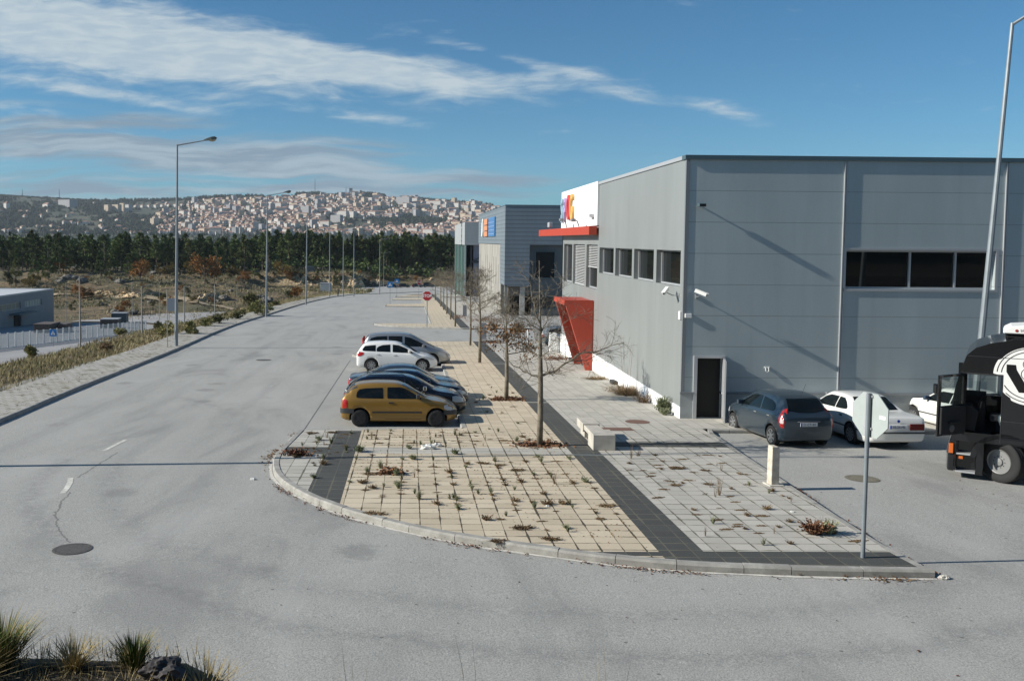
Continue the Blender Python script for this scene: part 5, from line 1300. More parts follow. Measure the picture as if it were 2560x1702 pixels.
bsal = dict(L=4.72, paint=paint('pale_white_paint', (.74, .74, .71), 0, .28), R=.315, axles=(1.06, 3.82), spokes=10, zs=.18, reg='35-24-ML',
    belt=[(0, .78), (.05, .93), (.5, .96), (2.9, .92), (3.4, .90), (4.3, .82), (4.6, .72), (4.72, .60)],
    roof=[(0, .80), (.06, .955), (.6, .985), (.98, .99), (1.35, 1.20), (1.65, 1.36), (2.2, 1.41), (2.7, 1.39), (3.0, 1.28), (3.45, .98), (4.2, .87), (4.6, .76), (4.72, .62)],
    wb=[(0, .76), (.05, .82), (.3, .855), (1.0, .87), (3.8, .87), (4.4, .84), (4.66, .78), (4.72, .74)], wr=[(0, .6), (.9, .62), (1.6, .60), (2.6, .59), (3.4, .64), (4.72, .6)],
    glass=[[(1.42, 1.0, 1.05), (1.6, .985, 1.2), (1.78, .975, 1.29), (2.05, .97, 1.30)], [(2.1, .97, 1.30), (2.6, .955, 1.29), (2.9, .95, 1.20), (3.2, .945, 1.02)]],
    seams=[[(2.07, .3, 1.3), (2.08, .3, 1.3)], [(1.25, .7, .95), (1.26, .7, .95)], [(3.1, .35, .92), (3.11, .35, .92)]], moulds=[[(.5, .50, .54), (4.3, .50, .54)]], handles=[(1.62, .80), (2.35, .80)], handle_mat=M_plast, mirror=(3.1, .98), mirror_mat=paint('mirror_blue', (.05, .08, .13), .2),
    wind=(3.42, 2.82, .66, .52), rearw=(1.04, 1.58, .62, .50), head=[[(4.45, .64, .76), (4.62, .64, .74)]], tail=[], bump=(.50, .545), bdep=.6, plate=(.63, .745))
def blamps(c, t, e, ps, dn):
    for s_ in (-1, 1):
        mb = MB(); mb.box(-.028, .01, *sorted((s_ * .34, s_ * .76)), .60, .78); o = bevel(mb.build('taillight', mat('smoked_tail', (.13, .02, .018), .25), t), .005)
    mb = MB(); mb.lathe([(.042, -.022), (.042, -.012)], (0, 0, .86), 'x', 16); mb.build('badge', M_plbl, t)
bsal['extras'] = [blamps]
place(build_car(bsal, 'white saloon parked rear to camera, partly behind the back of the stop sign'), 14.05, 25.75, R(92), z=-H(25.75) - .02)
bs3 = dict(bsal); bs3['reg'] = None
place(build_car(bs3, 'second white saloon with blue mirror, mostly hidden behind the open lorry door'), 18.2, 26.6, R(95), z=-H(26.6) - .02)
# teal and silver hatchback in the side street and dark cars at the far end
th = dict(hatch3); th['paint'] = paint('silver_green_paint', (.40, .44, .44), .4, .3); th['L'] = 3.75; th['rim'] = M_rim; th['bump_mat'] = paint('teal_paint', (.03, .13, .18), .3)
th['moulds'] = [[(.35, .30, .62), (3.3, .30, .62)]]; th['mould_mat'] = th['bump_mat']; th['bump'] = (.26, .62); th['extras'] = []
place(build_car(th, 'silver hatchback with teal lower body in the side street beyond the warehouse'), 9.0, 61.6, R(-12))
def far_car(x, y, rz, col, lab, sp=sedan):
    d = dict(sp); d['paint'] = paint('far_paint_%d' % (x * 10), col); d['seams'] = []; d['extras'] = []; return place(build_car(d, lab), x, y, rz)
far_car(-8.0, 319, R(20), (.01, .02, .04), 'dark blue car parked leftmost in the distant group at the end of the street')
far_car(-4.0, 323, R(10), (.012, .02, .025), 'dark green car second from the left in the distant group', hatchb)
far_car(.6, 327, R(14), (.03, .035, .04), 'grey black car third from the left in the distant group')
far_car(4.6, 330, R(10), (.01, .025, .03), 'dark teal van-like car rightmost in the distant group', mpv)

# ------------------------------------------------------------------ lorry tractor unit, nose to the left
M_lb = paint('lorry_black', (.010, .011, .013), .2, .22)
M_lint = mat('cab_interior', (.012, .012, .013), .8)
lt = thing('lorry', (0, 0, 0), 'black tractor unit with open cab door and white emblem, cut by the right edge', 'lorry')
LX, LY = 13.42, 22.3                      # front left corner of the cab on the ground
LZ = -H(22.0)
hd = math.radians(33)
LM = Matrix.Translation((LX, LY, LZ)) @ Matrix.Rotation(-hd, 4, 'Z')
def lb(n, m, fn, par=lt, bev=None):
    mb = MB(); fn(mb); mb.v = [tuple(LM @ Vector(v)) for v in mb.v]; o = mb.build(n, m, par)
    if bev: bevel(o, bev)
    else: fixn(o)
    return o
# local: x backwards from the front bumper, y away from the camera (0 = near side), z up
WL = 2.48
# cab shell side outline (x, z); front is rounded, roof sweeps up
out = [(.10, .95), (.06, 1.5), (.06, 2.0), (.12, 2.35), (.22, 2.75), (.32, 3.08), (.50, 3.27), (.8, 3.40), (1.3, 3.52), (2.0, 3.58), (2.28, 3.5), (2.3, 1.05)]
door = (.32, 1.08, 1.18, 2.62)           # opening x0,x1,z0,z1
def side(mb, y0, y1, hole=True):
    # side skin split round the door opening
    x0, x1, z0, z1 = door
    mb.prism([(.10, .95), (.06, 1.5), (.06, 2.0), (.12, 2.35), (.19, z1), (x0, z1), (x0, .95)], y0, y1, 'y')
    mb.prism([(x1, .95), (x1, z1), (2.3, z1), (2.3, .95)], y0, y1, 'y')
    mb.prism([(.19, z1), (.22, 2.75), (.32, 3.08), (.50, 3.27), (.8, 3.40), (1.3, 3.52), (2.0, 3.58), (2.28, 3.5), (2.3, z1)], y0, y1, 'y')
    mb.box(x0, x1, y0, y1, .95, z0)
lb('cab_side', M_lb, lambda mb: side(mb, 0, .06))
lb('cab_side', M_lb, lambda mb: (mb.prism([(.10, .95), (.06, 1.5), (.06, 1.80), (2.3, 1.80), (2.3, .95)], WL - .06, WL, 'y'), mb.prism([(.19, 2.62), (.22, 2.75), (.32, 3.08), (.50, 3.27), (.8, 3.40), (1.3, 3.52), (2.0, 3.58), (2.28, 3.5), (2.3, 2.62)], WL - .06, WL, 'y'), mb.box(1.5, 2.3, WL - .06, WL, 1.8, 2.62), mb.box(.09, .3, WL - .06, WL, 1.8, 2.62)))
def shell(mb):
    pts = out[:-1]
    for (a, b2) in zip(pts[2:], pts[3:]): 
        if a[1] < 2.0 or a[1] >= 2.7: mb.add([(a[0], .061, a[1]), (b2[0], .061, b2[1]), (b2[0], WL - .061, b2[1]), (a[0], WL - .061, a[1]), (a[0] + .03, .061, a[1] - .03), (b2[0] + .03, .061, b2[1] - .03), (b2[0] + .03, WL - .061, b2[1] - .03), (a[0] + .03, WL - .061, a[1] - .03)], [(0, 1, 2, 3), (4, 5, 6, 7), (0, 1, 5, 4), (2, 3, 7, 6), (1, 2, 6, 5), (0, 3, 7, 4)])
    mb.box(2.24, 2.3, .061, WL - .061, .95, 3.5); mb.box(.06, .12, .061, WL - .061, .95, 1.75)
lb('cab_roof', M_lb, shell)
lb('windscreen', M_cglass, lambda mb: mb.add([(.07, .1, 1.75), (.21, .1, 2.72), (.21, WL - .1, 2.72), (.07, WL - .1, 1.75)], [(0, 1, 2, 3)]))
lb('cab_floor', M_lint, lambda mb: (mb.box(.12, 2.24, .07, WL - .07, 1.0, 1.16), mb.box(.12, .75, .5, WL - .07, 1.16, 1.9), mb.box(1.45, 2.2, .3, WL - .1, 1.16, 1.75)))
lb('rear_wall', M_lint, lambda mb: mb.box(1.5, 1.56, .07, WL - .07, 1.16, 3.3))
lb('dashboard', M_lint, lambda mb: mb.prism([(.14, 1.2), (.14, 1.82), (.45, 1.86), (.62, 1.70), (.55, 1.2)], .10, WL - .1, 'y'), bev=.02)
lb('seat', mat('seat_cloth', (.02, .02, .024), .9), lambda mb: (mb.box(.85, 1.4, .25, .8, 1.45, 1.62), mb.box(1.32, 1.45, .25, .8, 1.6, 2.35), mb.box(1.0, 1.3, .4, .65, 1.16, 1.45)), bev=.04)
lb('steering_wheel', M_lint, lambda mb: mb.tube([(.62 + .20 * math.cos(a) * .45, .55 + .23 * math.sin(a), 1.92 + .2 * math.cos(a)) for a in [k * math.pi / 8 for k in range(17)]], .018, 6, cap=False))
lb('cloth', mat('white_cloth', (.62, .66, .60), .9, var=.2, vscale=12, bump=.6, bscale=14), lambda mb: mb.prism([(1.02, 1.66), (1.30, 1.70), (1.31, 1.50), (1.22, 1.30), (1.10, 1.32), (1.03, 1.5)], .12, .24, 'y'), bev=.05)
lb('side_glass', M_cglass, lambda mb: mb.quad((.35, WL - .03, 1.82), (1.48, WL - .03, 1.82), (1.48, WL - .03, 2.6), (.35, WL - .03, 2.6)) if False else mb.quad((.34, WL - .03, 2.55), (1.48, WL - .03, 2.55), (1.48, WL - .03, 2.6), (.34, WL - .03, 2.6)))
# open door, hinged at the front edge and swung out towards the camera
dr = bpy.data.objects.new('cab_door', None); COL.objects.link(dr); dr.parent = lt
DA = math.radians(-124)
DM = LM @ Matrix.Translation((.30, -.02, 0)) @ Matrix.Rotation(DA, 4, 'Z')
def ldoor(n, m, fn, bev=None, par=dr):
    mb = MB(); fn(mb); mb.v = [tuple(DM @ Vector(v)) for v in mb.v]; o = mb.build(n, m, par); bevel(o, bev) if bev else fixn(o); return o
ldoor('door_panel', M_lb, lambda mb: (mb.box(0, .98, 0, .05, 1.15, 1.88), mb.box(0, .10, 0, .05, 1.88, 2.58), mb.box(.88, .98, 0, .05, 1.88, 2.58), mb.box(0, .98, 0, .05, 2.58, 2.64)), .01)
ldoor('door_lining', M_lint, lambda mb: (mb.box(.05, .93, .051, .11, 1.2, 1.86), mb.box(.3, .7, .111, .17, 1.45, 1.5)), .01)
ldoor('speaker', mat('speaker_grille', (.10, .10, .10), .6), lambda mb: mb.lathe([(.09, .115), (.07, .125)], (.55, 0, 1.33), 'y', 16))
gl = mat('clear_glass', (.25, .33, .33), .05); q = gl.node_tree.nodes['Principled BSDF']; q.inputs['Transmission Weight'].default_value = .9
gl2 = bpy.data.materials.new('thin_glass'); gl2.use_nodes = True; gg = NG(gl2.node_tree); trn = gg.node('ShaderNodeBsdfTransparent'); trn.inputs[0].default_value = (.55, .62, .6, 1); mx = gg.node('ShaderNodeMixShader'); mx.inputs[0].default_value = .12; glo = gg.node('ShaderNodeBsdfGlossy'); glo.inputs[1].default_value = .03
gg.l.new(trn.outputs[0], mx.inputs[1]); gg.l.new(glo.outputs[0], mx.inputs[2]); gg.l.new(mx.outputs[0], gg.n['Material Output'].inputs[0])
ldoor('door_glass', gl2, lambda mb: mb.quad((.10, .025, 1.88), (.88, .025, 1.88), (.88, .025, 2.58), (.10, .025, 2.58)))
lb('side_glass', gl2, lambda mb: mb.quad((.34, WL - .02, 1.82), (1.48, WL - .02, 1.82), (1.48, WL - .02, 2.54), (.34, WL - .02, 2.54)))
ldoor('mirror', M_lb, lambda mb: (mb.box(.80, .86, -.22, -.08, 2.15, 2.40), mb.box(.82, .85, -.09, .0, 2.25, 2.29)), .03)
# lower body: bumper, steps, arch, wheel
lb('bumper', M_lb, lambda mb: mb.prism([(0, .0), (.16, 0), (.16, .35), (.6, .45), (.6, WL), (0, WL), (-.05, 1.9), (-.05, .5)], .18, .62, 'z'), bev=.03)
lb('front_panel', M_lb, lambda mb: (mb.box(.02, .22, .12, WL - .02, .62, .95), mb.box(-.03, .04, .5, WL - .4, .96, 1.55)), bev=.02)
lb('step_box', M_lb, lambda mb: (mb.box(.14, .18, .02, .4, .20, .95), mb.box(.60, .76, .02, .4, .14, .95), mb.box(.18, .60, .28, .4, .14, .95), mb.box(.14, .76, .02, .4, .96, 1.0)), bev=.01)
lb('step', M_alu, lambda mb: (mb.box(.18, .60, .03, .27, .60, .64),), bev=.006)
lb('step', M_alu, lambda mb: (mb.box(.18, .60, .0, .27, .16, .20),), bev=.006)
M_or = mat('orange_lens', (.55, .12, .02), .3)
lb('indicator_lamp', M_or, lambda mb: mb.box(.02, .12, -.02, .10, .62, .86), bev=.01)
lb('side_marker', M_or, lambda mb: mb.box(.24, .33, -.005, .03, .50, .57), bev=.006)
def arch(mb):
    cx, r0, r1 = 1.17, .58, .70; n = 14
    for k in range(n):
        a, b2 = math.pi * (k / n) * .94 + .1, math.pi * ((k + 1) / n) * .94 + .1
        p = [(cx + r * math.cos(q), .52 + r * math.sin(q)) for q in (a, b2) for r in (r0, r1)]
        vs = [(p[0][0], y, p[0][1]) for y in (.0,)] 
        P4 = [p[0], p[1], p[3], p[2]]
        mb.prism(P4, .0, .55, 'y')
lb('wheel_arch', M_lb, arch)
lb('mudguard', M_plast, lambda mb: (mb.box(1.9, 1.95, .05, .5, .3, .95), mb.box(.66, 2.1, .66, .8, .45, 1.0), mb.box(1.95, 2.6, .05, .5, .35, .9)))
wl = bpy.data.objects.new('wheel', None); COL.objects.link(wl); wl.parent = lt
WMx = LM @ Matrix.Translation((1.17, .22, .52)) @ Matrix.Rotation(R(-34), 4, 'Z')
def lw(n, m, fn, par=wl):
    mb = MB(); mb.smooth = n != 'rim'; fn(mb); mb.v = [tuple(WMx @ Vector(v)) for v in mb.v]; return mb.build(n, m, par)
lw('tyre', M_tyre, lambda mb: mb.lathe([(.30, .02), (.30, -.15), (.44, -.165), (.505, -.15), (.52, -.13), (.52, -.07), (.508, -.065), (.508, -.055), (.52, -.05), (.52, -.005), (.508, 0), (.508, .01), (.52, .015), (.52, .07), (.52, .13), (.505, .15), (.44, .165), (.30, .15), (.30, .03)], axis='y', n=40))
lw('rim', mat('polished_rim', (.24, .24, .235), .38, metal=.25), lambda mb: mb.lathe([(.31, -.14), (.295, -.168), (.275, -.155), (.25, -.09), (.19, -.085), (.175, -.12), (.10, -.13), (.09, -.18), (.0, -.19)], axis='y', n=36))
mbh = MB()
for k in range(10):
    a = 2 * math.pi * k / 10
    mbh.lathe([(.024, -.088), (.024, -.094)], (.222 * math.cos(a), 0, .222 * math.sin(a)), 'y', 10); mbh.lathe([(.012, -.12), (.012, -.15)], (.14 * math.cos(a), 0, .14 * math.sin(a)), 'y', 6)
mbh.v = [tuple(WMx @ Vector(v)) for v in mbh.v]; mbh.build('wheel_holes', M_black, wl)
lb('body_seam', mat('cab_seam', (.03, .031, .034), .3), lambda mb: (mb.box(.32, 2.3, -.006, -.001, 3.06, 3.075), mb.box(1.075, 1.09, -.012, .0, 1.0, 2.66), mb.box(.30, 1.09, -.012, .0, 2.62, 2.66), mb.box(1.09, 2.3, -.008, -.001, 1.52, 1.54)))
lb('side_skirt', M_lb, lambda mb: (mb.box(1.09, 2.3, -.03, -.001, .98, 1.10), mb.box(1.09, 2.3, -.022, -.001, 1.10, 1.13)), bev=.006)
lb('door_pillar', M_lint, lambda mb: mb.box(.28, .33, .0, .12, 1.1, 2.62))
# far-side front wheel, chassis, rear axle, roof unit
def lwheel(x, y):
    o = bpy.data.objects.new('wheel', None); COL.objects.link(o); o.parent = lt
    lb('tyre', M_tyre, lambda mb: mb.lathe([(.30, -.15), (.44, -.165), (.52, -.13), (.52, .13), (.44, .165), (.30, .15)], (x, y, .52), 'y', 32), par=o)
    lb('rim', M_rim, lambda mb: mb.lathe([(.30, -.14), (.17, -.05), (0, -.12)], (x, y, .52), 'y', 24), par=o)
for (x, y) in ((1.17, 2.24), (4.9, .28), (4.9, 2.2)): lwheel(x, y)
lb('chassis', M_plast, lambda mb: (mb.box(1.0, 6.0, .8, .95, .6, .9), mb.box(1.0, 6.0, 1.55, 1.7, .6, .9), mb.box(2.6, 3.9, .1, .7, .4, .95), mb.box(4.6, 5.9, .7, 1.8, .95, 1.1)))
lb('roof_unit', M_white, lambda mb: mb.prism([(1.05, 3.62), (1.08, 3.72), (1.22, 3.80), (2.0, 3.88), (2.1, 3.8), (2.1, 3.62)], .5, 1.8, 'y'), bev=.02)
lb('roof_unit_base', M_black, lambda mb: mb.box(1.1, 2.0, .6, 1.7, 3.52, 3.63))
lb('aerial', M_plast, lambda mb: mb.tube([(1.62, .05, 3.28), (1.62, -.02, 3.36)], .02, 6))
text_obj('lettering', 'SCANIA', .075, M_plast, lt, .003, M=LM @ basis((1.56, .495, 3.71), (1, 0, .06), (0, 0, 1)), sx=1.2)
lb('badge', mat('badge_red', (.30, .03, .03), .5), lambda mb: mb.lathe([(.035, .492), (.03, .488)], (1.33, 0, 3.70), 'y', 12))
# emblem on the cab side: scalloped white disc with black V and outlined 8
def flat(n, m, polys, y0, y1):
    return lb(n, m, lambda mb: [mb.prism(p, y0, y1, 'y') for p in polys])
ex, ez = 1.66, 2.68
def clp(p): return [(max(x, 1.10) if z < 2.66 else x, z) for x, z in p]
def scallop(r):
    pts = []
    for a in range(0, 360, 4):
        t_ = (a + 10) % 90
        pts.append((ex + r * (1.0 if 20 < t_ < 70 else 1.06) * math.cos(R(a)), ez + r * .93 * (1.0 if 20 < t_ < 70 else 1.06) * math.sin(R(a))))
    return clp(pts)
def rings(r0, r1, a0=0, a1=360, cx=ex, cz=ez, sz=.93, st=8):
    out_ = []
    for a in range(int(a0), int(a1), st):
        b2 = min(a + st, a1)
        P_ = [(cx + r * math.cos(R(q)), cz + r * sz * math.sin(R(q))) for q, r in ((a, r0), (a, r1), (b2, r1), (b2, r0))]
        if all(x > 1.10 or z > 2.66 for x, z in P_): out_.append(P_)
    return out_
em = lb('emblem', M_white, lambda mb: mb.prism(scallop(.73), -.004, -.001, 'y'))
def el(n, m, polys, d): return lb(n, m, lambda mb: [mb.prism(p, -.004 - d, -.004 - d + .001, 'y') for p in polys], par=em)
el('outline', M_lb, rings(.69, .712) + rings(.60, .622), .0015)
el('letter_v', M_lb, [[(x - .06, z) for x, z in [(1.21, 2.92), (1.40, 2.92), (1.42, 2.80), (1.62, 2.44), (1.82, 2.44), (2.02, 2.80), (2.04, 2.92), (2.23, 2.92), (2.23, 2.80), (1.96, 2.26), (1.48, 2.26), (1.21, 2.74)]]], .0025)
el('numeral_disc', M_white, [[(1.66 + .19 * math.cos(R(a)), 2.97 + .15 * math.sin(R(a))) for a in range(0, 360, 15)], [(1.66 + .22 * math.cos(R(a)), 2.73 + .17 * math.sin(R(a))) for a in range(0, 360, 15)]], .0036)
el('numeral', M_lb, rings(.17, .187, -60, 241, 1.66, 2.95, .8) + rings(.20, .217, 115, 426, 1.66, 2.71, .8) + rings(.065, .08, 0, 360, 1.66, 2.95, .6) + rings(.08, .095, 0, 360, 1.66, 2.71, .6), .0048)
# ------------------------------------------------------------------ vegetation
RND = random.Random(11)
def leafmat(name, c1, c2, rough=.8, scale=1.2, trans=.0):
    m, g, b = custom(name, rough)
    n = g.noise(g.coords(), scale, 4, .7)
    info = g.node('ShaderNodeObjectInfo')
    f = g.ss(g.m('ADD', g.m('MULTIPLY', n, .8), g.m('MULTIPLY', info.outputs['Random'], .25)), .35, .75)
    g.put(b.inputs['Base Color'], g.mix(f, c1, c2)); b.inputs['Specular IOR Level'].default_value = .2
    return m
M_pine = leafmat('pine_needles', (.034, .058, .022), (.14, .18, .055), scale=.5)
M_pine2 = leafmat('olive_needles', (.06, .078, .026), (.20, .205, .07), scale=.5)
M_bark = mat('bark', (.15, .12, .09), .9, var=.3, vscale=4)
M_barkg = mat('grey_bark', (.18, .155, .115), .9, var=.3, vscale=6, bump=.4, bscale=30)
M_oak = leafmat('autumn_leaves', (.16, .075, .022), (.33, .16, .045), scale=.7)
M_oaky = leafmat('yellowing_leaves', (.085, .075, .02), (.24, .155, .035), scale=.7)
M_shrub = leafmat('shrub_leaves', (.06, .07, .028), (.18, .17, .075), scale=1.0)
M_dryg = leafmat('dry_grass', (.24, .20, .10), (.50, .42, .25), scale=.35)
M_greeng = leafmat('green_grass', (.13, .14, .05), (.33, .30, .13), scale=.8)
M_weed = leafmat('weed_leaves', (.13, .15, .08), (.32, .33, .21), scale=3)
M_dryw = leafmat('dry_weed', (.13, .085, .045), (.30, .215, .12), scale=3)
M_leafr = leafmat('fallen_leaves', (.085, .035, .02), (.22, .115, .06), scale=4)
M_rockg = mat('granite', (.15, .14, .122), .9, var=.35, vscale=.6, bump=.8, bscale=3)
M_rocko = mat('ochre_rock', (.52, .40, .25), .9, var=.35, vscale=.35, bump=.8, bscale=2)

def clumpcrown(rnd, n, pt, size, nb=5, up=.3):
    """n clumps of small leaf-like triangles; pt() gives a point and outward direction"""
    mb = MB()
    for _ in range(n):
        p, d = pt(); s_ = size * rnd.uniform(.6, 1.3)
        for k in range(nb):
            a = Vector((rnd.gauss(0, 1), rnd.gauss(0, 1), rnd.gauss(0, .8) + up)) + d * 1.2
            a = a.normalized() * s_; b2 = Vector((rnd.gauss(0, 1), rnd.gauss(0, 1), rnd.gauss(0, 1))).normalized() * s_ * .33
            q = p + Vector((rnd.gauss(0, .25), rnd.gauss(0, .25), rnd.gauss(0, .2))) * s_
            mb.add([q - b2, q + b2, q + a], [(0, 1, 2)])
    return mb
def pine(rnd, h, low, rad, n, m, name='pine_tree', shape=1.0):
    t = thing(name, (0, 0, 0), 'pine tree', 'pine tree')
    mb = MB(); bend = rnd.uniform(-.02, .02) * h
    mb.tube([(0, 0, -.6), (bend * .3, 0, h * .3), (bend, bend * .5, h * .65), (bend, bend, h * .97)], [h * .014, h * .011, h * .007, h * .001], 6)
    lob = [(rnd.uniform(low, .97), rnd.uniform(0, 6.28)) for _ in range(26)]
    for (f, a) in lob[:12]:
        r_ = rad * (1 - (f - low) / (1 - low)) ** .7 * .8; mb.tube([(bend * f, bend * f * .5, h * f), (math.cos(a) * r_, math.sin(a) * r_, h * f + r_ * .25)], [h * .004, h * .0015], 4)
    mb.build('trunk', M_bark, t)
    def pt():
        f, a = rnd.choice(lob); a += rnd.gauss(0, .38); f = min(.995, max(low, f + rnd.gauss(0, .022)))
        e = (f - low) / (1 - low)
        r_ = rad * (min(1, e * 5 + .55)) * (1 - e ** (1.4 * shape)) ** .8 * math.sqrt(rnd.uniform(.08, 1))
        return Vector((math.cos(a) * r_ + bend * f, math.sin(a) * r_ + bend * f, h * f + r_ * .12)), Vector((math.cos(a), math.sin(a), .3))
    clumpcrown(rnd, n, pt, h * .045).build('crown', m, t)
    return t
def broad(rnd, h, w_, n, m, name='autumn_tree', size=.35, low=.12, trunk=True):
    t = thing(name, (0, 0, 0), 'tree', 'tree')
    if trunk:
        mb = MB(); mb.tube([(0, 0, -.4), (0, 0, h * .3), (rnd.uniform(-.1, .1) * h, 0, h * .75)], [h * .02, h * .015, h * .004], 6)
        for k in range(5): a = rnd.uniform(0, 6.28); mb.tube([(0, 0, h * rnd.uniform(.15, .35)), (math.cos(a) * w_ * .6, math.sin(a) * w_ * .6, h * rnd.uniform(.5, .8))], [h * .009, h * .003], 5)
        mb.build('trunk', M_bark, t)
    lobes = [(Vector((rnd.gauss(0, .45) * w_, rnd.gauss(0, .45) * w_, h * rnd.uniform(low + .15, .85))), rnd.uniform(.3, .55) * w_) for _ in range(9)]
    def pt():
        c_, r_ = rnd.choice(lobes); d = Vector((rnd.gauss(0, 1), rnd.gauss(0, 1), rnd.gauss(0, .9))).normalized()
        p = c_ + d * r_ * rnd.uniform(.4, 1.0); p.z = max(p.z, h * low * .4); return p, d
    clumpcrown(rnd, n, pt, size).build('crown' if trunk else 'foliage', m, t)
    return t
def rock(rnd, w_, d, h, m, name='boulder', sub=3):
    bm = bmesh.new(); bmesh.ops.create_icosphere(bm, subdivisions=sub, radius=1)
    o1, o2 = rnd.uniform(0, 50), rnd.uniform(0, 50)
    for v in bm.verts:
        c_ = v.co.copy(); k = 1 + .20 * vnoise(c_.x * 9 + o1, c_.y * 9 + c_.z * 7 + o2) + .10 * vnoise(c_.x * 23 + o2, c_.z * 21 + o1)
        k = round(k * 7) / 7 * .5 + k * .5
        v.co = Vector((c_.x * w_ / 2 * k, c_.y * d / 2 * k, c_.z * h * .6 * k + h * .25))
    me = bpy.data.meshes.new(name); bm.to_mesh(me); bm.free(); me.materials.append(m)
    return link(bpy.data.objects.new(name, me))

# bare young street trees
def bare_tree(seed, h, fork, spread, label, leaves=0, r0=.085, loc=(0, 0, 0), heavy=1.0, limbs=None):
    rnd = random.Random(seed); t = thing('bare_tree', loc, label, 'tree', 'young street trees along the dark paving strip')
    tr = MB(); tw = MB(); tips = []
    tr.smooth = True; tw.smooth = True
    def branch(p, d, L, r, depth, mb):
        n = 5 if depth < 2 else 4; pts = [p]; rs = [r]; q = p.copy(); dd = d.copy()
        for k in range(n):
            dd = (dd + Vector((rnd.gauss(0, .16), rnd.gauss(0, .16), rnd.gauss(.05 if depth < 3 else -.02, .13)))).normalized()
            q = q + dd * (L / n); pts.append(q.copy()); rs.append(max(.0035, r * (1 - .62 * (k + 1) / n)))
        (tr if depth < 2 else tw).tube(pts, rs, 7 if depth < 2 else 3, cap=False)
        tips.append(q)
        if depth >= 4: return
        nch = {0: 0, 1: 8, 2: 6, 3: 3}[depth]
        for k in range(int(nch * heavy)):
            u = rnd.uniform(.25, 1.0); i = min(n - 1, int(u * n)); b_ = pts[i].lerp(pts[i + 1], u * n - i)
            ax = Vector((rnd.gauss(0, 1), rnd.gauss(0, 1), rnd.gauss(.1, .6))).normalized()
            nd = (dd * .75 + ax * .8).normalized()
            branch(b_, nd, L * rnd.uniform(.35, .6), max(.004, rs[i] * .5), depth + 1, tw)
    H_ = h
    tp = [(0, 0, -.15), (.01, 0, fork * .5), (.0, .01, fork), (-.04, 0, (fork + H_) / 2), (-.09, .03, H_ * .97)]
    tr.tube(tp, [r0 * 1.1, r0, r0 * .86, r0 * .34, .007], 10)
    def limb(pts, r):
        P_ = [Vector(p) for p in pts]; Q = []
        for a, b_ in zip(P_[:-1], P_[1:]):
            for k in range(4): Q.append(a.lerp(b_, k / 4) + Vector((rnd.gauss(0, .02), rnd.gauss(0, .02), rnd.gauss(0, .02))))
        Q.append(P_[-1]); rs = [max(.005, r * (1 - .85 * i / len(Q))) for i in range(len(Q))]
        tr.tube(Q, rs, 7, cap=False)
        for i in range(2, len(Q)):
            for _k in range(3):
                d = ((Q[i] - Q[i - 1]).normalized() * .6 + Vector((rnd.gauss(0, .8), rnd.gauss(0, .8), rnd.gauss(.1, .6)))).normalized()
                branch(Q[i], d, rnd.uniform(.3, .75), max(.005, rs[i] * .45), 3, tw)
    for pts, r in (limbs or []): limb(pts, r)
    nb = 0 if limbs else 13
    if limbs:
        for k in range(18):
            a = rnd.uniform(0, 6.28); z = rnd.uniform(fork - .25, H_ * .9); e_ = rnd.uniform(-.2, .9) if z > fork + .5 else rnd.uniform(-.5, .4)
            branch(Vector((-.02, 0, z)), Vector((math.cos(a), math.sin(a), e_)).normalized(), rnd.uniform(.4, .95) * (1.2 if z < fork + .6 else .8), .009, 3 if k % 3 else 2, tw)
    for k in range(nb):
        f = k / (nb - 1); z = fork + (H_ - fork) * f * .8; a = k * 2.4 + rnd.uniform(-.4, .4)
        el_ = .28 + .75 * f
        d = Vector((math.cos(a) * math.cos(el_), math.sin(a) * math.cos(el_), math.sin(el_)))
        branch(Vector((-.04 * f, 0, z)), d, spread * (1.15 - .62 * f) * rnd.uniform(.75, 1.15), r0 * (.30 - .15 * f), 1, tr)
    tr.build('trunk', M_barkg, t); tw.build('twigs', M_barkg, t)
    if leaves:
        lv = MB()
        for _ in range(leaves):
            c_ = rnd.choice(tips)
            if c_.z > fork + 1.1: continue
            p = c_ + Vector((rnd.gauss(0, .1), rnd.gauss(0, .1), rnd.gauss(0, .08))); a = Vector((rnd.gauss(0, 1), rnd.gauss(0, 1), rnd.gauss(-.4, 1))).normalized() * .075; b_ = a.orthogonal().normalized() * .04
            lv.quad(p, p + a * .5 + b_, p + a, p + a * .5 - b_)
        lv.build('leaves', M_oak, t)
    return t
trees = [(3.72, 25.6, 5.4, 1.95, 1.30, 0, .082, 'nearest bare street tree, in the paving before the concrete bench'),
         (3.74, 34.75, 4.0, 1.75, 1.05, 3800, .08, 'second street tree with a few orange leaves left on its lower branches'),
         (3.80, 48.9, 4.9, 2.3, 1.4, 0, .085, 'third bare street tree with pale trunk beside the parked cars kerb'),
         (4.05, 60.3, 4.9, 2.3, 1.4, 0, .07, 'fourth bare street tree just before the side street'),
         (4.05, 80.5, 5.0, 2.2, 1.4, 0, .075, 'fifth bare street tree, first one beyond the side street'),
         (4.2, 92.8, 5.0, 2.2, 1.4, 0, .075, 'sixth bare street tree in front of the ribbed building'),
         (4.25, 104, 5.0, 2.2, 1.4, 0, .07, 'seventh bare street tree counted from the camera'),
         (4.3, 115, 5.0, 2.2, 1.4, 0, .07, 'eighth bare street tree counted from the camera'),
         (4.3, 126, 5.0, 2.2, 1.4, 0, .07, 'ninth bare street tree counted from the camera'),
         (4.3, 153, 5.0, 2.2, 1.4, 0, .07, 'farthest bare street tree in front of the green glazed showroom')]
tree3 = None
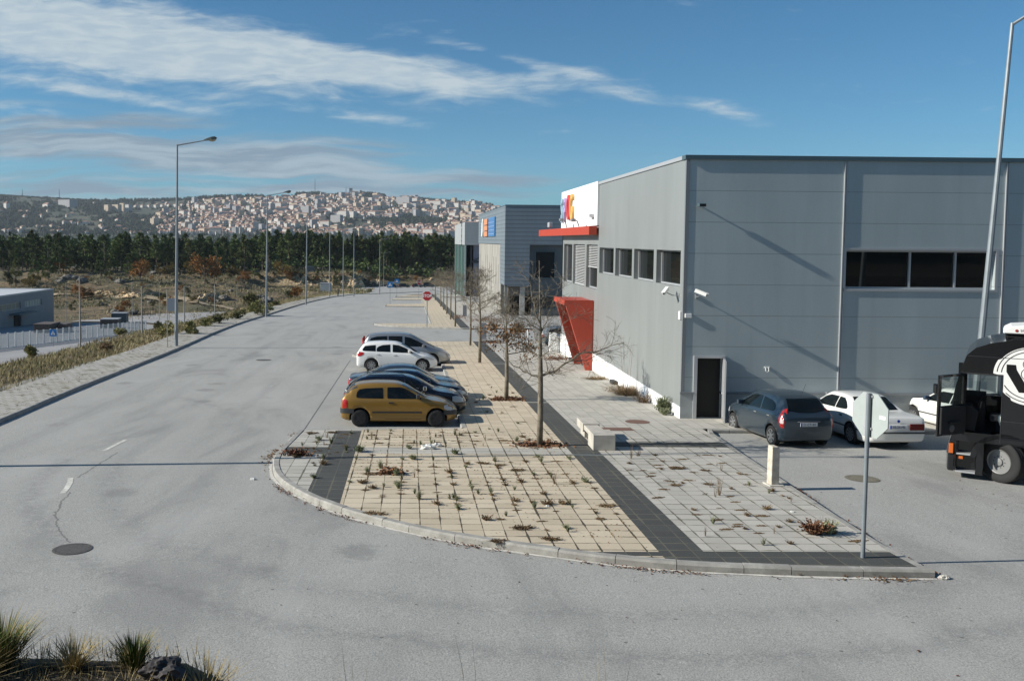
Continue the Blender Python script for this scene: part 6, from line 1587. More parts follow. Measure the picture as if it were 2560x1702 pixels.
for k, (x, y, h, fk, sp, lv, r0, lb_) in enumerate(trees):
    loc = (x, y, -H(y) + .12)
    L1 = [([(0, 0, 1.98), (.35, -.1, 2.12), (1.0, -.3, 2.62), (1.55, -.45, 2.78), (2.2, -.6, 3.0)], .038), ([(.8, -.25, 2.45), (1.3, .1, 2.42), (2.0, .2, 2.72)], .018), ([(0, 0, 1.92), (-.45, .2, 2.08), (-1.0, .35, 2.42)], .030),
          ([(0, 0, 3.25), (-.4, -.2, 3.52), (-.8, -.3, 3.75)], .020), ([(0, 0, 3.3), (-.22, 0, 4.0), (-.3, .1, 4.55), (-.62, .1, 5.1)], .024), ([(0, 0, 3.2), (.2, .2, 3.55), (.45, .3, 4.3), (.62, .35, 4.7)], .020), ([(0, 0, 3.0), (.45, -.2, 3.35), (.95, -.3, 3.75)], .017), ([(0, 0, 2.5), (.1, -.5, 2.75), (.2, -1.0, 3.1)], .018), ([(0, 0, 2.7), (-.1, .6, 3.0), (-.1, 1.0, 3.5)], .018)] if k == 0 else None
    if k < 4: tt = bare_tree(40 + k, h, fk, sp, lb_, lv, r0, loc, limbs=L1)
    elif k == 4: tt = tree3 = bare_tree(60, h, fk, sp, lb_, lv, r0, loc, heavy=.8)
    else: dup(tree3, loc, RND.uniform(0, 6.28), RND.uniform(.92, 1.08), lb_)
# tree pits with fallen leaves
def leaf_pile(x, y, wx, wy, n, h, label, seed=1, base=True):
    rnd = random.Random(seed); t = thing('leaf_pile', (x, y, -H(y) + .125), label, 'leaf pile')
    if base:
        mb = MB(); mb.prism([(-wx, -wy), (wx, -wy), (wx, wy), (-wx, wy)], -.01, .003); mb.build('soil', mat('soil', (.07, .045, .03), .95, var=.3, vscale=10), t)
    mb = MB()
    for _ in range(n):
        p = Vector((rnd.gauss(0, .5) * wx, rnd.gauss(0, .5) * wy, 0))
        if vnoise(p.x * 9 + seed, p.y * 9) < rnd.uniform(-.8, .5): continue
        p.z = abs(rnd.gauss(0, h)) * .8
        u = Vector((rnd.gauss(0, 1), rnd.gauss(0, 1), rnd.gauss(0, .5))).normalized() * .05; v = u.orthogonal().normalized() * .028
        mb.quad(p - v, p + u, p + v, p - u)
    mb.build('leaves', M_leafr, t); return t
leaf_pile(3.75, 25.6, .62, .36, 650, .04, 'reddish fallen leaves round the foot of the nearest bare street tree', 2)
leaf_pile(3.75, 34.75, .62, .34, 700, .05, 'reddish fallen leaves round the foot of the second street tree', 3)
leaf_pile(-2.95, 24.0, .34, .12, 300, .10, 'heap of reddish leaves against the left kerb of the near paving', 4, False)
leaf_pile(-.40, 21.9, .30, .18, 300, .08, 'heap of reddish dry leaves among weeds on the beige paving', 5, False)
leaf_pile(8.4, 51.0, .9, .9, 500, .10, 'orange brown litter by the white plinth beyond the red portal', 6, False)
leaf_pile(5.9, 62.6, .8, .7, 600, .05, 'brown leaves gathered on the paving beside the side street', 7, False)
leaf_pile(7.6, 90, 2.2, 7.0, 2500, .08, 'rusty brown leaf litter strewn before the tall concrete wall', 8, False)
leaf_pile(5.2, 96, .8, 3.5, 700, .05, 'second strip of rusty leaves by the farther grey cabinet', 9, False)

# weeds growing from the paving joints: each tuft is a thing, copied from eight originals
def tuft(seed, h, spread, n, m, wdt=.012, flat=0.0, stalk=True):
    rnd = random.Random(seed); mb = MB()
    for _ in range(n):
        a = rnd.uniform(0, 6.28); b0 = Vector((math.cos(a), math.sin(a), 0)) * rnd.uniform(0, spread * .35); b0.x *= 1 + flat * 2
        lean = rnd.uniform(.1, 1.0) * spread; hh_ = h * rnd.uniform(.35, 1.0) * (1 - .5 * flat)
        d = Vector((math.cos(a) * lean * (1 + flat * 1.5), math.sin(a) * lean, hh_)); s_ = Vector((-math.sin(a), math.cos(a), 0)) * wdt
        mid_ = b0 + d * .55 + Vector((0, 0, hh_ * .12))
        mb.add([b0 - s_, b0 + s_, mid_ + s_ * .8, mid_ - s_ * .8, b0 + d], [(0, 1, 2, 3), (3, 2, 4)])
        if stalk:
            for k in range(3):
                p = b0 + d * rnd.uniform(.3, .95); u = Vector((rnd.gauss(0, 1), rnd.gauss(0, 1), rnd.gauss(.3, .6))).normalized() * wdt * 3.2; v = u.orthogonal().normalized() * wdt * 1.1
                mb.quad(p - v, p + u, p + v, p - u * .3)
    me = mb.build('weed', m); return me
protos = [tuft(1, .21, .08, 34, M_weed, .007), tuft(2, .27, .11, 46, M_weed, .007), tuft(3, .12, .12, 60, M_weed, .008), tuft(4, .05, .075, 110, M_dryw, .006, .7, True), tuft(5, .11, .10, 50, M_dryw, .007, .3),
          tuft(6, .34, .09, 14, M_dryw, .0035, 0, True), tuft(7, .035, .06, 60, M_dryw, .008, 1.1, True), tuft(8, .20, .16, 150, M_weed, .009)]
WN = [('grey green weed sprig', 0), ('tall grey green weed', 1), ('low spreading green weed', 2), ('flat brown dried weed', 3), ('small brown weed tuft', 4), ('thin dry stalk', 5), ('dark crumb of dry moss', 6), ('round bushy green weed', 7)]
first = [True] * 8
def field(x, y):
    if y < 24.3 and -1.44 < x < 4.44: return 'in the beige paving in front of the tree row'
    if y < 28.5 and x < 4.44 and x > -1.44: return 'in the beige paving beside the gold car'
    if x < -1.44: return 'on the narrow left end of the paving'
    if x < 5.4: return 'on the dark paving strip'
    return 'in the pale grey paving by the car park' if y < 27 else 'in the pale paving along the warehouse'
SZ = {}
def weed(k, x, y, s_=1.0, z=.121, extra=None):
    o = protos[k]
    if not first[k]: o = o.copy(); COL.objects.link(o)
    first[k] = False
    s_ *= .82
    o.location = (x, y, -H(y) + z); o.rotation_euler = (0, 0, RND.uniform(-.3, .3) if k in (3, 6) else RND.uniform(0, 6.28)); o.scale = (s_, s_, s_ * RND.uniform(.8, 1.2))
    tag(o, '%s growing %s' % (WN[k][0], extra or field(x, y)), 'weed', '%ss growing %s' % (WN[k][0], extra or field(x, y)))
    return o
known = [(7, -1.33, 24.55, 1.3), (2, .02, 25.0, 1.2), (7, .12, 23.6, 1.0), (2, 1.25, 24.3, 1.3), (1, -.7, 22.5, 1.1), (1, -.28, 21.7, 1.2), (0, -.15, 21.3, 1.0), (1, -.22, 20.4, 1.0), (2, -.25, 20.7, 1.1), (0, .15, 19.9, .8), (0, .9, 19.45, .8), (0, .98, 19.55, .7), (0, 1.98, 18.1, .8), (4, 1.56, 17.8, 1.2), (3, 2.2, 17.2, 1.9), (3, 2.64, 16.5, 1.6),
         (3, -.66, 18.2, 2.0), (3, 1.65, 16.35, 1.5), (4, .6, 19.0, 1.2), (2, -2.25, 21.4, 1.0), (3, 1.92, 23.1, 1.6), (3, 2.35, 22.9, 1.2), (3, 2.7, 22.3, 1.7), (2, 4.15, 21.1, 1.3), (3, 4.2, 18.9, 1.8), (4, 2.95, 19.0, 1.6), (4, 3.3, 19.05, 1.3), (1, -1.0, 22.0, .9), (4, -1.05, 20.9, 1.5), (3, -.9, 21.8, 1.8), (4, -.8, 20.4, 1.2), (0, -2.2, 25.7, 1.3), (2, -2.6, 26.2, 1.4), (5, -2.4, 26.6, 1.3), (3, -2.9, 27.3, 1.6), (3, -2.3, 27.4, 1.5),
         (4, -2.15, 22.9, 1.4), (5, .15, 21.5, 1.0), (4, 1.0, 22.0, 1.3), (4, 1.5, 23.0, 1.0), (0, 2.4, 20.3, .8), (0, 1.55, 19.9, .9), (4, 2.3, 19.3, 1.4), (4, 3.0, 19.9, 1.0), (5, 3.4, 20.9, 1.2), (5, 5.9, 23.8, 1.5), (5, 6.2, 24.2, 1.2), (3, 6.8, 22.6, 1.7), (3, 7.4, 22.4, 1.2), (3, 6.2, 20.8, 1.3), (3, 7.0, 20.9, 1.2), (5, 6.9, 19.9, 1.5), (0, 6.0, 17.6, .9), (0, 7.9, 20.8, .8), (5, 8.0, 17.2, 1.3), (4, 7.5, 18.7, 1.1), (4, 6.9, 18.2, .9), (0, 6.45, 16.2, .8), (0, 8.1, 20.1, .7), (7, 8.87, 31.25, 1.5)]
for (k, x, y, s_) in known: weed(k, x, y, s_)
for _ in range(300):
    u = RND.random()
    if u < .40: x, y = round((RND.uniform(-1.3, 4.3) + .16) / .4) * .4 - .16, RND.uniform(16.9, 24.2)
    elif u < .62: x, y = RND.uniform(-1.3, 4.3), RND.uniform(25.2, 28.2)
    elif u < .70: x, y = RND.uniform(-3.0, -1.6), RND.uniform(22, 27.5)
    elif u < .92: x, y = RND.uniform(5.4, 8.4), RND.uniform(16.2, 25.0)
    else: x, y = RND.uniform(2.2, 4.2), RND.uniform(28.5, 40)
    if math.hypot(x - .5, 0) > 5 and y < 17 and x < 4: continue
    if y < 15.9 + max(0, (4.2 - x)) * .75: continue
    if x > 5.3: k = RND.choice((4, 6, 6, 6, 6, 4, 5))
    else: k = RND.choice((0, 2, 4, 4, 4, 3, 3, 6, 6, 6, 5, 1))
    weed(k, x, y, RND.uniform(.45, .95) if k != 6 else RND.uniform(.5, 1.3))
def combo(name, loc, label, cat, parts):
    t = thing(name, loc, label, cat)
    for (n_, sd, h, sp, n, m, wd, fl) in parts:
        o = tuft(sd, h, sp, n, m, wd, fl); o.name = n_; o.parent = t
    return t
combo('dry_bush', (7.72, 16.95, -H(16.95) + .12), 'brown and green weed clump on the pale paving near the front corner', 'bush', [('dead_leaves', 31, .30, .26, 130, M_leafr, .014, .2), ('green_shoots', 32, .30, .16, 80, M_weed, .012, 0)])
bpy.context.scene.collection.objects[-1].location.x = .28
combo('dry_bush', (8.75, 36.4, -H(36.4) + .12), 'wide brown dry bush at the foot of the white plinth', 'bush', [('dead_stems', 33, .48, .95, 420, M_dryw, .010, .1), ('tall_stalks', 34, 2.6, .35, 14, M_dryw, .008, 0)])
combo('dry_bush', (8.9, 34.2, -H(34.2) + .12), 'thin row of dry stalks along the plinth right of the wide bush', 'bush', [('dead_stems', 35, .5, .5, 120, M_dryw, .008, .1)])
combo('green_bush', (8.93, 31.7, -H(31.7) + .12), 'rounded grey green plant against the plinth near the building corner', 'bush', [('foliage', 36, .62, .34, 260, M_weed, .016, 0)])
combo('dry_bush', (8.6, 41.6, -H(41.6) + .12), 'low flat brown tuft on the paving near the red portal', 'bush', [('dead_stems', 37, .16, .5, 130, M_dryw, .014, .3)])
combo('dry_bush', (5.6, 71.0, -H(71) + .02), 'leafless shrub beside the near grey cabinet', 'bush', [('stems', 38, 1.3, .7, 120, M_dryw, .008, 0)])

# strips of weeds and leaves in the gutters, uncountable
def litter(name, pts, n, spread, m, size, zoff, label, hh=.0, tf=None):
    rnd = random.Random(len(pts) * 7 + n); mb = MB()
    for _ in range(n):
        i = rnd.randrange(len(pts) - 1); u = rnd.random()
        x = pts[i][0] + (pts[i + 1][0] - pts[i][0]) * u + rnd.gauss(0, spread); y = pts[i][1] + (pts[i + 1][1] - pts[i][1]) * u + rnd.gauss(0, spread)
        if vnoise(x * 5 + 3, y * 5) + rnd.gauss(0, .5) < .25: continue
        z = (tf(x, y) if tf else -H(y)) + zoff + abs(rnd.gauss(0, hh))
        a = rnd.uniform(0, 6.28); u_ = Vector((math.cos(a), math.sin(a), rnd.gauss(0, .3))) * size * rnd.uniform(.4, 1); v_ = Vector((-math.sin(a), math.cos(a), rnd.gauss(0, .3))) * size * .5
        p = Vector((x, y, z + .005)); mb.quad(p - v_, p + u_, p + v_, p - u_)
    return tag(mb.build(name, m), label, 'leaf litter', kind='stuff')
gut = offset_line(kl, .14)
litter('leaf_litter', gut, 1500, .06, M_leafr, .035, .008, 'brown leaves and grit lying along the curved kerb', .01)
litter('leaf_litter', gut[:10] + gut[-14:], 420, .12, M_dryw, .05, .008, 'dry scraps gathered at both ends of the kerb', .02)
krr = [(p[0] + .12, p[1]) for p in resample(kr, .4)]
litter('leaf_litter', krr[:16], 500, .05, M_leafr, .04, .008, 'brown leaves in the gutter of the car park kerb', .015)
litter('leaf_litter', [(-1, 14), (5, 13), (12, 14), (15, 18), (12, 20)], 260, 1.6, M_leafr, .03, .006, 'single leaves scattered over the asphalt', 0)
litter('leaf_litter', [(2, 17), (3.5, 20), (1, 23), (3, 30), (7, 22), (7, 34)], 1600, 1.3, M_dryw, .022, .125, 'crumbs of dry plants strewn over the paving', 0)
# knots of moss along the joint lines of the beige field
mb = MB(); rnd = random.Random(5)
for _ in range(5200):
    if rnd.random() < .5: x = round(rnd.uniform(-1.4, 4.3) / .4) * .4 - .16 + rnd.gauss(0, .008); y = rnd.uniform(16.4, 28)
    else: x = rnd.uniform(-1.4, 4.3); y = round((rnd.uniform(16.4, 28) + .1) / .4) * .4 - .1 + rnd.gauss(0, .008)
    if vnoise(x * 3.1 + 9, y * 3.1) + rnd.gauss(0, .35) < .42 or y < 15.9 + max(0, 4.2 - x) * .72: continue
    u_ = Vector((rnd.gauss(0, 1), rnd.gauss(0, 1), abs(rnd.gauss(0, .5)))).normalized() * rnd.uniform(.015, .04); v_ = u_.orthogonal().normalized() * .012
    p = Vector((x, y, -H(y) + .124)); mb.quad(p - v_, p + u_, p + v_, p - u_)
tag(mb.build('moss', M_dryw), 'moss and dry grass filling the joints of the beige paving', 'moss', kind='stuff')

# crumpled white bag and scraps
def crumple(loc, r, label, m, name='plastic_bag', seed=3, sc=(1, .6, .5)):
    rnd = random.Random(seed); bm = bmesh.new(); bmesh.ops.create_icosphere(bm, subdivisions=3, radius=r)
    for v in bm.verts: v.co *= 1 + rnd.gauss(0, .16); v.co.x *= sc[0]; v.co.y *= sc[1]; v.co.z = max(0, v.co.z * sc[2] + r * .2)
    me = bpy.data.meshes.new(name); bm.to_mesh(me); bm.free(); me.materials.append(m); o = link(bpy.data.objects.new(name, me)); o.location = loc
    return tag(o, label, 'litter')
M_bag = mat('bag_plastic', (.66, .66, .62), .5, var=.1, vscale=8)
crumple((.55, 25.0, -H(25) + .12), .16, 'crumpled white plastic bag on the pale row of paving', M_bag, seed=3, sc=(1.3, .7, .6)); crumple((.80, 25.35, -H(25.3) + .12), .11, 'smaller white plastic scrap behind the crumpled bag', M_bag, seed=4, sc=(1.4, .7, .7))
crumple((7.95, 18.5, -H(18.5) + .12), .045, 'small white paper ball on the pale paving near the kerb', M_bag, 'paper_scrap', 5); crumple((2.92, 18.85, -H(18.85) + .12), .05, 'small white scrap among weeds beside the dark strip', M_bag, 'paper_scrap', 6); crumple((-3.72, 21.7, -H(21.7)), .07, 'white scrap in the gutter at the left of the kerb curve', M_bag, 'paper_scrap', 7)
crumple((8.92, 14.78, -H(14.7)), .075, 'broken pale kerb fragment at the front right corner of the paving', M_conc, 'kerb_fragment', 8, (1.2, .8, .6))

# ------------------------------------------------------------------ verge on the left: dry grass
def grass(name, n, region, hmin, hmax, m, label, seed, tf=Tn, blades=4, wd=.012, keep=None):
    rnd = random.Random(seed); mb = MB()
    for _ in range(n):
        x, y = region(rnd)
        if keep and not keep(x, y, rnd): continue
        z = tf(x, y) - .02; hh_ = rnd.uniform(hmin, hmax)
        k_ = max(1.0, y / 40)
        for k in range(blades):
            a = rnd.uniform(0, 6.28); l = Vector((math.cos(a), math.sin(a), 0)); p = Vector((x, y, z)) + l * rnd.uniform(0, .12) * k_
            s_ = Vector((-l.y, l.x, 0)) * wd * k_; mb.add([p - s_, p + s_, p + l * hh_ * rnd.uniform(.2, .7) + Vector((0, 0, hh_ * rnd.uniform(.6, 1.1)))], [(0, 1, 2)])
    return tag(mb.build(name, m), label, 'grass', kind='stuff')
def kx(y): return float(np.interp(y, [p[1] for p in KLEFT], [p[0] for p in KLEFT]))
def reg(rnd):
    y = 24 + 190 * rnd.random() ** 1.7; x = kx(y) - 2.6 - abs(rnd.gauss(0, 4.5)) - .05; return x, y
grass('dry_grass', 15000, reg, .10, .34, M_dryg, 'dry pale grass on the bank left of the street', 1)
grass('green_grass', 6500, reg, .08, .30, M_greeng, 'greener grass mixed into the left bank', 2, keep=lambda x, y, r: vnoise(x, y) > .1)
reg2 = lambda rnd: (kx(yy := 18 + 150 * rnd.random() ** 1.6) - rnd.uniform(.25, 2.6), yy)
grass('weeds', 1500, reg2, .03, .10, M_dryw, 'low weeds in the joints of the left pavement', 3, tf=lambda x, y: -H(y) + .13, keep=lambda x, y, r: vnoise(x * 3, y * 1.5) > .35)
grass('dry_grass', 9000, lambda r: (r.uniform(-130, 12), 215 + 125 * r.random()), .3, .9, M_dryg, 'dry grass on the rough ground before the pines', 4, blades=3, keep=lambda x, y, r: not (x > -12 and y < 335) and vnoise(x * .4, y * .4) > -.3)
grass('heath', 13000, lambda r: (r.uniform(-130, 40), 222 + 150 * r.random()), .3, 1.15, M_shrub, 'low heath and broom on the rough ground before the pines', 5, blades=4, keep=lambda x, y, r: not (x > -12 and y < 335) and vnoise(x * .5 + 4, y * .5) > .1)
shr = [(630, 775, 3.0, 2.6, 'tall dark green broom by the kerb before the second big lamp', M_shrub), (648, 790, 2.0, 2.8, 'yellow green bush at the foot of the second big lamp', M_greeng), (588, 800, 1.3, 1.7, 'dark round bush on the verge left of the second big lamp', M_shrub), (545, 812, 1.2, 1.8, 'grey green bush on the verge midway between the big lamps', M_shrub), (518, 818, 1.0, 1.6, 'grassy bush right of the nearest big lamp', M_greeng),
       (420, 838, 1.4, 1.6, 'grassy green bush left of the nearest big lamp', M_greeng), (478, 838, 1.5, 1.5, 'green tussock just right of the nearest big lamp', M_greeng), (398, 822, .8, 1.0, 'small dark bush beyond the nearest big lamp', M_shrub), (690, 765, .9, 1.4, 'low bush right of the second big lamp', M_shrub), (75, 895, 1.1, 1.0, 'yellow broom at the near left of the verge', M_greeng), (270, 875, .5, 1.4, 'brown tussock on the verge before the white fence', M_dryw), (300, 838, .9, 1.2, 'olive bush beside the end of the white fence', M_greeng),
       (923, 730, 1.6, 2.6, 'lone bush beside the bend at the end of the street', M_shrub), (838, 716, 5.0, 3.2, 'dark green conical tree beside the white transformer cabin', M_pine2), (742, 748, 3.0, 2.5, 'rust orange bush below the third big lamp', M_oak), (720, 748, 2.5, 2.6, 'dark bush on the scrub between second and third big lamp', M_shrub), (722, 700, 5.2, 4.4, 'brown leaved oak on the scrub left of the third big lamp', M_oak)]
for (x, y, h, w_, lab, m) in shr:
    p = at(x, y)
    if p is None: continue
    o = broad(RND, h * .72, w_ * .42, 300, m, 'shrub', .13 if h < 2 else .22, trunk=h > 2.4); o.location = p; tag(o, lab, 'bush' if h < 4 else 'tree')
# ------------------------------------------------------------------ foreground bank: tussocks, stalks and a rock
def bank(x, y): return Vector((x, y, Tn(x, y) - .16))
def tussock(loc, h, sp, n, label, m1, m2, seed):
    t = thing('grass_tussock', loc, label, 'grass tussock')
    o = tuft(seed, h, sp, n, m1, .0022, 0, False); o.name = 'green_blades'; o.parent = t
    o = tuft(seed + 1, h * 1.1, sp * 1.3, n // 2, m2, .0018, 0, False); o.name = 'dry_blades'; o.parent = t; return t
M_fg = leafmat('fresh_blades', (.035, .06, .012), (.12, .16, .035), scale=6); M_fd = leafmat('straw_blades', (.14, .11, .05), (.36, .29, .15), scale=6)
tussock(bank(-1.50, 3.3), .17, .15, 520, 'large green and straw tussock in the bottom left corner', M_fg, M_fd, 71)
tussock(bank(-1.62, 3.1), .20, .22, 420, 'shaggy darker tussock right at the left edge of the foreground', M_fg, M_fd, 73)
tussock(bank(-1.0, 3.28), .12, .085, 260, 'small bright green tussock beside the dark rock', M_fg, M_fd, 75)
tussock(bank(-1.22, 3.28), .10, .14, 130, 'sparse straw tussock between the two green ones', M_fd, M_fd, 77)
tussock(bank(-.72, 3.2), .10, .16, 90, 'thin dry tuft right of the dark rock', M_fd, M_fd, 79)
for k, (x, y, h, lab) in enumerate([(-.18, 3.25, .20, 'fine dry stalks rising at the bottom centre of the view'), (.28, 3.2, .26, 'fine dry stalks at the bottom edge right of centre'), (.75, 3.25, .22, 'faint dry stalks at the bottom edge below the paving')]):
    z = Tn(x, y) - .16; o = tuft(90 + k, h * .7 + max(0, -1.56 - z) * 1.0, .18, 12, M_fd, .0012, 0, False); o.name = 'dry_stalks'; o.location = (x, y, z); tag(o, lab, 'dry stalks')
grass('dry_grass', 900, lambda r: (r.uniform(-1.9, -.55), r.uniform(2.7, 3.4)), .02, .075, M_fd, 'short dry grass on the edge of the foreground bank', 8, tf=lambda x, y: T(x, y) + .02, blades=4, wd=.0018)
M_drk = mat('dark_rock', (.055, .05, .05), .85, var=.4, vscale=14, bump=.9, bscale=40)
o = rock(RND, .15, .12, .07, M_drk, 'foreground_rock', 4); o.location = bank(-.88, 3.22); tag(o, 'dark rough rock on the bank edge at the lower left', 'rock')

# ------------------------------------------------------------------ pines, autumn trees and rocks beyond
pp = [pine(random.Random(200 + k), 14, lo_, ra, 330, m) for k, (lo_, ra, m) in enumerate([(.34, 2.2, M_pine), (.22, 2.6, M_pine), (.45, 2.0, M_pine2), (.30, 2.4, M_pine2), (.12, 2.9, M_pine), (.40, 2.3, M_pine)])]
used = [False] * len(pp)
def putpine(k, p, h, label, group):
    o = pp[k]
    if used[k]: o = dup(o)
    used[k] = True
    s_ = h / 14; o.location = p; o.scale = (s_ * RND.uniform(.95, 1.2),) * 2 + (s_,); o.rotation_euler = (0, 0, RND.uniform(0, 6.28)); o['label'] = label; o['group'] = group
for i in range(118):                      # tall trunks on the level ground behind the street's end
    x = 655 + (1150 - 655) * (i % 59) / 58 + RND.uniform(-5, 5); row = i // 59
    Y = 372 + row * 9 + RND.uniform(-4, 4); X = (x - 1024) / 2285 * Y
    if x < 700: Y += 4
    putpine(RND.choice((0, 2, 5, 0, 3)), (X, Y, Tn(X, Y)), RND.uniform(11.8, 16.6), 'tall pine with bare lower trunk in the plantation behind the end of the street', 'tall pines behind the end of the street')
for i in range(105):                      # bushier pines on the slope at the left
    x = -40 + 720 * (i % 52) / 51 + RND.uniform(-9, 9); row = i // 52
    Y = 338 + row * 14 + RND.uniform(-9, 7); X = (x - 1024) / 2285 * Y
    putpine(RND.choice((1, 3, 4, 1, 5)), (X, Y, Tn(X, Y)), RND.uniform(9.5, 16.0), 'dark bushy pine at the forest edge on the left of the valley', 'bushy pines along the left forest edge')
for (x, y, h, k, lab) in [(120, 700, 15, 4, 'broad dark pine at the far left standing before the forest edge'), (85, 712, 9, 4, 'smaller olive pine behind the depot roof'), (252, 706, 10.5, 1, 'leaning pine with clear trunk before the forest'), (272, 709, 7.5, 3, 'short round pine right of the leaning one'), (322, 692, 8, 4, 'young pine on the slope above the sandy cut'), (540, 700, 13, 1, 'pine standing behind the orange oaks'), (40, 716, 9, 3, 'olive pine at the left edge above the depot'), (115, 718, 8, 3, 'low olive pine just above the depot roof'), (636, 698, 7, 4, 'small pine before the forest beside the second big lamp')]:
    p = at(x, y)
    if p: putpine(k, p, h, lab, None); 
for o in list(COL.objects):
    if o.name.startswith('pine_tree') and 'group' in o and o['group'] is None: del o['group']
aut = [broad(random.Random(300 + k), 5, 2.1, 420, m, 'autumn_tree', .34) for k, m in enumerate((M_oak, M_oaky, M_shrub))]
au = [False] * 3
def putaut(k, p, h, label, group=None):
    o = aut[k]
    if au[k]: o = dup(o)
    au[k] = True
    s_ = h / 5; o.location = p; o.scale = (s_, s_, s_); o.rotation_euler = (0, 0, RND.uniform(0, 6.28)); o['label'] = label
    if group: o['group'] = group
for (x, y, h, k, lab) in [(160, 680, 6, 0, 'orange oak at the forest edge on the far left'), (350, 706, 7.5, 0, 'brown oak with crooked trunk on the slope at the left'), (412, 690, 5.5, 1, 'yellow green round oak left of the nearest big lamp'), (478, 690, 6, 1, 'yellowing oak right of the nearest big lamp'), (512, 708, 9.5, 0, 'tall orange oak right of the nearest big lamp'), (535, 700, 7, 2, 'dark green oak touching the tall orange one'), (580, 696, 6, 1, 'golden brown oak between the two nearest big lamps'), (612, 706, 4, 0, 'small brown oak left of the second big lamp'), (200, 752, 4.5, 0, 'low reddish scrub oak right of the depot building'), (218, 748, 3.5, 0, 'second reddish scrub oak right of the depot'), (310, 786, 3.6, 0, 'bright orange sapling behind the black container'), (705, 690, 6, 1, 'golden shrub at the forest edge left of the third lamp'), (800, 672, 6, 1, 'yellow oak under the pines beside the third lamp'), (936, 678, 4, 0, 'orange shrub under the tall pines'), (1006, 678, 5.5, 1, 'slim golden tree under the tall pines'), (1048, 679, 3.5, 0, 'rusty shrub under the tall pines near the showroom'), (1120, 678, 5, 1, 'golden shrub left of the showroom building'), (28, 718, 5, 2, 'grey green scrub oak above the depot at the left edge'), (640, 650, 6, 0, 'orange oak deep inside the forest edge'), (80, 720, 5, 1, 'olive round oak above the depot')]:
    p = at(x, y)
    if p: putaut(k, p, h, lab)
for i in range(110):
    x = RND.uniform(150, 1120); y = RND.uniform(688, 790) if x < 640 else RND.uniform(686, 705)
    p = at(x, y)
    if p is None or p.y < 215 or (p.x > -14 and p.y < 338) or (p.y < 236 and -80 < p.x < -38): continue
    putaut(RND.choice((2, 2, 0, 1)), p, RND.uniform(.9, 2.2), 'low scrub bush on the rough slope before the pines', 'low scrub bushes on the rough slope')
rk = [rock(random.Random(400 + k), 2.6, 2.0, 1.2, M_rockg, 'boulder') for k in range(4)]
rd = [False] * 4
blist = [(172, 700, 2.2), (205, 705, 1.4), (152, 708, 1.3), (560, 749, 1.3), (546, 755, .9), (292, 781, 1.1), (335, 783, .9), (375, 757, .7), (430, 752, .5), (576, 728, .6), (255, 762, .6), (640, 680, 1.0), (655, 673, 1.2), (700, 668, 1.2), (385, 684, 1.4), (300, 707, 1.3), (650, 745, 1.0), (668, 752, 1.2), (630, 755, .7)]
for i, (x, y, s_) in enumerate(blist):
    p = at(x, y)
    if p is None: continue
    k = i % 4; o = rk[k]
    if rd[k]: o = o.copy(); COL.objects.link(o)
    rd[k] = True; o.location = p; o.scale = (s_, s_, s_ * RND.uniform(.7, 1.1)); o.rotation_euler = (0, 0, RND.uniform(0, 6.28)); tag(o, 'grey granite boulder on the rough slope before the pines', 'boulder', 'grey boulders on the rough slope')
def rockface(x0, x1, yb, yt, label, seed, Y=None):
    """lumpy cut face between two photo columns, standing on the real ground"""
    rnd = random.Random(seed); mb = MB(); mb.smooth = True; nx_, nz_ = max(8, int((x1 - x0) / 2.2)), 12
    pa, pb_ = at(x0, yb), at(x1, yb)
    if pa is None or pb_ is None: return
    hgt = (yb - yt) / 2285 * (pa.y + pb_.y) / 2
    for i in range(nx_ + 1):
        u = i / nx_; q = pa.lerp(pb_, u); e = min(1, 4 * u, 4 * (1 - u)) * (.75 + .3 * vnoise(i * .9 + seed, 3))
        for k in range(nz_ + 1):
            v = k / nz_; dd = .8 * vnoise(i * .8 + seed, k * 1.1) + .4 * vnoise(i * 2.1, k * 2.3 + seed)
            mb.v.append((q.x + rnd.gauss(0, .12), q.y + v * hgt * .55 + dd, q.z - .6 + v * (hgt * e + .6) + rnd.gauss(0, .08)))
    n1 = nz_ + 1
    for i in range(nx_):
        for k in range(nz_): mb.f.append((i * n1 + k, (i + 1) * n1 + k, (i + 1) * n1 + k + 1, i * n1 + k + 1)); mb.mi.append(0); mb.sm.append(False)
    b0 = len(mb.v)
    for i in range(nx_ + 1):
        p = mb.v[i * n1 + nz_]; mb.v.append((p[0], p[1] + 5, p[2] - .5))
    for i in range(nx_): mb.f.append((i * n1 + nz_, (i + 1) * n1 + nz_, b0 + i + 1, b0 + i)); mb.mi.append(1); mb.sm.append(False)
    tag(mb.build('rock_face', [M_rocko, m_ground]), label, 'rock face')
rockface(292, 350, 741, 726, 'ochre sandy cut on the scrub slope left of the nearest lamp', 1); rockface(352, 398, 738, 723, 'rough ochre cut nearer the big left lamp', 2); rockface(476, 552, 749, 728, 'curving pale sandy cut right of the nearest big lamp', 3); rockface(212, 296, 733, 725, 'dark low rock edge above the depot yard', 4)
rockface(726, 812, 712, 685, 'broad ochre quarry face left of the third lamp', 5); rockface(806, 870, 716, 683, 'ochre quarry face behind the white cabin', 6); rockface(862, 912, 719, 688, 'tall pale ochre quarry face right of the white cabin', 7); rockface(905, 962, 716, 694, 'lower ochre face near the bend of the street', 8); rockface(1060, 1110, 700, 692, 'small ochre outcrop behind the distant cars', 9)
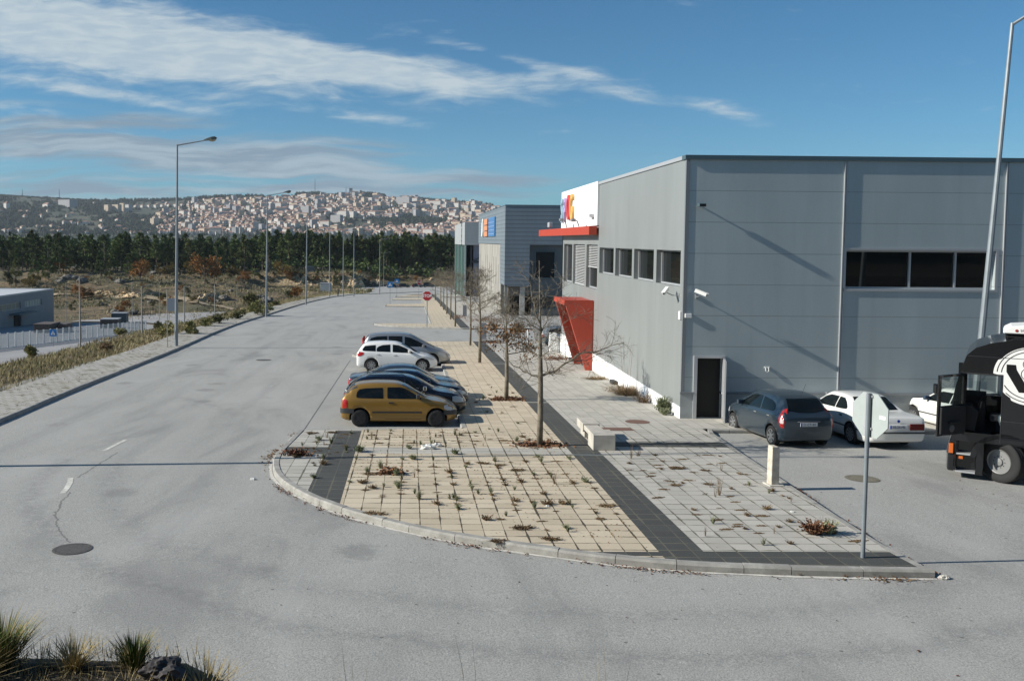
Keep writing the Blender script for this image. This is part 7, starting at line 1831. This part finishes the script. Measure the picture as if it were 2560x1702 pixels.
# dense wood behind the front rows, one mass
def mass(name, label, n, place_, size, m, seed, nb=5, hr=(10, 14.5), cr=1.9, nc=46):
    rnd = random.Random(seed); mb = MB()
    for _ in range(n):
        x, y = place_(rnd); h = rnd.uniform(*hr); z = Tn(x, y)
        for _c in range(nc):
            e = rnd.random(); r_ = cr * (1 - e ** 1.5) * math.sqrt(rnd.random()); a = rnd.uniform(0, 6.28)
            p = Vector((x + math.cos(a) * r_, y + math.sin(a) * r_, z + h * (.3 + .7 * e)))
            for k in range(nb - 2):
                u_ = Vector((rnd.gauss(0, 1), rnd.gauss(0, 1), rnd.gauss(.5, 1))).normalized() * size; v_ = u_.orthogonal().normalized() * size * .35; mb.add([p - v_, p + v_, p + u_], [(0, 1, 2)])
    return tag(mb.build(name, m), label, 'forest', kind='stuff')
mass('forest', 'dense pine forest filling the valley behind the front pines', 620, lambda r: ((lambda Y: ((r.uniform(-60, 1200) - 1024) / 2285 * Y, Y))(390 + 90 * r.random())), 1.1, M_pine, 21, nc=52)
mass('forest', 'olive toned pines mixed into the valley forest', 160, lambda r: ((lambda Y: ((r.uniform(-60, 1200) - 1024) / 2285 * Y, Y))(365 + 90 * r.random())), .9, M_pine2, 22, nc=46)
mass('forest', 'dark undergrowth below the pines', 700, lambda r: ((lambda Y: ((r.uniform(-60, 1200) - 1024) / 2285 * Y, Y))(352 + 60 * r.random())), .8, M_pine, 23, hr=(2.5, 6), cr=2.6, nc=18)
# the wood behind the camera, mirrored in the windows
mass('forest', 'pine wood behind the viewpoint, mirrored in the windows', 120, lambda r: (r.uniform(-90, 70), r.uniform(-75, -28)), 1.2, M_pine, 24, nc=40)

mass('forest', 'unseen dark scrub added behind the viewpoint to darken the window reflections', 420, lambda r: (r.uniform(-45, 60), r.uniform(-22, -4)), .7, M_pine, 25, hr=(2.5, 5.5), cr=2.2, nc=22)  # out of view, added so that the windows mirror something dark
# ------------------------------------------------------------------ person walking on the left pavement
def person(loc, rz):
    me = bpy.data.meshes.new('body'); bm = bmesh.new()
    J = dict(hip=(0, 0, .95), chest=(0, 0, 1.30), neck=(0, 0, 1.47), head=(.02, 0, 1.60), top=(.02, 0, 1.72), ls=(0, .19, 1.40), le=(-.05, .24, 1.12), lh=(.10, .23, .90), rs=(0, -.19, 1.40), re=(.02, -.24, 1.12), rh=(.14, -.22, .94), lk=(.12, .10, .52), lf=(.05, .10, .08), lt=(.2, .10, .04), rk=(-.04, -.10, .52), rf=(-.22, -.10, .12), rt=(-.08, -.10, .03))
    RR = dict(hip=.15, chest=.17, neck=.06, head=.095, top=.07, ls=.075, le=.05, lh=.035, rs=.075, re=.05, rh=.035, lk=.065, lf=.05, lt=.04, rk=.065, rf=.05, rt=.04)
    E = [('hip', 'chest'), ('chest', 'neck'), ('neck', 'head'), ('head', 'top'), ('chest', 'ls'), ('ls', 'le'), ('le', 'lh'), ('chest', 'rs'), ('rs', 're'), ('re', 'rh'), ('hip', 'lk'), ('lk', 'lf'), ('lf', 'lt'), ('hip', 'rk'), ('rk', 'rf'), ('rf', 'rt')]
    V_ = {k: bm.verts.new(v) for k, v in J.items()}
    for a, b2 in E: bm.edges.new((V_[a], V_[b2]))
    bm.verts.index_update(); names = list(J); bm.to_mesh(me); bm.free()
    o = link(bpy.data.objects.new('person', me)); md = o.modifiers.new('s', 'SKIN'); 
    for i, k in enumerate(names): me.skin_vertices[0].data[i].radius = (RR[k], RR[k]); me.skin_vertices[0].data[i].use_root = (k == 'hip')
    sb = o.modifiers.new('u', 'SUBSURF'); sb.levels = 1; sb.render_levels = 1
    bpy.context.view_layer.update(); nm = bpy.data.meshes.new_from_object(o.evaluated_get(bpy.context.evaluated_depsgraph_get())); o.modifiers.clear(); o.data = nm
    for m in (mat('jacket_khaki', (.20, .17, .11), .9), mat('trousers_dark', (.035, .035, .045), .9), mat('skin', (.45, .27, .19), .6), mat('hair_dark', (.03, .02, .015), .8)): nm.materials.append(m)
    for f in nm.polygons:
        z = f.center.z; hand = z < 1.0 and abs(f.center.y) > .17
        f.material_index = 3 if z > 1.64 or (z > 1.52 and f.center.x < 0) else (2 if z > 1.46 or hand else (1 if z < .92 else 0)); f.use_smooth = True
    o.location = loc; o.rotation_euler = (0, 0, rz); tag(o, 'person in khaki jacket walking on the left pavement far up the street', 'person')
    mb = MB(); mb.box(-.30, -.15, -.15, .15, 1.02, 1.42); bevel(mb.build('backpack', mat('pack_green', (.09, .10, .06), .8), o), .03)
p = street(845, 741, .12); person(p, R(80))

# ------------------------------------------------------------------ hill town
M_wallA = mat('lime_wall', (.54, .50, .45), .85); M_wallB = mat('cream_wall', (.50, .43, .34), .85); M_wallC = mat('grey_wall', (.36, .34, .32), .85); M_tile = mat('clay_tile', (.30, .17, .12), .85, var=.25, vscale=.05)
def block_mat(name, c, dark):
    m, g, b = custom(name, .8); co = g.coords(); X_, Y_, Z_ = g.xyz(co)
    s1 = g.m('ADD', X_, Y_); wx = g.between(g.m('FRACT', g.m('DIVIDE', s1, 3.4)), .3, .72); wz = g.between(g.m('FRACT', g.m('DIVIDE', Z_, 3.0)), .35, .8)
    g.put(b.inputs['Base Color'], g.mix(g.m('MULTIPLY', g.m('MULTIPLY', wx, wz), .75), c, dark)); return m
M_blkA = block_mat('white_block', (.50, .47, .43), (.10, .11, .12)); M_blkB = block_mat('ochre_block', (.46, .37, .27), (.10, .10, .10)); M_blkC = block_mat('grey_block', (.33, .32, .32), (.08, .09, .10))
WM = [M_wallA, M_wallB, M_wallC, M_blkA, M_blkB, M_blkC, M_tile, M_roof]
def house_mesh(mb, w_, d, h, rh, wm, rm, M=None):
    def T_(p): return tuple(M @ Vector(p)) if M is not None else p
    mb.cur = wm; b0 = [(x, y, z) for z in (-6, h) for y in (-d / 2, d / 2) for x in (-w_ / 2, w_ / 2)]
    mb.add([T_(p) for p in b0], [(0, 1, 5, 4), (1, 3, 7, 5), (3, 2, 6, 7), (2, 0, 4, 6)])
    mb.cur = rm; e = .5
    q = [(-w_ / 2 - e, -d / 2 - e, h), (w_ / 2 + e, -d / 2 - e, h), (w_ / 2 + e, d / 2 + e, h), (-w_ / 2 - e, d / 2 + e, h), (-w_ / 2 + min(w_, d) * .3, 0, h + rh), (w_ / 2 - min(w_, d) * .3, 0, h + rh)]
    mb.add([T_(p) for p in q], [(0, 1, 5, 4), (1, 2, 5), (2, 3, 4, 5), (3, 0, 4)])
def hillat(x, y):
    d = FW * F_ + RT * (x - CX_) - UP * (y - CY_); d = d / d.y
    if d.z * 3290 > hill(d.x * 3290, 3290) - 1: return None
    a, b2 = 2210, 3290
    for _ in range(30):
        m_ = (a + b2) / 2
        if d.z * m_ > hill(d.x * m_, m_): a = m_
        else: b2 = m_
    return Vector((d.x * a, a, hill(d.x * a, a)))
def dens_town(x, y):
    sk = float(np.interp(x, _SKX, _SKY)); v = (y - sk)
    if v < 1: return 0
    if x < 395: return .02 if y < 560 else .035
    if x < 560: 
        lo_ = 512 - (x - 400) * .02
        return (.25 if y < 520 else .0) if y < 525 and x < 470 else (1.0 if y > 530 - (x - 400) * .35 else .3) * (.35 + .65 * (x - 395) / 165)
    if 815 < x < 1115 and 545 < y < 578 - (x - 815) * .05: return .03
    if x > 815 and y > 545: return .75
    if 640 < x < 830 and y > 575: return .5
    return 1.0
protoH = []
for k in range(14):
    mb = MB(); rr = random.Random(500 + k)
    if k < 7: house_mesh(mb, rr.uniform(10, 17), rr.uniform(9, 12), rr.uniform(5, 8.5), rr.uniform(2.2, 3.4), rr.choice((0, 0, 1, 2)), 6)
    elif k < 11: house_mesh(mb, rr.uniform(18, 34), rr.uniform(12, 14), rr.uniform(10, 16), rr.uniform(2, 3), (3, 4, 5, 3)[k - 7], 6)
    else: house_mesh(mb, rr.uniform(14, 24), rr.uniform(14, 17), rr.uniform(16, 24), .6, (3, 4, 5)[k - 11], 7)
    protoH.append(mb.build('house' if k < 7 else 'apartment_block', WM))
hu = [False] * 14
cand = []
rnd = random.Random(77); tries = 0
occ = set()
while len(cand) < 2300 and tries < 15000:
    tries += 1; x = rnd.uniform(0, 1290); y = rnd.uniform(485, 600)
    if rnd.random() > dens_town(x, y): continue
    if vnoise(x * .11, y * .35) < -.75: continue
    y = round(y / 3.1) * 3.1 + rnd.gauss(0, .5)
    key = (int(x / 6), int(y / 3.1))
    if key in occ: continue
    p = hillat(x, y)
    if p is None: continue
    occ.add(key); cand.append((x, y, p))
cand.sort(key=lambda c_: c_[1])
Z1 = {0: 'left', 1: 'middle', 2: 'right'}
KN = ['small white house', 'cream house', 'white gabled house', 'grey walled house', 'wide white house', 'low cream house', 'narrow pale house', 'long white apartment block', 'long ochre apartment block', 'long grey apartment block', 'white slab block', 'tall white tower block', 'tall ochre tower block', 'tall grey tower block']
idx = rnd.sample(range(len(cand)), len(cand)); mbS = MB(); nind = 0
for j in idx:
    x, y, p = cand[j]
    big = rnd.random() < (.30 if y < 545 else .14) * (1 if x > 560 else .3)
    k = rnd.randrange(7, 14) if big else rnd.randrange(0, 7)
    ang = rnd.choice((-.7, -.55, -.85, .15, -1.0)) + rnd.gauss(0, .1); s_ = rnd.uniform(.8, 1.1)
    if (big and nind < 295) or (nind < 295 and rnd.random() < .10 and not big):
        o = protoH[k]
        if hu[k]: o = o.copy(); COL.objects.link(o)
        hu[k] = True; nind += 1
        o.location = p; o.rotation_euler = (0, 0, ang); o.scale = (s_, s_, s_)
        zone = ('left' if x < 600 else 'middle' if x < 900 else 'right'); lv = 'upper' if y < 515 else 'central' if y < 548 else 'lower'
        tag(o, '%s%s on the %s %s part of the hill town' % (KN[k], ' with clay roof' if k < 11 else '', lv, zone), 'house' if k < 7 else 'apartment block', '%ss on the %s %s part of the hill town' % (KN[k], lv, zone))
    else:
        r_ = random.Random(j); M_ = Matrix.Translation(p) @ Matrix.Rotation(ang, 4, 'Z')
        house_mesh(mbS, r_.uniform(9, 16), r_.uniform(8, 11), r_.uniform(4.5, 9), r_.uniform(2, 3), r_.choice((0, 0, 0, 1, 1, 2)), 6, M_)
for k in range(14):
    if not hu[k]: bpy.data.objects.remove(protoH[k])
tag(mbS.build('houses', WM), 'countless small clay-roofed houses covering the town hill', 'houses', kind='stuff')
# landmark blocks and the keep
def block(x, y, w_, d, h, m, label, name='apartment_block', cat='apartment block', rh=.5, rm=7, rz=-.6):
    p = hillat(x, y)
    if p is None: p = Vector(((x - 1024) / 2285 * 3300, 3300, hill((x - 1024) / 2285 * 3300, 3300)))
    mb = MB(); house_mesh(mb, w_, d, h, rh, m, rm); o = mb.build(name, WM); o.location = p; o.rotation_euler = (0, 0, rz); return tag(o, label, cat)
block(270, 530, 20, 14, 22, 4, 'ochre tower block at the left end of the ridge group'); block(292, 531, 28, 14, 24, 4, 'wide ochre block second in the left ridge group'); block(308, 529, 18, 12, 26, 4, 'brown block behind the wide ochre one on the ridge'); block(322, 531, 16, 14, 24, 3, 'pale slab at the right end of the left ridge group')
block(170, 517, 58, 30, 22, 5, 'large dark institutional building on the left ridge'); block(118, 517, 26, 16, 8, 0, 'white domed villa on the left ridge', 'villa', 'house', 5, 6); block(17, 521, 14, 12, 15, 0, 'white chapel-like tower building near the left edge of the hill', 'chapel', 'house', 5, 6); block(103, 544, 16, 10, 7, 0, 'lone white house on the dark left slope', 'house', 'house', 3, 6)
for i in range(9): block(340 + i * 16.5, 521 - i * .5, 11, 10, 9, 0, 'white villa in the row below the ridge wood', 'villa', 'house', 3, 6)
for o in COL.objects:
    if o.get('label') == 'white villa in the row below the ridge wood': o['group'] = 'row of white villas below the ridge wood'
block(877, 488, 12, 12, 24, 2, 'square stone castle keep on the summit of the town hill', 'castle_keep', 'castle', .5, 7, .1)
block(1010, 512, 52, 16, 26, 5, 'long grey block with stepped top on the right skyline'); block(1135, 512, 14, 14, 24, 4, 'ochre tower block on the right skyline'); block(1085, 515, 60, 16, 16, 3, 'long pale block on the right skyline with clay roof', rh=3, rm=6); block(842, 556, 34, 14, 20, 5, 'dark blue grey block on the lower middle slope'); block(765, 538, 30, 12, 26, 5, 'dark slab with pale end on the middle slope'); block(462, 573, 14, 12, 16, 3, 'bright white block on the lower left edge of the town')
for (x, yt, yb, lab) in [(787, 455, 494, 'tall thin radio mast on the ridge left of the castle keep'), (864, 472, 488, 'thin mast right beside the castle keep'), (155, 482, 505, 'radio mast on the left ridge above the dark institution'), (64, 486, 504, 'faint mast on the far left ridge')]:
    X = (x - 1024) / 2285 * 3295; z = hill(X, 3295); mb = MB(); mb.tube([(0, 0, -2), (0, 0, (yb - yt) / 2285 * 3295)], [1.4, .7], 5); tag(mb.build('radio_mast', M_trimd, None, (X, 3295, z)), lab, 'mast')
# hill woods: ridge pines and clumps between the houses
mb = MB(); rnd = random.Random(9)
M_hw = leafmat('hill_woods', (.014, .026, .012), (.05, .058, .026), scale=.02)
def lump(p, r_, h):
    for k in range(5):
        u_ = Vector((rnd.gauss(0, 1), rnd.gauss(0, 1), 0)).normalized() * r_; q = p + Vector((rnd.gauss(0, .4) * r_, rnd.gauss(0, .4) * r_, -2))
        v_ = Vector((-u_.y, u_.x, 0)) * .6
        mb.add([q - u_, q + v_, q + u_, q - v_, q + Vector((rnd.gauss(0, .2) * r_, rnd.gauss(0, .2) * r_, h * rnd.uniform(.6, 1.1) + 2))], [(0, 1, 4), (1, 2, 4), (2, 3, 4), (3, 0, 4)])
n = 0
while n < 7500:
    x = rnd.uniform(-60, 1300); y = rnd.uniform(482, 602); dn = dens_town(x, y)
    if rnd.random() < dn * .72 or vnoise(x * .06, y * .22) + rnd.gauss(0, .5) < (-.1 if dn > .2 else -.05): continue
    p = hillat(x, y)
    n += 1
    if p: lump(p, rnd.uniform(3, 8), rnd.uniform(5, 10))
for i in range(1500):
    x = rnd.choice((rnd.uniform(325, 600), rnd.uniform(490, 660), rnd.uniform(740, 800), rnd.uniform(900, 960), rnd.uniform(1000, 1230), rnd.uniform(0, 330)))
    X = (x - 1024) / 2285 * 3290; Y_ = 3290 + rnd.uniform(-40, 10); lump(Vector((X, Y_, hill(X, Y_))), rnd.uniform(3, 6), rnd.uniform(6, 15) if not x < 300 else 5)
for i in range(1500):
    Y_ = rnd.uniform(1500, 2300); X = rnd.uniform(-.5, .12) * Y_; lump(Vector((X, Y_, Tn(X, Y_))), rnd.uniform(4, 9), rnd.uniform(5, 9))
tag(mb.build('hill_woods', M_hw), 'dark woods scattered over the town hill and its ridge', 'woods', kind='stuff')

# ------------------------------------------------------------------ air
m = bpy.data.materials.new('haze'); m.use_nodes = True; g = NG(m.node_tree); g.n.clear()
v = g.node('ShaderNodeVolumePrincipled'); v.inputs['Color'].default_value = (.80, .90, 1.0, 1); v.inputs['Density'].default_value = 6.0e-5; v.inputs['Anisotropy'].default_value = 0.0
oo = g.node('ShaderNodeOutputMaterial'); g.l.new(v.outputs[0], oo.inputs['Volume'])
mb = MB(); mb.box(-5100, 5100, -720, 5100, -760, 420); tag(fixn(mb.build('haze', m)), 'thin blue air between the street and the hill town', 'haze', kind='stuff')
